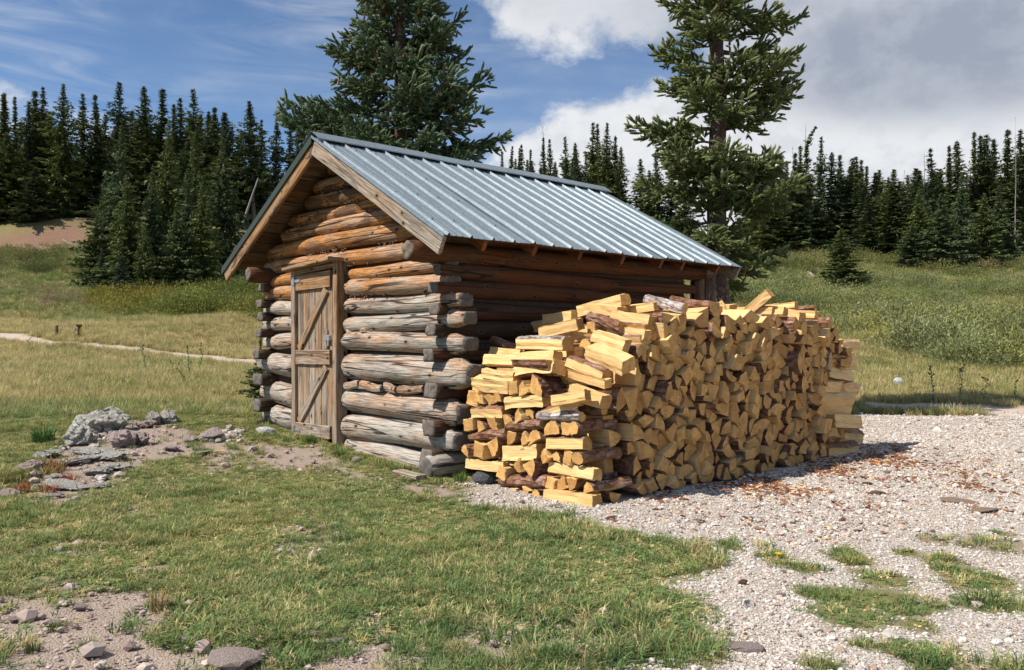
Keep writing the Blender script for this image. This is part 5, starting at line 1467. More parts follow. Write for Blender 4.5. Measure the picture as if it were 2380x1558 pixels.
[(1.94,1.263,1),(1.981,1.194,0),(2.092,1.259,0),(1.991,1.324,1)],
[(2.255,1.124,0),(2.334,1.176,1),(2.309,1.2,1),(2.276,1.213,1),(2.24,1.218,1),(2.207,1.205,1),(2.18,1.18,0)],
[(2.462,1.057,0),(2.576,1.044,1),(2.572,1.077,1),(2.564,1.113,1),(2.543,1.141,1),(2.513,1.161,1),(2.48,1.172,0)],
[(2.69,1.089,0),(2.672,1.206,1),(2.631,1.191,1),(2.6,1.161,1),(2.576,1.124,1),(2.572,1.08,1),(2.582,1.038,0)],
[(0,1.286,0),(0,1.16,1),(0.046,1.172,1),(0.068,1.183,1),(0.088,1.195,1),(0.102,1.216,0)],
[(0.225,1.108,0),(0.319,1.17,1),(0.293,1.204,1),(0.258,1.219,1),(0.22,1.229,1),(0.18,1.227,1),(0.143,1.218,0)],
[(0.299,1.238,0),(0.337,1.121,1),(0.362,1.138,1),(0.376,1.166,1),(0.369,1.196,1),(0.353,1.223,1),(0.327,1.238,1)],
[(0.429,1.084,0),(0.442,1.222,1),(0.411,1.216,1),(0.386,1.193,1),(0.375,1.159,1),(0.376,1.124,1),(0.398,1.096,1)],
[(1.008,1.245,1),(1.009,1.356,0),(0.826,1.314,0),(0.98,1.229,1)],
[(1.072,1.282,1),(0.974,1.224,0),(1.08,1.126,0),(1.135,1.251,1)],
[(1.084,1.028,0),(1.129,1.117,1),(1.104,1.126,1),(1.052,1.124,1),(1.028,1.112,1),(1.008,1.094,0)],
[(1.213,1.187,0),(1.346,1.132,1),(1.35,1.168,1),(1.333,1.197,1),(1.306,1.226,1),(1.269,1.229,1),(1.234,1.213,1)],
[(1.576,1.358,0),(1.476,1.292,1),(1.514,1.256,1),(1.562,1.242,1),(1.613,1.24,1),(1.66,1.258,1),(1.697,1.295,0)],
[(1.622,1.068,0),(1.68,1.132,1),(1.663,1.148,1),(1.642,1.156,1),(1.62,1.161,1),(1.598,1.165,1),(1.575,1.16,0)],
[(1.138,1.408,0),(0.998,1.422,1),(1.002,1.376,1),(1.02,1.332,1),(1.052,1.297,1),(1.092,1.273,1),(1.142,1.269,0)],
[(1.843,1.219,1),(1.815,1.306,0),(1.704,1.221,0),(1.832,1.187,1)],
[(2.364,1.225,0),(2.377,1.101,1),(2.422,1.116,1),(2.464,1.144,1),(2.486,1.186,1),(2.487,1.237,1),(2.476,1.282,0)],
[(2.469,1.111,0),(2.347,1.096,1),(2.358,1.071,1),(2.383,1.054,1),(2.414,1.051,1),(2.445,1.057,1),(2.464,1.081,1)],
[(2.567,1.11,0),(2.624,1.21,1),(2.6,1.219,1),(2.575,1.22,1),(2.549,1.219,1),(2.524,1.216,1),(2.501,1.202,0)],
[(2.774,1.207,1),(2.734,1.283,0),(2.648,1.225,0),(2.727,1.166,1)],
[(0.134,1.319,0),(0.061,1.248,1),(0.083,1.231,1),(0.136,1.217,1),(0.164,1.224,1),(0.189,1.235,0)],
[(0.29,1.211,0),(0.32,1.31,1),(0.288,1.313,1),(0.255,1.307,1),(0.224,1.294,1),(0.202,1.27,1),(0.188,1.239,0)],
[(0.468,1.275,0),(0.345,1.304,1),(0.345,1.28,1),(0.348,1.254,1),(0.351,1.229,1),(0.376,1.185,0)],
[(0.535,1.29,0),(0.433,1.239,1),(0.451,1.209,1),(0.478,1.19,1),(0.509,1.176,1),(0.544,1.178,1),(0.577,1.185,0)],
[(0.643,1.329,0),(0.533,1.296,0),(0.569,1.207,0),(0.657,1.269,0)],
[(1.352,1.301,0),(1.276,1.252,1),(1.3,1.23,1),(1.33,1.215,1),(1.364,1.212,1),(1.397,1.225,1),(1.422,1.247,0)],
[(1.122,1.22,0),(1.082,1.129,1),(1.126,1.126,1),(1.149,1.127,1),(1.17,1.14,1),(1.189,1.153,0)],
[(1.267,1.255,0),(1.155,1.317,1),(1.145,1.284,1),(1.141,1.249,1),(1.142,1.213,1),(1.164,1.183,1),(1.187,1.156,0)]]

WOODMATS = [M_SPLIT, M_END, M_BARK]
WOODG = [M_SPLIT, M_END, M_BARKG]
n_ind = 0


def firewood(V, F, MI, M, mats, label, group):
    global n_ind
    me = mesh_from('split_log', V, F, mats, MI)
    o = obj('split_log', me)
    o.matrix_world = M
    o.location = M.translation
    o.rotation_euler = M.to_euler()
    tag(o, label, 'firewood', group)
    n_ind += 1
    return o


CABM = Matrix.Translation(CAB) @ Matrix.Rotation(CABIN_RZ, 4, 'Z')


def frame(a, b):
    """matrix with local X from a to b (cabin frame), Y horizontal, Z up"""
    a = Vector(a); b = Vector(b)
    X = (b - a).normalized(); Z = Vector((0, 0, 1)); Z = (Z - X * Z.dot(X)).normalized(); Y = Z.cross(X)
    m = Matrix((X, Y, Z)).transposed().to_4x4()
    m.translation = (a + b) / 2
    return m


rgm = np.random.default_rng(5)
for k, (ty, x0, y0, z0, x1, y1, z1, t, mt, lab) in enumerate(MANUAL):
    a = Vector((x0, y0, z0)); b = Vector((x1, y1, z1))
    L = (b - a).length
    if ty == 'L':
        if L < .3 and t > .05:
            a = b - (b - a).normalized() * .36; L = .36
        kind = {'s': ('slab', 'slab', 'quad')[k % 3], 'b': ('slabtop', 'round')[k % 2], 'g': 'slabtop'}[mt]
        if 'round' in lab: kind = 'round'
        sec = shape(kind, t, rgm)
        # the visible face sits at the survey plane: push the log half its depth behind it
        dep = max(p[0] for p in sec)
        off = Vector((0, dep, 0))
        group = 'logs lying lengthwise in the woodpile front'
        lab = lab or 'split log lying lengthwise in the front end of the woodpile'
    elif ty == 'V':
        kind = 'slab' if mt == 's' else 'slabtop'
        sec = shape(kind, t, rgm)
        off = Vector((-max(p[0] for p in sec) + rgm.normal(.01, .03), rgm.normal(0, .02), 0))
        if k % 3 == 1 and mt == 's': kind = 'wedge'; sec = shape('wedge', t * 1.1, rgm)
        if L < .3: b = a + (b - a).normalized() * .38
        group = 'logs lying lengthwise at the far corner of the woodpile'
        lab = lab or 'split log lying lengthwise in the stacked far corner of the woodpile'
    else:
        kind = ('wedge', 'half', 'quad', 'wedge')[k % 4] if mt == 's' else 'round'
        sec = shape(kind, t * (1.08 if mt == 's' else 1.0), rgm)
        off = Vector((0, rgm.normal(0, .012), .0))
        group = 'log ends facing the camera in the woodpile front'
        lab = lab or 'split log with its sunlit cut end facing out of the woodpile front'
    rl_ = rgm.normal(0, .20) if ty != 'E' else rgm.normal(0, .1)
    sec = [(q[0] * math.cos(rl_) - q[1] * math.sin(rl_), q[0] * math.sin(rl_) + q[1] * math.cos(rl_), q[2]) for q in sec]
    V, F, MI = split_log(sec, (b - a).length, rgm, 5)
    o = firewood(V, F, MI, CABM @ Matrix.Translation(off) @ frame(a, b), WOODG if mt == 'g' else WOODMATS, lab, group)
    if ty == 'E' and lab.startswith('split log with its sunlit'):
        o['auto'] = {'wedge': 'wedge shaped log end', 'half': 'half round log end', 'quad': 'squared log end', 'round': 'round log end'}[kind]
    if ty == 'V' and lab.startswith('split log lying'):
        o['auto'] = 'v'

# the long face: outlines settled by a drop simulation, log axes along x
FX0, FS = .38, 1.015
items = []
for P in FIELD:
    Q = [(FX0 + p[0] * FS, p[1] * FS, p[2]) for p in P]
    cy = sum(q[0] for q in Q) / len(Q); cz = sum(q[1] for q in Q) / len(Q)
    A = abs(.5 * sum(Q[i - 1][0] * Q[i][1] - Q[i][0] * Q[i - 1][1] for i in range(len(Q))))
    items.append((A / (5.7 + .68 * cy) ** 2, cy, cz, Q))
base_items = list(items)
for (wg, cy, cz, Q) in base_items:
    # the strip beside the near corner, between the lengthwise corner pieces
    if 1.36 < cy < 1.68 and cz < .80 and not any(abs(cz - q) < h for q, h in ((.12, .085), (.303, .085), (.498, .085))):
        Q2 = [(1.74 - q[0], q[1], q[2]) for q in Q][::-1]
        items.append((wg * 1.6, 1.74 - cy, cz, [(Q2[i][0], Q2[i][1], Q2[(i + 1) % len(Q2)][2]) for i in range(len(Q2))]))
    # the stepped shoulder above the far corner
    if 2.42 < cy < 3.10 and .88 < cz < 1.36 - max(0, cy + .74 - 3.2) * .55:
        items.append((wg * .8, cy + .74, cz, [(q[0] + .74, q[1], q[2]) for q in Q]))
items.sort(key=lambda q: -q[0])


def top_line(y):
    return float(np.interp(y, [.3, .42, .62, .9, 3.95, 4.2], [.84, 1.04, 1.24, 1.38, 1.38, 1.38]))


BUD = 300
sv, sf, sm = [], [], []


def to_stuff(V, F, MI, M):
    k = len(sv)
    sv.extend([tuple(M @ Vector(p)) for p in V]); sf.extend([tuple(k + i for i in f) for f in F]); sm.extend(MI)


for (wgt, cy, cz, Q) in items:
    if cz > top_line(cy): continue
    L = rgm.uniform(.38, .46)
    xo = 1.60 + rgm.normal(0, .026) + (.05 if cz < .12 else 0) + (rgm.uniform(.02, .07) if rgm.random() < .12 else 0)
    # local X = +x of the cabin, local Y = y, Z = z
    kk = rgm.uniform(.90, .985)
    sec = [((q[0] - cy) * kk, (q[1] - cz) * kk, q[2]) for q in Q]
    V, F, MI = split_log(sec, L, rgm, 2)
    M = Matrix.Translation((xo - L / 2, cy, cz)) @ Matrix.Rotation(rgm.normal(0, .055), 4, 'Z') @ Matrix.Rotation(rgm.normal(0, .04), 4, 'Y')
    nb = sum(q[2] for q in Q)
    if n_ind < BUD:
        ys = [q[0] for q in sec]; zs = [q[1] for q in sec]
        w_ = math.sqrt((max(ys) - min(ys)) * (max(zs) - min(zs)))
        auto = ('large ' if w_ > .155 else 'small ' if w_ < .105 else '') + ('barkless log end' if nb == 0 else 'round log end' if nb >= 7 else 'wedge shaped log end' if nb >= 5 else 'bark edged log end')
        lab, grp = auto, 'log ends of the long shaded woodpile face'
        o = firewood(V, F, MI, CABM @ M, WOODG if rgm.random() < .12 else WOODMATS, lab, grp)
        o['auto'] = auto
    else:
        to_stuff(V, F, MI, M)
# inner rows, of which only the tops and what shows through the gaps is seen
for row, (xc, zl, sh, mir) in enumerate(((1.0, .25, .13, True), (.56, .25, .31, False))):
    for (wgt, cy, cz, Q) in items:
        y = (3.6 - cy if mir else cy) + sh
        if y > 3.5: continue
        lim = (np.interp(y, [.35, .5, .9, 3.5], [.92, 1.08, 1.36, 1.38]) if row == 0 else np.interp(y, [.3, .6, 1.0, 3.5], [.86, .98, 1.2, 1.3]))
        if cz < zl or cz > lim: continue
        sec = [((-(q[0] - cy) if mir else q[0] - cy), q[1] - cz, q[2]) for q in Q]
        V, F, MI = split_log(sec, .41, rgm, 1)
        to_stuff(V, F, MI, Matrix.Translation((xc + rgm.normal(0, .03), y, cz)) @ Matrix.Rotation(rgm.normal(0, .05), 4, 'Z'))
# crib ends: short cross pieces behind the front layer
for zz in np.arange(.1, .9, .105):
    for xx in (.36, .74, 1.07):
        V, F, MI = split_log(shape('quad', .1, rgm), .42, rgm, 1)
        to_stuff(V, F, MI, frame((xx, .26 + rgm.normal(0, .02), zz), (xx + .43, .26 + rgm.normal(0, .02), zz + .01)))
for zz in np.arange(.08, .95, .11):
    for yy in (3.34, 3.5, 3.7):
        V, F, MI = split_log(shape('quad', .105, rgm), .42, rgm, 1)
        to_stuff(V, F, MI, frame((1.12, yy + rgm.normal(0, .01), zz), (1.55, yy, zz + .005)))
o = obj('firewood_heap', mesh_from('firewood_heap', sv, sf, WOODMATS, sm))
o.location = CAB; o.rotation_euler = (0, 0, CABIN_RZ)
tag(o, 'remaining split logs packed inside and between the logs of the woodpile', 'firewood', 'split logs of the woodpile', 'stuff')
# ------------------------------------------------------------------ foliage materials
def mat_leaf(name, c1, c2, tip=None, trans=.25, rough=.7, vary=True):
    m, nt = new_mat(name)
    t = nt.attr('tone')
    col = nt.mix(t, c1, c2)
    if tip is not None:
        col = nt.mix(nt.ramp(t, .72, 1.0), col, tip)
    rnd = nt.n('ShaderNodeObjectInfo').outputs['Random']
    if vary: col = nt.mix(1.0, col, nt.n('ShaderNodeCombineColor', {0: nt.m('ADD', .8, nt.m('MULTIPLY', rnd, .4)), 1: nt.m('ADD', .85, nt.m('MULTIPLY', rnd, .28)), 2: nt.m('SUBTRACT', 1.15, nt.m('MULTIPLY', rnd, .35))}).outputs[0], 'MULTIPLY')

    def ex(s):
        tr = nt.n('ShaderNodeBsdfTranslucent', {'Color': col}).outputs[0]
        return nt.n('ShaderNodeMixShader', {0: trans, 1: s, 2: tr}).outputs[0]
    finish(nt, col, rough, spec=.2, extra=ex if trans > 0 else None)
    return m


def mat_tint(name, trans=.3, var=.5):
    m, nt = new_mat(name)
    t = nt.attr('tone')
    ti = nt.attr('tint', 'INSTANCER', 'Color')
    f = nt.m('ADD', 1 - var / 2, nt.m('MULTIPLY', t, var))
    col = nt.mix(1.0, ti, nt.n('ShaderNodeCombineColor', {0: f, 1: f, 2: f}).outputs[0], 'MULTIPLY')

    def ex(s):
        tr = nt.n('ShaderNodeBsdfTranslucent', {'Color': col}).outputs[0]
        return nt.n('ShaderNodeMixShader', {0: trans, 1: s, 2: tr}).outputs[0]
    finish(nt, col, .75, spec=.15, extra=ex if trans > 0 else None)
    return m


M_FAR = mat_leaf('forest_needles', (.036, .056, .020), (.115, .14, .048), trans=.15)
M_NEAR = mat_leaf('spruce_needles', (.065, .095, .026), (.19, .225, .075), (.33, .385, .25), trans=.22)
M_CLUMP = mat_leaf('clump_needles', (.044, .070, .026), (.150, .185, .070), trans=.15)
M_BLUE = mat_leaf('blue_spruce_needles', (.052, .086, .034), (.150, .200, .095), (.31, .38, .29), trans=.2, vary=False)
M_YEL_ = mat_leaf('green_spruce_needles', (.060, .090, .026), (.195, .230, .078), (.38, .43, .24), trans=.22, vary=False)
M_CONE = mat_leaf('cone_scales', (.20, .095, .045), (.34, .18, .09), trans=0)
M_TRUNKF = mat_bark('forest_trunk', (.10, .075, .06), (.22, .18, .15), (.3, .27, .24), .5)
M_SNAG = mat_bark('dead_wood', (.19, .17, .155), (.36, .33, .31), (.45, .43, .41), .5)


def tube(pts, rads, n=6):
    """swept tube through points"""
    V = []; F = []
    pts = [Vector(p) for p in pts]
    for i, p in enumerate(pts):
        d = (pts[min(i + 1, len(pts) - 1)] - pts[max(i - 1, 0)]).normalized()
        a = d.orthogonal().normalized() if abs(d.z) < .95 else Vector((1, 0, 0))
        a = (a - d * a.dot(d)).normalized(); b = d.cross(a)
        for j in range(n):
            t = j * math.tau / n
            V.append(p + (a * math.cos(t) + b * math.sin(t)) * rads[i])
    for i in range(len(pts) - 1):
        for j in range(n):
            q, r_ = i * n + j, i * n + (j + 1) % n
            F.append((q, r_, r_ + n, q + n))
    F.append(tuple(range(n - 1, -1, -1))); F.append(tuple((len(pts) - 1) * n + j for j in range(n)))
    return V, F


# ------------------------------------------------------------------ forest spruces (unit height 1 m, scaled)
def far_crown(sd, width, bare=0.0, H=15.0, dense=1.0, ragged=.35, topbend=0.0, mat=None):
    """crown of a subalpine spruce, H metres tall; width = crown radius at base"""
    rg = np.random.default_rng(sd)
    C_ = []; D_ = []; S_ = []; TN = []
    z = bare * H
    z = max(z, .25)
    while z < H * .995:
        u = (z - bare * H) / (H * (1 - bare))
        prof = (1 - u) ** .85 * (.72 + .28 * min(1, u * 5)) + .022
        n = rg.integers(5, 9)
        a0 = rg.uniform(0, math.tau)
        lobe = 1 + ragged * (vnoise(np.array([z * .9]), np.array([sd * 3.7]))[0] - .5) * 2
        for k in range(n):
            az_ = a0 + k * math.tau / n + rg.normal(0, .3)
            Lb = width * prof * lobe * rg.uniform(.55, 1.2)
            if rg.random() < .06 * (1 - u): Lb *= 1.45
            if rg.random() < .08: continue
            droop = rg.uniform(.15, .5) * (1 - u) - .35 * u
            m = max(2, int(Lb / .21 * dense))
            for i in range(m):
                s = (i + .6) / m
                rr = Lb * s
                zz = z - droop * rr + .16 * Lb * s * s * (1 - u) + rg.normal(0, .05)
                wob = .17 * Lb * s
                cx = math.cos(az_) * rr + rg.normal(0, 1) * wob * .5 + topbend * max(0, u - .75) ** 2 * 18
                cy = math.sin(az_) * rr + rg.normal(0, 1) * wob * .5
                C_.append((cx, cy, zz)); D_.append((math.cos(az_), math.sin(az_), -droop * .6 + .12)); S_.append(rg.uniform(.75, 1.3) * (.16 + .32 * (1 - u) ** .7))
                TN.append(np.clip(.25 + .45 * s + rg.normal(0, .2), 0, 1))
        z += rg.uniform(.22, .36) * (1 + .3 * (1 - u))
    C_ = np.array(C_); D_ = np.array(D_); S_ = np.array(S_); TN = np.array(TN)
    n = len(C_)
    Vs = []; tn = []
    for rep in range(4):
        d = D_ + rg.normal(0, .45, (n, 3)); d /= np.linalg.norm(d, axis=1)[:, None]
        q = np.cross(d, rg.normal(0, 1, (n, 3)) + np.array([0, 0, 1.2])); q /= np.linalg.norm(q, axis=1)[:, None]
        L = (S_ * rg.uniform(.8, 1.35, n))[:, None]
        o_ = C_ + rg.normal(0, .06, (n, 3))
        tri = np.stack([o_ - d * L * .45 + q * L * .24, o_ - d * L * .45 - q * L * .24, o_ + d * L * .8 - np.array([0, 0, .06])], 1)
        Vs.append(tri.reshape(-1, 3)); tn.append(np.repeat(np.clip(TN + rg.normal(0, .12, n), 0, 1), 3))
    V = np.vstack(Vs); tn = np.concatenate(tn)
    T = np.arange(len(V)).reshape(-1, 3)
    return tri_mesh('crown', V, T, mat or M_FAR, tn)


def far_trunk(H, r, dead=False, sd=0, bend=0.0):
    rg = np.random.default_rng(sd)
    pts = [(rg.normal(0, .04) + bend * t * t, rg.normal(0, .04), H * t) for t in np.linspace(-.03, 1, 8)]
    V, F = tube(pts, [r * (1 - t * .93) for t in np.linspace(0, 1, 8)], 7)
    if dead:
        for k in range(46):
            t = rg.uniform(.25, .99); a = rg.uniform(0, math.tau); L = (1.15 - t) * rg.uniform(.3, 1.5)
            p = Vector((bend * t * t, 0, H * t)); e = p + Vector((math.cos(a) * L, math.sin(a) * L, -.12 * L + rg.normal(0, .1)))
            m_ = (p + e) / 2 + Vector((0, 0, .06 * L))
            v2, f2 = tube([p, m_, e], [.028, .02, .006], 4)
            kk = len(V); V += v2; F += [tuple(kk + i for i in f) for f in f2]
    return mesh_from('trunk', V, F, M_SNAG if dead else M_TRUNKF, smooth=True)


CROWNS = [far_crown(1, 2.3), far_crown(2, 1.8, .04), far_crown(3, 2.6, .0, ragged=.5), far_crown(4, 1.5, .06, ragged=.3), far_crown(5, 2.0, .12, ragged=.55),
          far_crown(6, 2.9, .02, ragged=.45), far_crown(7, 1.25, .1, ragged=.5), far_crown(8, 1.9, .3, ragged=.6)]
THIN = far_crown(9, .85, .05, ragged=.5)
BENT = far_crown(10, 1.9, .08, ragged=.7, topbend=1.2)
LUSH = [far_crown(21, 3.1, .0, ragged=.4, dense=1.3, mat=M_CLUMP), far_crown(22, 2.7, .01, ragged=.5, dense=1.3, mat=M_CLUMP), far_crown(23, 3.4, .0, ragged=.55, dense=1.3, mat=M_CLUMP)]
TRK = [far_trunk(15, .2, sd=i) for i in range(3)]
SNAG = [far_trunk(15, .17, True, 31), far_trunk(15, .15, True, 32, .7)]
TREES = []


def forest_tree(px, ytop, Y, crown, label, group, wf=1.0, name='spruce_tree', ybase=None, trunk=None):
    X = at_depth(px, Y)
    zb = float(zt(X, Y)) - .1
    zt_ = CAMH + (795 - ytop) / 1930.0 * Y
    H = max(1.2, zt_ - zb)
    rz = random.uniform(0, math.tau)
    if crown in (BENT,): rz = random.uniform(-.4, .4)
    o = empty(name, (X, Y, zb), rz)
    o.rotation_euler = (random.gauss(0, .018), random.gauss(0, .018), rz)
    wf *= random.uniform(.85, 1.25)
    s = H / 15.0
    sw = (s * .45 + .55) * wf
    tr = obj('trunk', trunk or random.choice(TRK), o, scale=(min(sw, 1.4), min(sw, 1.4), s))
    if crown is not None:
        obj('crown', crown, o, scale=(sw, sw, s))
    tag(o, label, 'tree', group)
    TREES.append((X, Y))
    return o


ORD = ['first', 'second', 'third', 'fourth', 'fifth', 'sixth', 'seventh', 'eighth', 'ninth', 'tenth', 'eleventh', 'twelfth', 'thirteenth', 'fourteenth', 'fifteenth', 'sixteenth',
       'seventeenth', 'eighteenth', 'nineteenth', 'twentieth', 'twenty-first', 'twenty-second', 'twenty-third', 'twenty-fourth', 'twenty-fifth', 'twenty-sixth', 'twenty-seventh',
       'twenty-eighth', 'twenty-ninth', 'thirtieth']
GL = 'spruces of the stand left of the cabin'
GM = 'spruces seen over the metal roof'
GR = 'spruces of the stand right of the cabin'
# left stand skyline: px, y of the tip, depth, crown, width factor
left = [(7, 217, 92, 3, 1), (17, 217, 96, 1, .8), (39, 219, 90, 6, 1), (60, 233, 88, 2, .8), (79, 209, 90, 1, 1.1), (101, 202, 93, 0, 1), (143, 190, 86, 5, .9), (191, 217, 90, 0, 1.05),
        (230, 217, 92, 1, 1.1), (273, 188, 88, 2, .95), (302, 252, 100, 4, 1), (338, 198, 88, 0, 1.05), (373, 204, 90, 6, 1.2), (399, 242, 96, 3, 1), (423, 223, 90, 4, .9), (456, 207, 88, 2, .85),
        (485, 256, 95, 6, 1), (497, 247, 92, 1, 1), (520, 291, 90, 2, .8), (555, 306, 96, 3, 1), (591, 234, 84, 7, .9), (610, 275, 96, 4, .9), (675, 269, 98, 6, 1), (688, 279, 100, 3, 1)]
for i, (px, yt, Y, c, wf) in enumerate(left):
    forest_tree(px, yt, Y, CROWNS[c], 'dark spruce on the left skyline, %s treetop counted from the left edge' % ORD[i], GL, wf * 1.18)
forest_tree(640, 227, 86, BENT, 'spruce with a leaning bushy top, last tall treetop before the cabin', GL, .9)
forest_tree(541, 277, 94, None, 'bare dead snag between the left stand and the leaning topped spruce', 'dead snags', 1, 'dead_tree', trunk=SNAG[0])
# nearer clump that reaches down into the meadow
near = [(275, 290, 62, 1, 'tall pale spruce standing in front at the left side of the clump'), (384, 280, 66, 0, 'broad spruce in the middle of the nearer clump'),
        (300, 408, 60, 0, 'short bushy spruce in the middle of the nearer clump, lit from the left'), (245, 405, 63, 2, 'spruce on the left flank of the nearer clump'),
        (437, 393, 62, 1, 'grey green spruce low in the front of the nearer clump'), (480, 425, 61, 0, 'dark spruce at the right edge of the nearer clump'),
        (335, 515, 58, 0, 'small sparse spruce with a pale bare trunk at the front of the clump'), (283, 580, 57, 1, 'smallest bushy spruce at the foot of the nearer clump'),
        (222, 500, 62, 2, 'low spruce at the left foot of the nearer clump'), (516, 300, 70, 2, 'tall dark spruce at the right shoulder of the nearer clump'),
        (355, 385, 64, 2, 'full crowned spruce behind the small sparse spruce'), (408, 470, 60, 2, 'dense dark spruce in the right front of the clump'),
        (455, 310, 68, 1, 'spruce with pale dead twigs in the nearer clump'), (240, 580, 60, 0, 'lowest young spruce at the left foot of the nearer clump')]
for (px, yt, Y, c, lab) in near:
    forest_tree(px, yt, Y, LUSH[c], lab, 'spruces of the nearer clump', (.62 if yt < 350 else .66 if yt < 480 else .55))
rgf = random.Random(4)
for k in range(84):
    px = rgf.uniform(-60, 560); Y = rgf.uniform(83, 118)
    yt = rgf.uniform(255, 400)
    if 80 < px < 215 and Y < 88: Y += 6
    forest_tree(px, yt, Y, CROWNS[rgf.choice((0, 2, 5, 1))], 'dark spruce inside the left stand, partly hidden by its neighbours', GL + ', inner trees', rgf.uniform(1.15, 1.7))
for k in range(8):
    px = rgf.uniform(540, 720); Y = rgf.uniform(92, 120)
    forest_tree(px, rgf.uniform(330, 420), Y, CROWNS[rgf.choice((0, 2, 5, 1))], 'dark spruce in the gap between the left stand and the roof, partly hidden', GL + ', inner trees', 1.1)
# seen over the roof
mid = [(1170, 347, 130, 6), (1182, 340, 128, 3), (1200, 342, 130, 6), (1214, 333, 128, 4), (1229, 344, 128, 6), (1262, 318, 118, 1), (1283, 321, 116, 4), (1318, 316, 114, 2), (1334, 343, 118, 3),
       (1347, 331, 112, 0), (1375, 287, 106, 2), (1391, 287, 108, 3), (1406, 285, 104, 5), (1427, 315, 104, 1), (1441, 341, 102, 0)]
for i, (px, yt, Y, c) in enumerate(mid):
    forest_tree(px, yt, Y, CROWNS[c], 'dark spruce over the metal roof, %s tip counted from the spire with cones' % ORD[i], GM, .95)
forest_tree(1271, 286, 118, None, 'bare spire of a dead spruce above the metal roof', 'dead snags', 1, 'dead_tree', trunk=SNAG[0])
for k in range(26):
    px = rgf.uniform(1180, 1450); Y = rgf.uniform(100, 125)
    forest_tree(px, rgf.uniform(350, 400) if px > 1280 else rgf.uniform(362, 400), Y, CROWNS[rgf.choice((0, 2, 5))], 'dark spruce low behind the metal roof, partly hidden', GM + ', inner trees', 1.1)
for (px, yt, Y) in ((1490, 370, 100), (1510, 395, 98), (1530, 352, 102), (1560, 380, 100), (1590, 400, 98), (1740, 380, 92), (1770, 370, 92), (1790, 352, 94)):
    forest_tree(px, yt, Y, CROWNS[0], 'dark spruce glimpsed through the lone spruce behind the woodpile', GR + ', glimpsed trees', 1.2)
# right stand skyline
right = [(1814, 355, 96, 3, 1), (1831, 370, 96, 6, 1), (1846, 355, 94, 1, .8), (1861, 336, 92, 6, 1), (1903, 317, 88, 2, .75), (1930, 352, 88, 0, 1), (1952, 359, 90, 1, .9), (1979, 367, 92, 2, .8),
         (1993, 362, 92, 4, .8), (2004, 368, 94, 1, 1), (2013, 384, 90, 6, 1), (2031, 399, 90, 3, 1), (2047, 421, 92, 6, 1), (2064, 410, 88, 0, .9), (2096, 419, 90, 3, 1),
         (2110, 407, 88, 2, .8), (2122, 419, 90, 4, 1), (2227, 326, 80, 0, .85), (2266, 306, 82, 1, .85), (2277, 312, 84, 6, 1), (2291, 325, 84, 4, .9), (2302, 311, 82, 2, .75),
         (2313, 320, 84, 3, 1), (2339, 299, 80, 1, .85), (2370, 298, 82, 0, .8), (2378, 315, 84, 5, .8)]
for i, (px, yt, Y, c, wf) in enumerate(right):
    forest_tree(px, yt, Y, CROWNS[c], 'dark spruce on the right skyline, %s tip right of the lone spruce' % ORD[i], GR, wf * 1.3)
forest_tree(1877, 292, 90, BENT, 'tallest spruce right of the lone spruce, its crooked top bent over', GR, .8)
forest_tree(2172, 341, 76, CROWNS[4], 'layered spruce standing alone against bright cloud on the right skyline', GR, .82)
forest_tree(2206, 338, 80, THIN, 'very thin pole like spruce on the right skyline', GR, 1.1)
forest_tree(2146, 357, 80, None, 'bare grey dead spruce beside the layered spruce', 'dead snags', 1, 'dead_tree', trunk=SNAG[0])
forest_tree(1843, 337, 94, None, 'thin dead snag just right of the lone spruce crown', 'dead snags', 1, 'dead_tree', trunk=SNAG[0])
forest_tree(2091, 395, 90, None, 'short dead snag in the dip of the right skyline', 'dead snags', 1, 'dead_tree', trunk=SNAG[1])
forest_tree(2358, 273, 74, None, 'tallest dead snag at the right edge of the picture', 'dead snags', .5, 'dead_tree', trunk=SNAG[1])
for (px, yt, Y, wf, lab) in ((2140, 440, 72, .8, 'bushy spruce at the left front of the right hand grove'), (2185, 450, 70, .8, 'wide bushy spruce below the layered spruce'), (2285, 450, 70, .72, 'dark spruce at the foot of the right hand grove'),
                             (2235, 400, 74, .62, 'tall spruce in the middle of the right hand grove'), (2320, 430, 72, .7, 'spruce in front of the tallest dead snag'), (2120, 520, 70, .9, 'low spruce at the left foot of the right hand grove')):
    forest_tree(px, yt, Y, LUSH[random.randrange(3)], lab, 'spruces of the right hand grove', wf)
for k in range(64):
    px = rgf.uniform(1790, 2440); Y = rgf.uniform(80, 108)
    yt = rgf.uniform(385, 480)
    forest_tree(px, yt, Y, CROWNS[rgf.choice((0, 2, 5, 1))], 'dark spruce inside the right stand, partly hidden by its neighbours', GR + ', inner trees', rgf.uniform(1.15, 1.7))
# lone young spruces
NEAT = far_crown(24, 3.0, .0, ragged=.08, dense=1.7, mat=M_CLUMP)
o = forest_tree(1958, 532, 58, NEAT, 'small lone young spruce out on the green meadow', 'young spruces', .72)
forest_tree(1700, 672, 15.5, LUSH[1], 'young spruce behind the far cabin corner post', 'young spruces', .22)
forest_tree(600, 815, 12.5, LUSH[2], 'young spruce peeping out behind the left cabin wall', 'young spruces', .13)
forest_tree(2040, 545, 82, None, 'slim dead trunk at the edge of the right stand', 'dead snags', 1, 'dead_tree', trunk=SNAG[1])
forest_tree(1833, 520, 82, None, 'pale bare trunk at the dark edge of the right stand', 'dead snags', 1, 'dead_tree', trunk=SNAG[1])


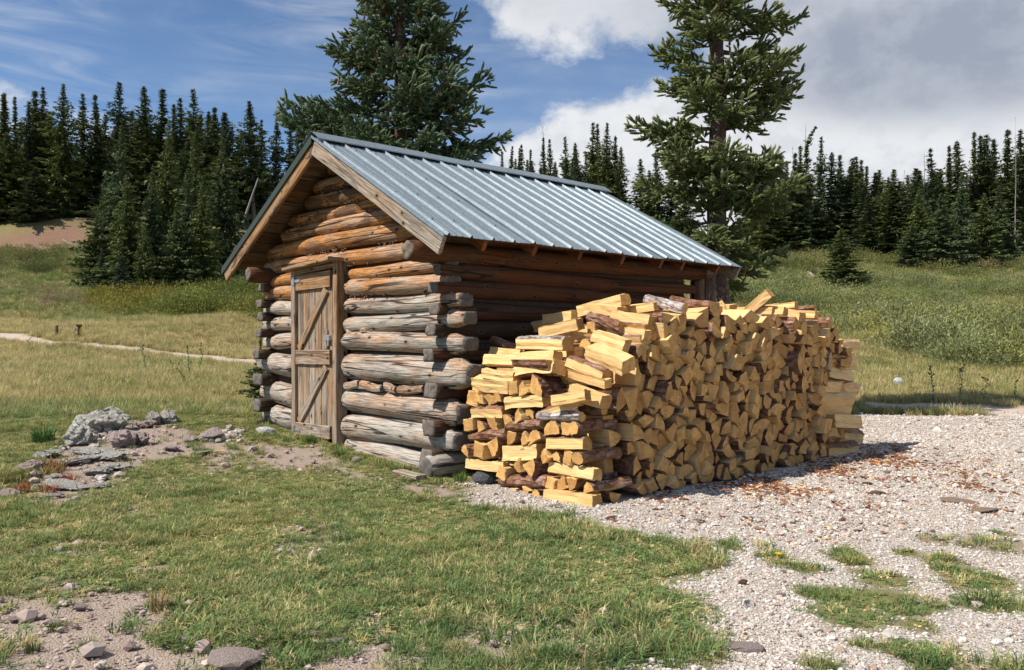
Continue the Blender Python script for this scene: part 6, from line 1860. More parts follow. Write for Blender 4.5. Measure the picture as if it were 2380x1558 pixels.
# fallen and leaning dead trunks
def fallen(p0, p1, Y0_, Y1_, r, lab, rise=0.0):
    a = Vector((at_depth(p0[0], Y0_), Y0_, CAMH + (795 - p0[1]) / 1930 * Y0_)); b = Vector((at_depth(p1[0], Y1_), Y1_, CAMH + (795 - p1[1]) / 1930 * Y1_))
    if not rise:
        a.z = float(zt(a.x, a.y)) + r * .8; b.z = float(zt(b.x, b.y)) + r * .8
    else:
        a.z = float(zt(a.x, a.y)) + r
    rg = np.random.default_rng(int(p0[0]))
    pts = [a.lerp(b, t) + Vector((0, 0, rg.normal(0, .03))) for t in np.linspace(0, 1, 7)]
    V, F = tube(pts, list(np.linspace(r, r * .35, 7)), 8)
    if rise:
        for k in range(9):
            q = a + Vector((rg.normal(0, .5), rg.normal(0, .3), rg.uniform(-.2, .5)))
            v2, f2 = tube([a, (a + q) / 2 + Vector((0, 0, .1)), q], [.09, .05, .02], 5)
            kk = len(V); V += v2; F += [tuple(kk + i for i in f) for f in f2]
    cen = Vector(a)
    o = obj('fallen_tree', mesh_from('fallen_tree', [v - cen for v in V], F, M_SNAG, smooth=True), None, cen)
    tag(o, lab, 'fallen tree', 'fallen dead trunks')


fallen((556, 520), (600, 415), 80, 80, .16, 'silver leaning dead trunk with its root plate lifted, left of the cabin roof', 1)
fallen((146, 519), (188, 545), 80, 77, .07, 'thin grey trunk fallen down the red bank')
fallen((175, 502), (192, 504), 84, 84, .08, 'short white fallen trunk in the shade above the red bank')
fallen((1813, 616), (1925, 610), 66, 67, .11, 'long white fallen trunk lying across the right slope')
fallen((1882, 618), (1896, 628), 64, 62, .12, 'short white fallen trunk below the long white one')
fallen((1715, 588), (1755, 612), 72, 64, .10, 'grey fallen trunk on the slope right of the cabin roof')
fallen((2345, 586), (2395, 580), 72, 73, .2, 'dark fallen trunk at the foot of the tallest dead snag')


# ------------------------------------------------------------------ the two big spruces behind the cabin
def shoot_proto():
    """bottle-brush shoot along +X, length 1"""
    V = []; F = []; tn = []
    rg = np.random.default_rng(3)
    n = 4
    for i, (x, r) in enumerate(((0, .05), (.55, .115), (.92, .075))):
        for j in range(n):
            t = j * math.tau / n
            V.append((x, r * math.cos(t), r * math.sin(t))); tn.append(.25 + .5 * x)
    V.append((1.04, 0, 0)); tn.append(1.0)
    for i in range(2):
        for j in range(n):
            a, b = i * n + j, i * n + (j + 1) % n
            F += [(a, b, b + n), (a, b + n, a + n)]
    for j in range(n):
        F.append((2 * n + j, 2 * n + (j + 1) % n, 3 * n))
    for k in range(18):
        x = rg.uniform(.0, .95); t = rg.uniform(0, math.tau); L = rg.uniform(.18, .30)
        d = np.array([.75, math.cos(t), math.sin(t)]); d /= np.linalg.norm(d)
        q = np.array([0, -math.sin(t), math.cos(t)]) * .036
        p = np.array([x, 0, 0])
        k0 = len(V)
        V += [tuple(p + q), tuple(p - q), tuple(p + d * L)]; tn += [.25 + .45 * x, .25 + .45 * x, .55 + .45 * x]
        F.append((k0, k0 + 1, k0 + 2))
    return np.array(V), np.array(F), np.array(tn)


SHV, SHF, SHT = shoot_proto()


def big_spruce(name, loc, zlow, zhigh, radius_at, label, sd, whorl=.34, base_r=.17, lean=0.0, special=(), cones=0, inner=3, mat=None, skip=None, shoot=.17, up=.25):
    """radius_at(z, azimuth) gives branch length; crown built from shoots along side twigs"""
    rg = np.random.default_rng(sd)
    root = empty(name, loc)
    tag(root, label, 'tree')
    H = zhigh + .8
    pts = [(lean * t * t + rg.normal(0, .015), rg.normal(0, .015), H * t) for t in np.linspace(0, 1, 12)]
    V, F = tube(pts, [base_r * (1 - .75 * t) * (1.25 if t == 0 else 1) for t in np.linspace(0, 1, 12)], 12)
    obj('trunk', mesh_from('trunk', V, F, M_TRUNK, smooth=True), root)
    LV = []; LF = []
    P = []; D = []; S = []; TT = []
    cp = []

    def branch(z, a, L, upv, thick=.022):
        n = max(4, int(L / .12))
        d0 = Vector((math.cos(a), math.sin(a), upv)).normalized()
        pos = Vector((lean * (z / H) ** 2, 0, z)); line = [pos.copy()]
        sag = rg.uniform(.05, .30)
        for i in range(n):
            t = (i + 1) / n
            d = (d0 + Vector((0, 0, -sag * math.sin(t * 2.6) + .42 * t * t)) + Vector(rg.normal(0, .05, 3))).normalized()
            pos = pos + d * (L / n); line.append(pos.copy())
        v, f = tube(line, list(np.linspace(thick * (.6 + L * .45), .004, n + 1)), 5)
        k = len(LV); LV.extend(v); LF.extend([tuple(k + i for i in q) for q in f])
        side = Vector((-math.sin(a), math.cos(a), 0))
        for i in range(1, n + 1):
            t = i / n
            if t < .18: continue
            p = line[i]; d = (line[i] - line[i - 1]).normalized()
            tl = (.42 * L * (1.1 - t) + .10) * rg.uniform(.7, 1.15)
            for sg in (-1, 1):
                for rep in range(2 if t > .35 else 1):
                    dd = (d * rg.uniform(.5, 1.0) + side * sg * rg.uniform(.55, 1.0) + Vector((0, 0, rg.normal(-.10, .22)))).normalized()
                    m = max(1, int(tl / .085))
                    q = p.copy()
                    for j in range(m):
                        q = q + dd * (tl / m)
                        dd = (dd + Vector(rg.normal(0, .12, 3)) + Vector((0, 0, -.05))).normalized()
                        s = (j + 1) / m
                        # end shoot and small side shoots
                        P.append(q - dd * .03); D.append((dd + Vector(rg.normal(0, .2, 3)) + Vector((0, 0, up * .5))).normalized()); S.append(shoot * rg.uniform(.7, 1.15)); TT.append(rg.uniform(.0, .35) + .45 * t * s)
                        if rg.random() < .7:
                            e = (dd * .6 + side * rg.normal(0, .8) + Vector((0, 0, rg.normal(up, .35)))).normalized()
                            P.append(q); D.append(e); S.append(shoot * rg.uniform(.55, .95)); TT.append(rg.uniform(.0, .35) + .4 * t)
                        if cones and rg.random() < .10 * sstep(zlow + .2 * (zhigh - zlow), zhigh, z) * 2.2: cp.append(q + Vector((0, 0, -.05)))
            P.append(p); D.append((d + Vector((0, 0, up))).normalized()); S.append(shoot * rg.uniform(.8, 1.2)); TT.append(.2 + .5 * t)
        P.append(line[-1]); D.append((d + Vector((0, 0, .3))).normalized()); S.append(shoot * 1.2); TT.append(.85)

    z = zlow
    while z < zhigh:
        n = rg.integers(5, 8)
        a0 = rg.uniform(0, math.tau)
        for k in range(n):
            a = a0 + k * math.tau / n + rg.normal(0, .25)
            L = radius_at(z, a) * rg.uniform(.72, 1.12)
            if skip is not None and skip(z, a, rg): continue
            if L < .15: continue
            branch(z + rg.normal(0, .06), a, L, rg.uniform(-.18, .12) + .28 * (z - zlow) / (zhigh - zlow))
        for k in range(inner):
            a = rg.uniform(0, math.tau)
            branch(z + rg.normal(0, .1), a, radius_at(z, a) * rg.uniform(.3, .55), rg.uniform(-.1, .3))
        z += whorl * rg.uniform(.75, 1.25)
    for (z, a, L, upv) in special:
        branch(z, a, L, upv, .03)
    obj('limbs', mesh_from('limbs', LV, LF, M_TRUNK, smooth=True), root)
    P = np.array([tuple(p) for p in P]); D = np.array([tuple(d) for d in D]); S = np.array(S); TT = np.array(TT)
    a = np.cross(D, rg.normal(0, 1, D.shape)); a /= np.linalg.norm(a, axis=1)[:, None]
    b = np.cross(D, a)
    W = P[:, None, :] + S[:, None, None] * (D[:, None, :] * SHV[None, :, 0, None] + a[:, None, :] * SHV[None, :, 1, None] + b[:, None, :] * SHV[None, :, 2, None])
    tone = np.clip(SHT[None, :] * .62 + TT[:, None] * .55, 0, 1)
    n = len(P); nv = len(SHV)
    Tt = (SHF[None] + (np.arange(n) * nv)[:, None, None]).reshape(-1, 3)
    obj('crown', tri_mesh('crown', W.reshape(-1, 3), Tt, mat, tone.ravel()), root)
    print(name, 'shoots', n, 'tris', len(Tt), 'cones', len(cp))
    if cp:
        cm = None
        bm = bmesh.new()
        r_ = bmesh.ops.create_uvsphere(bm, u_segments=6, v_segments=5, radius=1)
        bmesh.ops.scale(bm, vec=(.020, .020, .055), verts=bm.verts)
        cm = bpy.data.meshes.new('cone'); bm.to_mesh(cm); bm.free(); cm.materials.append(M_CONE)
        at = cm.attributes.new('tone', 'FLOAT', 'POINT'); at.data.foreach_set('value', np.random.default_rng(2).random(len(cm.vertices)).astype(np.float32))
        rg.shuffle(cp)
        # the cones that face the camera side are the ones seen
        cp.sort(key=lambda q: (q[1]))
        for q in cp[:280]:
            c1 = obj('cone', cm, root, tuple(q), (rg.normal(0, .15), rg.normal(0, .15), 0))
        if len(cp) > 280:
            VV = np.array([v.co[:] for v in cm.vertices]); FF = [tuple(p.vertices) for p in cm.polygons]
            v2 = []; f2 = []
            for q in cp[280:700]:
                k = len(v2); v2 += [tuple(np.array(q) + p) for p in VV]; f2 += [tuple(k + i for i in f) for f in FF]
            oo = obj('cones', mesh_from('cones', v2, f2, M_CONE, vcol=np.random.default_rng(1).random(len(v2))), root)
            tag(oo, kind='stuff')
    return root


def rl(z, a):
    """left spruce: outline read from the photograph (height above its foot -> branch reach)"""
    return float(np.interp(z, [1.8, 3.0, 3.6, 4.3, 5.0, 5.5, 6.3, 7.2, 8.6], [1.65, 1.6, 1.38, 1.2, 1.0, .90, .78, .62, .3])) * (1 + .12 * math.sin(3 * a + z * 2))


DLT = 13.5
xl_, yl_ = at_depth(930, DLT), DLT
z0l = float(zt(xl_, yl_)) - .05
toz = lambda y, D_: CAMH + (795 - y) / 1930 * D_
big_spruce('spruce_tree', (xl_, yl_, z0l), 1.9, 8.6, rl, 'big blue green spruce hung with brown cones behind the cabin roof', 51, whorl=.30, cones=1, mat=M_BLUE, shoot=.19,
           special=[(toz(245, DLT) - z0l - .25, -.15, 1.5, .42), (toz(165, DLT) - z0l - .1, .12, 1.05, .22), (toz(335, DLT) - z0l - .15, -.05, 1.65, .18), (toz(280, DLT) - z0l - .1, -.35, 1.2, .30),
                    (toz(265, DLT) - z0l - .3, math.pi + .1, 1.75, .12), (toz(215, DLT) - z0l - .3, math.pi - .2, 1.5, .12), (toz(310, DLT) - z0l - .1, math.pi + .25, 1.8, .05), (toz(300, DLT) - z0l - .2, math.pi - .1, 1.7, .2),
                    (toz(340, DLT) - z0l - .1, math.pi + .4, 1.75, .05), (toz(60, DLT) - z0l - .1, .05, .95, .12), (toz(130, DLT) - z0l - .2, math.pi + .1, 1.0, .1)])


def rr_(z, a):
    base = float(np.interp(z, [1.5, 2.4, 2.8, 3.4, 3.9, 4.6, 5.4, 6.2, 7.0, 8.0], [.6, .85, 1.12, 1.2, 1.3, 1.05, .95, 1.05, .95, .55]))
    return .92 * base * (1 + .14 * math.sin(2 * a + z * 3.1))


DRT = 12.5
xr_, yr_ = at_depth(1668, DRT), DRT
z0r = float(zt(xr_, yr_)) - .05


def skp(z, a, rg):
    # gaps in the layered crown
    return (math.sin(z * 5.2 + math.cos(a) * 1.6 + 1.0) < -.30) or rg.random() < .05


big_spruce('spruce_tree', (xr_, yr_, z0r), 2.25, 8.0, rr_, 'lone green spruce with a bare lower trunk standing right behind the cabin', 67, whorl=.27, base_r=.2, inner=1, mat=M_YEL_, skip=skp, shoot=.18, up=.45,
           special=[(toz(300, DRT) - z0r, math.pi + .15, 1.25, .05), (toz(440, DRT) - z0r, math.pi + .3, 1.15, -.05), (toz(470, DRT) - z0r, -1.2, .8, -.1), (toz(480, DRT) - z0r, -.5, .9, -.3),
                    (toz(255, DRT) - z0r, .1, 1.15, .2), (toz(120, DRT) - z0r, -.1, 1.1, -.15), (toz(40, DRT) - z0r, .1, 1.2, .0), (toz(395, DRT) - z0r, math.pi + .8, 1.2, .1), (toz(420, DRT) - z0r, -1.0, 1.0, .1)] + [(toz(yq, DRT) - z0r, -math.pi / 2 + aq, lq, .05) for yq, aq, lq in ((50, .3, .8), (110, -.4, .9), (195, .2, .8), (270, -.5, .9), (420, -.5, .9), (455, -.2, .95), (490, .5, .8))])
# ------------------------------------------------------------------ rocks
def rock_mat(name, a, b, lich, k):
    m, nt = new_mat(name)
    v, s, rnd = wood_coords(nt, 1, 1)
    n1 = nt.noise(v, 7, 5, .65); n2 = nt.noise(v, 22, 4, .7); n3 = nt.noise(v, 3.5, 4, .6)
    col = nt.mix(n2, a, b)
    col = nt.mix(nt.m('MULTIPLY', nt.ramp(n1, .48, .58), k), col, lich)
    col = nt.mix(nt.ramp(n3, .60, .72, 0, .35 * k), col, (.36, .15, .06))
    col = nt.mix(nt.ramp(n2, .40, .30, 0, .6), col, (.05, .045, .04))
    finish(nt, col, .92, nt.bump(nt.m('ADD', n1, nt.m('MULTIPLY', n2, .5)), .9, .03), spec=.15)
    return m


M_ROCKL = rock_mat('lichen_rock', (.24, .21, .195), (.40, .365, .34), (.52, .55, .47), 1.0)
M_ROCK = rock_mat('pinkish_rock', (.29, .22, .20), (.48, .385, .355), (.45, .41, .37), .4)
M_ROCKD = rock_mat('dark_rock', (.07, .07, .075), (.15, .15, .155), (.2, .2, .2), .3)
M_ROCKW = rock_mat('pale_rock', (.42, .41, .40), (.66, .65, .63), (.5, .5, .48), .6)


def rock_mesh(sd, flat=.6, facets=14, sub=2, long=1.0, craggy=0.0):
    rg = np.random.default_rng(sd)
    bm = bmesh.new()
    bmesh.ops.create_icosphere(bm, subdivisions=sub, radius=1)
    N = rg.normal(0, 1, (facets, 3)); N /= np.linalg.norm(N, axis=1)[:, None]
    dst = rg.uniform(.55, .95, facets)
    for v in bm.verts:
        p = np.array(v.co)
        for k in range(facets):
            d = p @ N[k]
            if d > dst[k]: p = p - N[k] * (d - dst[k]) * .9
        p *= 1 + .06 * (fbm(np.array([p[0] * 2 + sd]), np.array([p[1] * 2 + p[2] * 3]), sd % 9, 3)[0] - .5) * 2
        if craggy:
            n3 = fbm(np.array([p[0] * 3.1 + sd + p[2] * 1.7]), np.array([p[1] * 3.1 - p[2] * 2.9 + sd]), sd % 9, 4)[0] - .5
            lay = math.floor((p[2] + p[0] * .25 + n3 * .5) * 5) / 5 - (p[2] + p[0] * .25 + n3 * .5)      # broken layers
            p = p * (1 + craggy * n3 * 1.6 + craggy * .6 * lay)
        v.co = p * np.array([long, 1, flat])
    me = bpy.data.meshes.new('rock'); bm.to_mesh(me); bm.free()
    return me


def rock(px, py, wpx, mat, label, group, flat=.6, long=1.2, sd=1, sink=.25, rz=None, name='rock', sub=2):
    X, Y = ground_at(px, py)
    s = wpx / 1930 * Y / 2 / long * (1.28 if group == GO else 1.0)
    me = rock_mesh(sd, flat, facets=11, sub=4 if group == GO else sub, long=long, craggy=.55 if group == GO else 0.0); me.materials.append(mat); me.name = name
    o = obj(name, me, None, (X, Y, float(zt(X, Y)) + s * flat * (1 - sink) * .75), (random.uniform(-.12, .12), random.uniform(-.12, .12), random.uniform(-.6, .6) if rz is None else rz), (s, s, s))
    return tag(o, label, 'rock', group)


GO = 'rocks of the outcrop left of the cabin'
rocks = [(235, 1003, 92, M_ROCKL, 'biggest rounded lichen covered boulder at the crest of the outcrop', .75, 1.2), (180, 1030, 56, M_ROCKL, 'square lichen covered boulder just left of the biggest one', .8, 1.1),
         (72, 1096, 62, M_ROCK, 'smooth mauve boulder at the left end of the outcrop', .6, 1.3), (340, 992, 34, M_ROCK, 'mauve rock with an orange stain right of the biggest boulder', .6, 1.2),
         (358, 985, 26, M_ROCKL, 'upright lichened rock, left one of a pair', 1.0, .9), (392, 982, 34, M_ROCKL, 'blocky lichened rock, right one of a pair', .9, 1.0),
         (215, 1055, 80, M_ROCKL, 'long low lichened slab below the biggest boulder', .32, 1.8), (170, 1075, 90, M_ROCKL, 'low lichened ledge sloping to the left', .3, 1.9),
         (290, 1035, 52, M_ROCK, 'broken dark mauve rock in the middle of the outcrop', .7, 1.1), (330, 1030, 40, M_ROCK, 'angular brownish rock in the middle of the outcrop', .7, 1.2),
         (262, 1090, 70, M_ROCKL, 'pale flat rock at the lower edge of the outcrop', .3, 1.6), (230, 1100, 60, M_ROCKL, 'crumbly greenish white rock low on the outcrop', .35, 1.5),
         (495, 1020, 60, M_ROCK, 'angular mauve rock between the outcrop and the cabin', .6, 1.4), (440, 1025, 34, M_ROCK, 'small mauve rock left of the angular one', .5, 1.3),
         (540, 963, 34, M_ROCKL, 'low grey rock at the grassy crest nearest the cabin', .6, 1.2), (505, 962, 46, M_ROCKL, 'flat grey rock at the grassy crest', .45, 1.6),
         (300, 1010, 60, M_ROCK, 'flat stained ledge right below the biggest boulder', .3, 1.9), (130, 1115, 46, M_ROCKL, 'small lichened rock beside the red leaves', .4, 1.5), (400, 1045, 40, M_ROCK, 'flat mauve stone on the bare earth of the outcrop', .35, 1.5),
         (120, 1155, 50, M_ROCK, 'flat dark shale at the foot of the outcrop', .25, 1.8), (470, 1055, 40, M_ROCK, 'flat shard on the earth before the cabin', .3, 1.6),
         (150, 1130, 92, M_ROCKL, 'pale crumbled ledge at the lower left of the outcrop', .22, 2.0), (205, 1135, 60, M_ROCKL, 'pale crumbled ledge right of the lower left one', .22, 1.7),
         (110, 1062, 46, M_ROCKL, 'grey lichened rock just above the smooth mauve boulder', .5, 1.3), (255, 1065, 74, M_ROCKL, 'sloping lichened slab in the heart of the outcrop', .35, 1.7), (20, 1150, 44, M_ROCK, 'low pinkish rock at the very left edge', .4, 1.4)]
for i, (px, py, wp, mt, lab, fl, lo) in enumerate(rocks):
    rock(px, py, wp, mt, lab, GO, fl, lo, 200 + i, .2)
rock(617, 1010, 62, M_ROCKW, 'pale white speckled stone at the left cabin corner', None, .55, 1.5, 301, .15, -.6)
rock(1126, 1124, 62, M_ROCKD, 'dark rounded stone between the cabin corner and the woodpile', None, .75, 1.15, 302, .2)
rock(1738, 1512, 92, M_ROCK, 'broad mauve stone half sunk in the gravel at the bottom edge', None, .4, 1.5, 303, .45)
rock(1815, 1385, 26, M_ROCK, 'small pinkish stone on the gravel below the dandelion tuft', None, .6, 1.4, 304, .3)
rock(2150, 1402, 52, M_ROCKW, 'pale flat stone at the right of the largest grass patch', None, .35, 1.8, 305, .3)
rock(2087, 903, 26, M_ROCKW, 'pale pointed stone in the grass beyond the woodpile', None, 1.2, .9, 306, .2)
rock(2000, 915, 20, M_ROCKW, 'small pale stone beside the far end of the woodpile', None, 1.0, .9, 307, .2)
rock(828, 1075, 26, M_ROCK, 'stone under the end of the lowest front log', None, .8, 1.1, 308, .2)
rgr = random.Random(8)
GS = 'loose flat stones on the bare earth at the lower left'
big = [(186, 1414, 46, 'dark broken stone lying on the bare earth at the lower left'), (322, 1412, 24, 'upright pale stone beside the straw coloured tuft'), (440, 1490, 56, 'pale angular stone at the bottom edge of the bare earth'),
       (580, 1465, 44, 'pale flat stone between two grass tufts'), (735, 1478, 52, 'largest flat stone of the pale group at the bottom'), (780, 1492, 46, 'second flat stone beside the largest of the pale group'),
       (545, 1542, 150, 'long ledge of rock at the bottom edge left of centre'), (130, 1450, 44, 'flat brownish stone left of the green tufts'), (40, 1440, 46, 'pinkish flat stone at the far lower left')]
for i, (px, py, wp, lab) in enumerate(big):
    rock(px, py, wp, M_ROCK, lab, GS, .38, 1.35, 400 + i, .35)
for i in range(30):
    px = rgr.uniform(0, 640); py = rgr.uniform(1385, 1555)
    if py < 1400 + 0.12 * abs(px - 200): continue
    rock(px, py, rgr.uniform(12, 28), M_ROCK, 'small flat shard of mauve stone on the bare earth at the lower left', GS + ', small shards', rgr.uniform(.25, .45), rgr.uniform(1.1, 1.6), 450 + i, .4, sub=1)

# ------------------------------------------------------------------ small stones, chips and gravel (nobody could count them)
def in_view(n, Y0_, Y1_, a0=-.72, a1=.74, power=1.0):
    """random ground points, denser near the camera the way the ground spreads"""
    u = RNG.random(n)
    Y = (Y0_ ** (2 - power) + u * (Y1_ ** (2 - power) - Y0_ ** (2 - power))) ** (1 / (2 - power)) if power != 2 else Y0_ * (Y1_ / Y0_) ** u
    return RNG.uniform(a0 * Y - 2.2, a1 * Y + 2.2), Y


def not_under(X, Y):
    """keep things out of the cabin and the woodpile"""
    lx = (X - CAB.x) * XA.x + (Y - CAB.y) * XA.y
    ly = (X - CAB.x) * YA.x + (Y - CAB.y) * YA.y
    cabn = (lx > -3.3) & (lx < .05) & (ly > -.12) & (ly < 3.5)
    pile = (lx > .22) & (lx < 1.66) & (ly > -.06) & (ly < 4.0)
    return ~(cabn | pile)


def small_stone(sd):
    me = rock_mesh(sd, .65, 8, 1, 1.15)
    return me


def mat_inst(name, rough=.9, var=.25):
    m, nt = new_mat(name)
    ti = nt.attr('tint', 'INSTANCER', 'Color')
    tc = nt.n('ShaderNodeTexCoord').outputs['Object']
    n1 = nt.noise(tc, 2.5, 3)
    f = nt.m('ADD', 1 - var, nt.m('MULTIPLY', n1, var * 2))
    finish(nt, nt.mix(1.0, ti, nt.n('ShaderNodeCombineColor', {0: f, 1: f, 2: f}).outputs[0], 'MULTIPLY'), rough, spec=.12)
    return m


M_PEB = mat_inst('gravel_stone')
peb = []
for i in range(5):
    me = small_stone(600 + i); me.materials.append(M_PEB); peb.append(me)
X, Y = in_view(620000, 1.8, 15, -.12, .74, 1.75)
g_, d_, p_, r_ = zones(X, Y)
k = (RNG.random(len(X)) < g_ * np.clip(-.05 + 1.35 * fbm(X * 1.3, Y * 1.3, 77), .1, 1)) & not_under(X, Y)
X, Y = X[k], Y[k]; n = len(X)
sz = RNG.lognormal(math.log(.0040), .45, n) * np.clip(.72 + Y * .09, .9, 1.9)
sz[RNG.random(n) < .015] *= 2.2
t = RNG.random((n, 1))
cl = (1 - t) * np.array([[.34, .295, .255]]) + t * np.array([[.65, .60, .545]])
pk = RNG.random(n) < .13
cl[pk] *= np.array([[.92, .74, .64]])
cl[RNG.random(n) < .05] = (.14, .10, .09)
scatter('gravel', np.stack([X, Y, zt(X, Y) + sz * .25], 1), RNG.uniform(0, 6.28, (n, 3)) * np.array([[.08, .08, 1]]), sz, RNG.integers(0, 5, n), cl, peb)
print('gravel', n)
# rubble on the bare earth
X, Y = in_view(90000, 2.0, 12, -.72, .1, 1.6)
g_, d_, p_, r_ = zones(X, Y)
k = (RNG.random(len(X)) < d_ * .24) & not_under(X, Y)
X, Y = X[k], Y[k]; n = len(X)
sz = RNG.lognormal(math.log(.0062), .65, n) * np.clip(.8 + Y * .05, 1, 1.4)
t = RNG.random((n, 1))
cl = (1 - t) * np.array([[.24, .18, .155]]) + t * np.array([[.50, .415, .365]])
scatter('rubble', np.stack([X, Y, zt(X, Y) + sz * .15], 1), RNG.uniform(0, 6.28, (n, 3)) * np.array([[.06, .06, 1]]), sz, RNG.integers(0, 5, n), cl, peb)

# broken fragments about the outcrop
OUT = poly_ground([(30, 1150), (60, 1075), (160, 1010), (230, 970), (330, 970), (430, 985), (560, 1000), (560, 1060), (340, 1095), (250, 1135), (120, 1190)])
X = RNG.uniform(OUT[:, 0].min(), OUT[:, 0].max(), 2600); Y = RNG.uniform(OUT[:, 1].min(), OUT[:, 1].max(), 2600)
k = (sdist(X, Y, OUT) > 0) & (fbm(X * 1.8, Y * 1.8, 71) > .54) & not_under(X, Y)
X, Y = X[k], Y[k]; n = len(X)
sz = np.minimum(RNG.lognormal(math.log(.022), .6, n), .07)
t = RNG.random((n, 1))
cl = (1 - t) * np.array([[.26, .21, .19]]) + t * np.array([[.50, .47, .42]])
scatter('outcrop_rubble', np.stack([X, Y, zt(X, Y) + sz * .2], 1), RNG.uniform(0, 6.28, (n, 3)) * np.array([[.09, .09, 1]]), sz, RNG.integers(0, 5, n), cl, peb)

# bark and wood chips strewn on the gravel
M_CHIP = mat_inst('chip_wood', .85, .2)
chips = []
for i in range(4):
    rg = np.random.default_rng(i)
    V = []; F = []
    for kx, x in enumerate(np.linspace(-1, 1, 4)):
        wv = .42 * (1 - .5 * abs(x) ** 2) * rg.uniform(.8, 1.2); cu_ = .16 * (1 - x * x)
        for (yy, zz) in ((-wv, -.06), (wv, -.06), (wv, .06), (-wv, .06)):
            V.append((x + rg.normal(0, .05), yy, zz + cu_ + rg.normal(0, .02)))
    for a in range(3):
        for b in range(4):
            c0, c1 = a * 4 + b, a * 4 + (b + 1) % 4
            F.append((c0, c1, c1 + 4, c0 + 4))
    F += [(3, 2, 1, 0), (12, 13, 14, 15)]
    chips.append(mesh_from('chip', V, F, M_CHIP))
PX = []; 
X1, Y1_ = in_view(80000, 4.5, 10.5, .05, .6, 1.2)
lx = (X1 - CAB.x) * XA.x + (Y1_ - CAB.y) * XA.y; ly = (X1 - CAB.x) * YA.x + (Y1_ - CAB.y) * YA.y
dens = np.exp(-((lx - 2.0) / .42) ** 2) * sstep(.2, 1.6, ly) * sstep(5.2, 3.6, ly) * .8
dens = np.maximum(dens, np.exp(-(((lx - 3.0) / .75) ** 2 + ((ly - 3.0) / .7) ** 2)) * .8)
dens = np.maximum(dens, np.exp(-(((lx - 2.5) / 1.0) ** 2 + ((ly - 1.6) / 1.3) ** 2)) * .28)
k = (RNG.random(len(X1)) < dens * (.15 + 1.2 * sstep(.42, .62, fbm(X1 * 2.5, Y1_ * 2.5, 88)))) & not_under(X1, Y1_)
X, Y = X1[k], Y1_[k]; n = len(X)
sz = np.minimum(RNG.lognormal(math.log(.0135), .5, n), .032)
cl = np.where(RNG.random((n, 1)) < .16, np.array([[.62, .42, .18]]), np.array([[.23, .095, .05]]) * RNG.uniform(.5, 1.35, (n, 1)))
scatter('bark_litter', np.stack([X, Y, zt(X, Y) + .006], 1), np.stack([RNG.normal(0, .25, n), RNG.normal(0, .25, n), RNG.uniform(0, 6.28, n)], 1), sz, RNG.integers(0, 4, n), cl, chips)
print('chips', n)
# bigger pieces one can point at
mm, nt = new_mat('dry_dung')
tc = nt.n('ShaderNodeTexCoord').outputs['Object']
finish(nt, nt.mix(nt.noise(tc, 6, 4), (.10, .07, .05), (.26, .19, .14)), .95)
M_DUNG = mm
mb = {}
for (px, py, wp, colr, lab) in ((2040, 1150, 40, 'b', 'curled dark bark piece on the gravel right of the woodpile'), (2015, 1128, 30, 'b', 'reddish bark piece among the litter right of the woodpile'), (1625, 1215, 30, 'b', 'bark curl on the gravel beside the woodpile corner'),
                               (1520, 1162, 44, 'b', 'dark curved bark strip just off the woodpile corner'), (2230, 1170, 80, 'd', 'brown dung like crust on the gravel, upper one'), (2290, 1190, 80, 'd', 'brown dung like crust on the gravel, lower one'),
                               (1420, 1208, 30, 'b', 'dark bark scrap at the edge of the grass below the woodpile'), (1290, 1180, 34, 's', 'flat stone coloured wood scrap in front of the woodpile'), (510, 1186, 26, 'b', 'dark bark scrap lying in the grass left of centre'),
                               (500, 1010, 30, 'y', 'yellow wood splinter on the earth left of the cabin'), (512, 1053, 28, 'y', 'yellow wood chip at the foot of the outcrop')):
    X_, Y_ = ground_at(px, py)
    s = wp / 1930 * Y_ / 2
    me = chips[0].copy()
    me.materials.clear()
    me.materials.append({'b': M_BARK, 'd': M_DUNG, 's': M_ROCK, 'y': M_SPLIT}[colr])
    o = obj('bark_piece' if colr == 'b' else 'wood_chip' if colr in 'ys' else 'dung_crust', me, None, (X_, Y_, float(zt(X_, Y_)) + .012), (random.uniform(-.2, .2), random.uniform(-.1, .1), random.uniform(-.5, .5)), (s, s * (1.1 if colr == 'd' else .8), s * (.35 if colr == 'd' else .8)))
    tag(o, lab, 'bark piece' if colr == 'b' else 'wood chip' if colr in 'ys' else 'dung')

# ------------------------------------------------------------------ grass
M_GRASS = mat_tint('grass_blades', .35, .7)


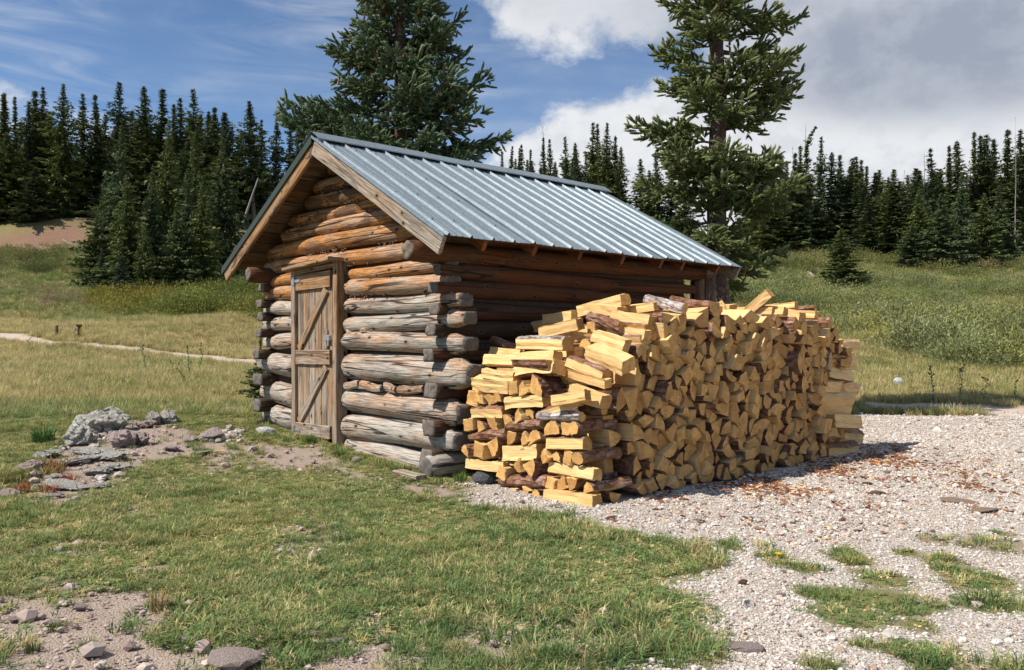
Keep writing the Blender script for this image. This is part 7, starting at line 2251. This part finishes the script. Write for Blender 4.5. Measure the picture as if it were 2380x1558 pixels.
def tuft(sd, n, h, spread, lean, wid, seedheads=0, broad=0):
    rg = np.random.default_rng(sd)
    V = []; F = []; tn = []
    for k in range(n):
        a = rg.uniform(0, math.tau); r0 = spread * math.sqrt(rg.random()); L = h * rg.uniform(.45, 1.1); ln = lean * rg.uniform(.2, 1.3)
        bx, by = r0 * math.cos(a), r0 * math.sin(a)
        a2 = a + rg.normal(0, .9); dx_, dy_ = math.cos(a2), math.sin(a2); sx, sy = -dy_, dx_
        w_ = wid * rg.uniform(.7, 1.3); t0 = rg.random()
        k0 = len(V)
        for (s, ww) in ((0, 1), (.5, .85)):
            o_ = ln * L * s * s
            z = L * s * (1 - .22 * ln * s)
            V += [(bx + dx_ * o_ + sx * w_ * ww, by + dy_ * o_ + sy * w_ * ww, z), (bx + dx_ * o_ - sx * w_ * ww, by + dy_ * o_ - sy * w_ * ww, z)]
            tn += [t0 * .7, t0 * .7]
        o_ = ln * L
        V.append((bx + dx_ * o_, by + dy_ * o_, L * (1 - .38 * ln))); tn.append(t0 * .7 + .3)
        F += [(k0, k0 + 1, k0 + 3), (k0, k0 + 3, k0 + 2), (k0 + 2, k0 + 3, k0 + 4)]
    for k in range(broad):
        a = rg.uniform(0, math.tau); L = h * rg.uniform(.35, .7); w_ = L * rg.uniform(.22, .34); t0 = rg.random()
        dx_, dy_ = math.cos(a), math.sin(a); sx, sy = -dy_, dx_; k0 = len(V)
        for (s, ww, zz) in ((.05, .25, .01), (.45, 1, .22), (.8, .75, .26), (1.0, .05, .16)):
            V += [(dx_ * L * s + sx * w_ * ww, dy_ * L * s + sy * w_ * ww, L * zz + .004), (dx_ * L * s - sx * w_ * ww, dy_ * L * s - sy * w_ * ww, L * zz + .004)]; tn += [t0, t0]
        for q in range(3):
            b0 = k0 + 2 * q
            F += [(b0, b0 + 1, b0 + 3), (b0, b0 + 3, b0 + 2)]
    return tri_mesh('tuft', V, F, M_GRASS, tn)


short = [tuft(i, 24, .040, .04, 1.1, .0022) for i in range(4)] + [tuft(10 + i, 9, .036, .035, 1.1, .002, broad=7) for i in range(2)]
longt = [tuft(20 + i, 30, .095, .045, .85, .0024) for i in range(3)]
mtuft = [tuft(30 + i, 30, .26, .11, .55, .0055) for i in range(4)]


def tints(X, Y, n, near=True):
    m = meadow(X, Y) + RNG.normal(.05, .17, n)
    m = np.clip(m, 0, 1)[:, None]
    green = np.array([[.255, .305, .105]]); deep = np.array([[.155, .235, .085]]); straw = np.array([[.54, .45, .22]]); olive = np.array([[.31, .31, .11]])
    c = np.where(m < .35, deep + (green - deep) * m / .35, np.where(m < .62, green + (olive - green) * (m - .35) / .27, olive + (straw - olive) * (m - .62) / .38))
    dry = RNG.random((n, 1)) < .22
    c = np.where(dry, straw * RNG.uniform(.8, 1.25, (n, 1)), c)
    return c * RNG.uniform(.8, 1.25, (n, 1))


X, Y = in_view(250000, 1.5, 10.5, -.72, .74, 1.3)
g_, d_, p_, r_ = zones(X, Y)
cov = np.clip(1 - g_ * 1.05, 0, 1) * np.clip(1 - d_ * 1.02, .02, 1) * (1 - p_) * np.where(sdist(X, Y, GRAVEL) > .05, .5, 1.0)
k = (RNG.random(len(X)) < cov * np.clip(-.15 + 1.5 * fbm(X * 1.7, Y * 1.7, 91), .04, 1)) & not_under(X, Y)
X, Y = X[k], Y[k]; n = len(X)
sc = RNG.uniform(.65, 1.25, n) * (.65 + .75 * fbm(X * 1.1, Y * 1.1, 95)) * np.where(g_[k] > .1, .7, 1)
ix = np.where(fbm(X * 2.1, Y * 2.1, 97) > .51, RNG.integers(4, 6, n), RNG.integers(0, 4, n))
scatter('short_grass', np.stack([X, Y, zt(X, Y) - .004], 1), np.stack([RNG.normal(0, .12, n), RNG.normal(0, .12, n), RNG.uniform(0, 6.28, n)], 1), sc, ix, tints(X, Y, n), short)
print('short', n)
X, Y = in_view(42000, 1.5, 12, -.72, .74, 1.3)
g_, d_, p_, r_ = zones(X, Y)
cov = np.clip(1 - g_ * 1.05, 0, 1) * np.clip(1 - d_ * .95, 0, 1) * (1 - p_) * sstep(.54, .68, fbm(X * 1.6, Y * 1.6, 101) + .08 * sstep(6.5, 9, Y))
k = (RNG.random(len(X)) < cov) & not_under(X, Y)
X, Y = X[k], Y[k]; n = len(X)
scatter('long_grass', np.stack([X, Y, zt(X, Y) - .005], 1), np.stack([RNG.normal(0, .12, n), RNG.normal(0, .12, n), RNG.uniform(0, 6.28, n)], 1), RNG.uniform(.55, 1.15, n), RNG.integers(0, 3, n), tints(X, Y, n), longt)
X, Y = in_view(125000, 9.5, 78, -.74, .74, 1.5)
g_, d_, p_, r_ = zones(X, Y)
k = (RNG.random(len(X)) < np.clip(1 - g_ * 1.2, 0, 1) * np.clip(1 - p_ * 2.5, 0, 1) * (1 - .85 * r_) * (1 - d_)) & not_under(X, Y)
X, Y = X[k], Y[k]; n = len(X)
sc = RNG.uniform(.6, 1.15, n) * np.interp(Y, [9, 11, 20, 60, 80], [.4, .7, 1.0, 1.7, 2.2]) * (.6 + .8 * fbm(X * .5, Y * .5, 105))
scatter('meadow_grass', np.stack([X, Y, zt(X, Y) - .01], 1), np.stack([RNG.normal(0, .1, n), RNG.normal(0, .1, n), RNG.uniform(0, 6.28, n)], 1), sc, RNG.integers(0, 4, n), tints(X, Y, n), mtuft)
print('meadow', n)

# single tufts that stand out: each a plant of its own
def single_tuft(px, py, wp, tint, label, h=1.0, sd=0):
    X_, Y_ = ground_at(px, py)
    s = wp / 1930 * Y_
    me = tuft(700 + sd, 120, .75 * h, .22, .55, .009)
    me.materials.clear()
    m, nt = new_mat('tuft_blades')
    t_ = nt.attr('tone')
    finish(nt, nt.mix(t_, [q * .65 for q in tint], tint), .75, spec=.15)
    me.materials.append(m)
    o = obj('grass_tuft', me, None, (X_, Y_, float(zt(X_, Y_)) - .01), (0, 0, sd), (s, s, s * .9))
    tag(o, label, 'grass tuft', 'single tufts of grass')


single_tuft(368, 1415, 92, (.42, .30, .13), 'straw coloured tuft with a green base beside the bare earth', 1.0, 1)
single_tuft(205, 1382 + 130, 88, (.15, .19, .05), 'dark green tuft low on the bare earth, right one of two', .75, 2)
single_tuft(130, 1462, 66, (.15, .19, .05), 'short green tuft on the bare earth, upper left one', .6, 3)
single_tuft(75, 1510, 80, (.14, .18, .06), 'broad tuft mixed with dead leaves at the lower left edge', .6, 4)
single_tuft(545, 1440, 90, (.17, .23, .05), 'bright green tuft beside the bare earth below centre left', .7, 5)
single_tuft(660, 1490, 90, (.22, .24, .08), 'pale green tuft just above the pale stones at the bottom', .8, 6)
single_tuft(1978, 1310, 110, (.24, .24, .075), 'straw tipped tuft standing alone in the gravel', .45, 7)
single_tuft(100, 1030, 100, (.10, .19, .05), 'tall lush tuft on the meadow behind the outcrop', .85, 8)
single_tuft(720, 1030, 60, (.13, .2, .05), 'green tuft at the left foot of the door frame', .8, 9)
single_tuft(790, 1060, 60, (.12, .2, .05), 'green tuft under the right door post', .6, 10)
single_tuft(1070, 1120, 70, (.14, .22, .05), 'tuft in front of the dark stone at the cabin corner', .7, 11)

# dandelion and seed head on the gravel
def flower(px, py, hpx, colr, label, name):
    X_, Y_ = ground_at(px, py)
    root = empty(name, (X_, Y_, float(zt(X_, Y_))))
    tag(root, label, 'flower')
    h = hpx / 1930 * Y_
    V, F = tube([(0, 0, 0), (.004, 0, h * .6), (.006, 0, h)], [.0018, .0015, .0015], 5)
    m, nt = new_mat('flower_stem'); finish(nt, (.12, .17, .05), .7)
    obj('stem', mesh_from('stem', V, F, m), root)
    bm = bmesh.new()
    for i in range(22):
        a = i * 2.4; r_ = .004 + .010 * (i / 22)
        q = bmesh.ops.create_cone(bm, cap_ends=True, segments=4, radius1=.0035, radius2=.001, depth=.014)
        bmesh.ops.rotate(bm, verts=q['verts'], cent=(0, 0, 0), matrix=Euler((0, .3 + 1.0 * i / 22, a)).to_matrix())
        bmesh.ops.translate(bm, verts=q['verts'], vec=(.006 + r_ * math.cos(a), r_ * math.sin(a), h))
    me = bpy.data.meshes.new('blossom'); bm.to_mesh(me); bm.free()
    m, nt = new_mat('blossom_petals'); finish(nt, colr, .6); me.materials.append(m)
    obj('blossom', me, root)


flower(1806, 1300, 12, (.80, .52, .01), 'yellow dandelion blossom in the dark green tuft on the gravel', 'dandelion')
flower(1722, 1412, 24, (.55, .53, .50), 'white dandelion seed head on a thin stem in the gravel', 'dandelion')
# spruce cone on the gravel
X_, Y_ = ground_at(1726, 1360)
bm = bmesh.new(); bmesh.ops.create_uvsphere(bm, u_segments=10, v_segments=8, radius=1)
for v in bm.verts:
    v.co *= 1 + .12 * math.sin(v.co.z * 14 + math.atan2(v.co.y, v.co.x) * 3)
me = bpy.data.meshes.new('fallen_cone'); bm.to_mesh(me); bm.free()
me.materials.append(M_BARK)
tag(obj('fallen_cone', me, None, (X_, Y_, float(zt(X_, Y_)) + .012), (.2, 1.3, .4), (.013, .013, .022)), 'reddish brown cone lying alone on the gravel', 'cone')

# ------------------------------------------------------------------ shrubs of the meadow
M_SHRUB = mat_tint('willow_leaves', .25, .8)


def shrub(sd, n=1300, flat=.8):
    rg = np.random.default_rng(sd)
    P = rg.normal(0, 1, (n, 3)); P /= np.linalg.norm(P, axis=1)[:, None]
    lob = 1 + .30 * np.sin(P[:, 0] * 4 + sd) * np.sin(P[:, 1] * 5 + sd * 2) + .15 * np.sin(P[:, 2] * 9 + P[:, 0] * 6)
    P = P * (lob * rg.uniform(.62, 1.05, n))[:, None] * np.array([.5, .5, flat * .5])
    P[:, 2] = np.abs(P[:, 2]) + .02
    d = P + np.array([0, 0, .25]) + rg.normal(0, .3, (n, 3)); d /= np.linalg.norm(d, axis=1)[:, None]
    q = np.cross(d, rg.normal(0, 1, (n, 3))); q /= np.linalg.norm(q, axis=1)[:, None]
    L = rg.uniform(.014, .034, n)[:, None]
    tri = np.stack([P - d * L * .6 + q * L * .35, P - d * L * .6 - q * L * .35, P + d * L], 1).reshape(-1, 3)
    tone = np.repeat(np.clip(.5 + rg.normal(0, .3, n), 0, 1), 3)
    return tri_mesh('shrub', tri, np.arange(len(tri)).reshape(-1, 3), M_SHRUB, tone)


SHR = [shrub(i) for i in range(6)]


def shrub_mass(name, polys, spacing, size, cols, hz=1.0, dens=1.0):
    XX = []; YY = []
    for pts in polys:
        pg = poly_ground(pts)
        x0, y0 = pg.min(0) - 1; x1, y1 = pg.max(0) + 1
        n = int((x1 - x0) * (y1 - y0) / spacing ** 2)
        X = RNG.uniform(x0, x1, n); Y = RNG.uniform(y0, y1, n)
        s = sdist(X, Y, pg) + (fbm(X * .3, Y * .3, 131) - .5) * 3
        k = (s > 0) & (RNG.random(n) < dens * (.10 + 1.3 * sstep(.42, .58, fbm(X * .22, Y * .22, 133))))
        XX.append(X[k]); YY.append(Y[k])
    X = np.concatenate(XX); Y = np.concatenate(YY); n = len(X)
    sc = size * RNG.uniform(.4, 1.5, n) * (.7 + .6 * fbm(X * .25, Y * .25, 137))
    cols = np.array(cols)
    sel = np.clip(fbm(X * .16, Y * .16, 139) * 1.9 - .45 + RNG.normal(0, .13, n), 0, .999) * (len(cols) - 1)
    i = sel.astype(int); f = (sel - i)[:, None]
    cl = (cols[i] * (1 - f) + cols[np.minimum(i + 1, len(cols) - 1)] * f) * RNG.uniform(.75, 1.25, (n, 1))
    scatter(name, np.stack([X, Y, zt(X, Y) - .05], 1), np.stack([RNG.normal(0, .1, n), RNG.normal(0, .1, n), RNG.uniform(0, 6.28, n)], 1), sc, RNG.integers(0, 6, n), cl, SHR)
    print(name, n)


shrub_mass('willow_shrubs', [[(225, 752), (330, 742), (520, 735), (640, 745), (760, 745), (760, 690), (600, 690), (470, 688), (330, 695), (230, 700)]], .50, 2.5,
           [(.14, .17, .045), (.20, .21, .05), (.30, .25, .05), (.16, .18, .055)])
shrub_mass('hillside_shrubs', [[(-80, 640), (220, 640), (240, 600), (180, 588), (0, 596), (-80, 600)], [(60, 640), (210, 636), (210, 612), (60, 615)]], 1.0, 1.9,
           [(.14, .18, .06), (.20, .21, .08), (.25, .23, .10)], dens=.55)
shrub_mass('brush_patch', [[(-80, 725), (190, 728), (215, 690), (120, 668), (-80, 660)]], .9, 1.0, [(.24, .20, .12), (.32, .25, .15), (.2, .22, .08)], dens=.6)
shrub_mass('meadow_shrubs', [[(1950, 790), (2000, 800), (2150, 830), (2250, 860), (2420, 860), (2420, 705), (2250, 715), (2050, 725), (1900, 740)],
                             [(1680, 720), (1900, 735), (2420, 700), (2420, 650), (2150, 655), (1900, 662), (1680, 680)]], .50, 1.7,
           [(.14, .175, .05), (.20, .225, .10), (.24, .24, .07), (.23, .255, .14), (.33, .30, .07)])
shrub_mass('far_shrubs', [[(1680, 640), (2440, 640), (2440, 605), (2200, 610), (2050, 612), (1850, 600), (1680, 592)]], 1.0, 2.0, [(.12, .15, .05), (.17, .18, .055), (.22, .19, .08)], dens=.75)


# ------------------------------------------------------------------ tall thistles, posts and other small things
M_THI = mat_leaf('thistle_leaves', (.12, .17, .075), (.27, .32, .16), (.34, .38, .2), trans=.2)


def thistle(px, pb, ptop, label, group, sd, pale=False):
    rg = np.random.default_rng(sd)
    X_, Y_ = ground_at(px, pb)
    h = (pb - ptop) / 1930 * Y_
    root = empty('thistle_plant', (X_, Y_, float(zt(X_, Y_))), rg.uniform(0, 6))
    tag(root, label, 'plant', group)
    stem = [(rg.normal(0, .012) * i, rg.normal(0, .012) * i, h * t) for i, t in enumerate(np.linspace(0, .97, 6))]
    V, F = tube(stem, list(np.linspace(.012, .006, 6) * h), 6)
    obj('stem', mesh_from('stem', V, F, M_THI, vcol=[.3] * len(V)), root)
    V = []; F = []; tn = []

    def leaf(p, a, L, upv, wv):
        k0 = len(V); t0 = rg.uniform(.1, 1.0)
        d = np.array([math.cos(a), math.sin(a), 0]); s = np.array([-math.sin(a), math.cos(a), 0])
        for i, (q, ww) in enumerate(((0, .3), (.22, .9), (.34, .45), (.5, .95), (.62, .4), (.78, .6), (1.0, .04))):
            z = upv * L * q - .55 * L * q * q
            for sg in (-1, 1):
                V.append(tuple(np.array(p) + d * L * q + s * sg * wv * ww + np.array([0, 0, z]))); tn.append(t0)
        for i in range(6):
            b0 = k0 + 2 * i
            F.extend([(b0, b0 + 1, b0 + 3), (b0, b0 + 3, b0 + 2)])
    nl = 30
    for k in range(nl):
        t = .06 + .86 * k / nl
        p = np.array([np.interp(t, np.linspace(0, .97, 6), [q[j] for q in stem]) for j in range(3)])
        leaf(p, k * 2.4 + rg.normal(0, .3), h * (.36 - .24 * t) * rg.uniform(.7, 1.15), rg.uniform(.35, .8), h * .034)
    obj('leaves', tri_mesh('leaves', V, F, M_THI, tn), root)
    for k in range(rg.integers(4, 8)):
        t = rg.uniform(.72, 1.0); a = rg.uniform(0, 6.28)
        bm = bmesh.new(); bmesh.ops.create_icosphere(bm, subdivisions=1, radius=.036 * h * rg.uniform(.8, 1.2))
        me = bpy.data.meshes.new('flower_head'); bm.to_mesh(me); bm.free()
        me.materials.append(M_THI if k % 2 else M_CONE)
        at = me.attributes.new('tone', 'FLOAT', 'POINT'); at.data.foreach_set('value', rg.random(len(me.vertices)).astype(np.float32))
        p = np.array([np.interp(min(t, .97), np.linspace(0, .97, 6), [q[j] for q in stem]) for j in range(3)])
        r_ = h * .07 * (1.05 - t) * 3
        obj('flower_head', me, root, (p[0] + r_ * math.cos(a), p[1] + r_ * math.sin(a), p[2] + .03 * h))
    return root


GT = 'tall thistles along the gravel edge'
for i, (px, pb, pt, lab) in enumerate(((2168, 936, 852, 'bushiest tall thistle at the gravel edge, nearest the woodpile'), (2232, 936, 848, 'tall thistle with a pale top, second in the row at the gravel edge'),
                                       (2286, 936, 868, 'slender thistle third in the row at the gravel edge'), (2362, 938, 878, 'thin dark thistle last in the row, at the right edge'),
                                       (2118, 915, 862, 'small browned thistle set back between the pale stones and the bushiest thistle'))):
    thistle(px, pb, pt, lab, GT, 30 + i)
for i, (px, pb, pt, lab) in enumerate(((335, 868, 800, 'tall pale thistle on the left meadow, left end of its row'), (322, 878, 840, 'small dark thistle at the left of the meadow row'), (440, 880, 800, 'tallest pale thistle in the middle of the meadow row'),
                                       (465, 868, 795, 'pale thistle near the footpath on the left meadow'), (425, 905, 842, 'short thistle in front of the tallest one on the left meadow'), (398, 882, 835, 'green thistle between the two tallest on the left meadow'),
                                       (175, 798, 762, 'pale thistle by the short trail post on the left'), (68, 820, 785, 'pale thistle beside the footpath at the far left'), (542, 842, 812, 'small thistle beyond the footpath near the cabin'))):
    thistle(px, pb, pt, lab, 'pale thistles on the left meadow', 50 + i)

# trail marker posts
m, nt = new_mat('post_wood'); tc = nt.n('ShaderNodeTexCoord').outputs['Object']
finish(nt, nt.mix(nt.noise(tc, 12, 3), (.05, .035, .025), (.12, .085, .06)), .9)
M_POST = m
m, nt = new_mat('yellow_paint'); finish(nt, (.62, .36, .03), .6)
M_YEL = m
X_, Y_ = ground_at(132, 787)
p = empty('trail_post', (X_, Y_, float(zt(X_, Y_)))); tag(p, 'thin dark wooden post standing beside the footpath', 'post')
hh = 30 / 1930 * Y_
boxes('post', [(0, 0, hh / 2, .09, .09, hh)], M_POST, p, .01)
X_, Y_ = ground_at(184, 788)
p = empty('trail_marker', (X_, Y_, float(zt(X_, Y_))), .3); tag(p, 'dark capped trail post with a yellow side panel', 'post')
boxes('post', [(0, 0, hh / 2, .11, .11, hh)], M_POST, p, .01)
boxes('cap', [(0, 0, hh + .02, .22, .2, .10)], M_POST, p, .01)
boxes('panel', [(.06, -.035, hh * .62, .06, .06, hh * .42)], M_YEL, p, .005)
# small board lying by the cabin sill
a, b = cab(-.25, -.35), cab(.12, -.38)
za = float(zt(a.x, a.y)) + .02
o = add_board('sill_plank', (a.x, a.y, za), (b.x, b.y, za), .10, .03, None, M_BOARD, .1)
tag(o, 'grey plank scrap on the ground under the cabin corner', 'plank')
# red leaved plants among the rocks
redp = [tuft(80, 30, .12, .10, .7, .007, broad=8)]
X, Y = [], []
for (px, py, n_) in ((35, 1128, 8), (120, 1098, 3), (85, 1112, 3)):
    x_, y_ = ground_at(px, py)
    X += list(x_ + RNG.normal(0, .22, n_)); Y += list(y_ + RNG.normal(0, .2, n_))
X = np.array(X); Y = np.array(Y); n = len(X)
cl = np.where(RNG.random((n, 1)) < .5, np.array([[.34, .12, .06]]), np.array([[.22, .18, .06]]))
scatter('red_undergrowth', np.stack([X, Y, zt(X, Y)], 1), np.stack([np.zeros(n), np.zeros(n), RNG.uniform(0, 6, n)], 1), RNG.uniform(.5, 1.1, n), np.zeros(n), cl, redp)
print('individual logs', n_ind, 'objects', len(scn.objects))

# ------------------------------------------------------------------ give each log end of the woodpile a label of its own
def relabel(grp, words, keys):
    """words(o) -> description by place; ties are ordered along keys(o)"""
    d = {}
    for o in scn.objects:
        if o.get('group') == grp and o.get('auto'):
            d.setdefault(words(o), []).append(o)
    for wd_, os_ in d.items():
        os_.sort(key=keys)
        n = len(os_)
        for i, o in enumerate(os_):
            if n == 1: o['label'] = wd_
            elif n == 2: o['label'] = ('left of two: ', 'right of two: ')[i] + wd_
            elif n == 3: o['label'] = ('left of three: ', 'middle of three: ', 'right of three: ')[i] + wd_
            else: o['label'] = ORD[i] + ' from left: ' + wd_


INV = CABM.inverted()


def place_face(o):
    p = INV @ o.location
    h = p.z / 1.38
    v_ = 'ground layer' if p.z < .11 else 'low' if h < .28 else 'below mid height' if h < .46 else 'above mid height' if h < .64 else 'high' if h < .82 else 'near the top'
    s = p.y / 3.9
    u_ = ('beside the near corner' if s < .1 else 'a fifth along' if s < .26 else 'a third along' if s < .41 else 'at mid length' if s < .56 else 'two thirds along' if s < .72 else 'four fifths along' if s < .86 else 'beside the far corner')
    return '%s, %s, %s, long face' % (o['auto'], v_, u_)


def place_front(o):
    p = INV @ o.location
    u_ = 'cabin end' if p.x < .62 else 'middle' if p.x < 1.12 else 'outer corner'
    k = min(9, max(0, int((p.z + .02) / .1)))
    return '%s, %s layer up, %s of woodpile front' % (o['auto'], ORD[k], u_)


relabel('log ends of the long shaded woodpile face', place_face, lambda o: (INV @ o.location).y)
relabel('log ends facing the camera in the woodpile front', place_front, lambda o: (INV @ o.location).x)
relabel('logs lying lengthwise at the far corner of the woodpile', lambda o: 'lengthwise split log, %s, far corner of the woodpile' % ('lowest part' if o.location.z < .25 else 'below mid height' if o.location.z < .5 else 'above mid height' if o.location.z < .8 else 'topmost part'), lambda o: (INV @ o.location).y)
for o in scn.objects:
    if 'auto' in o: del o['auto']
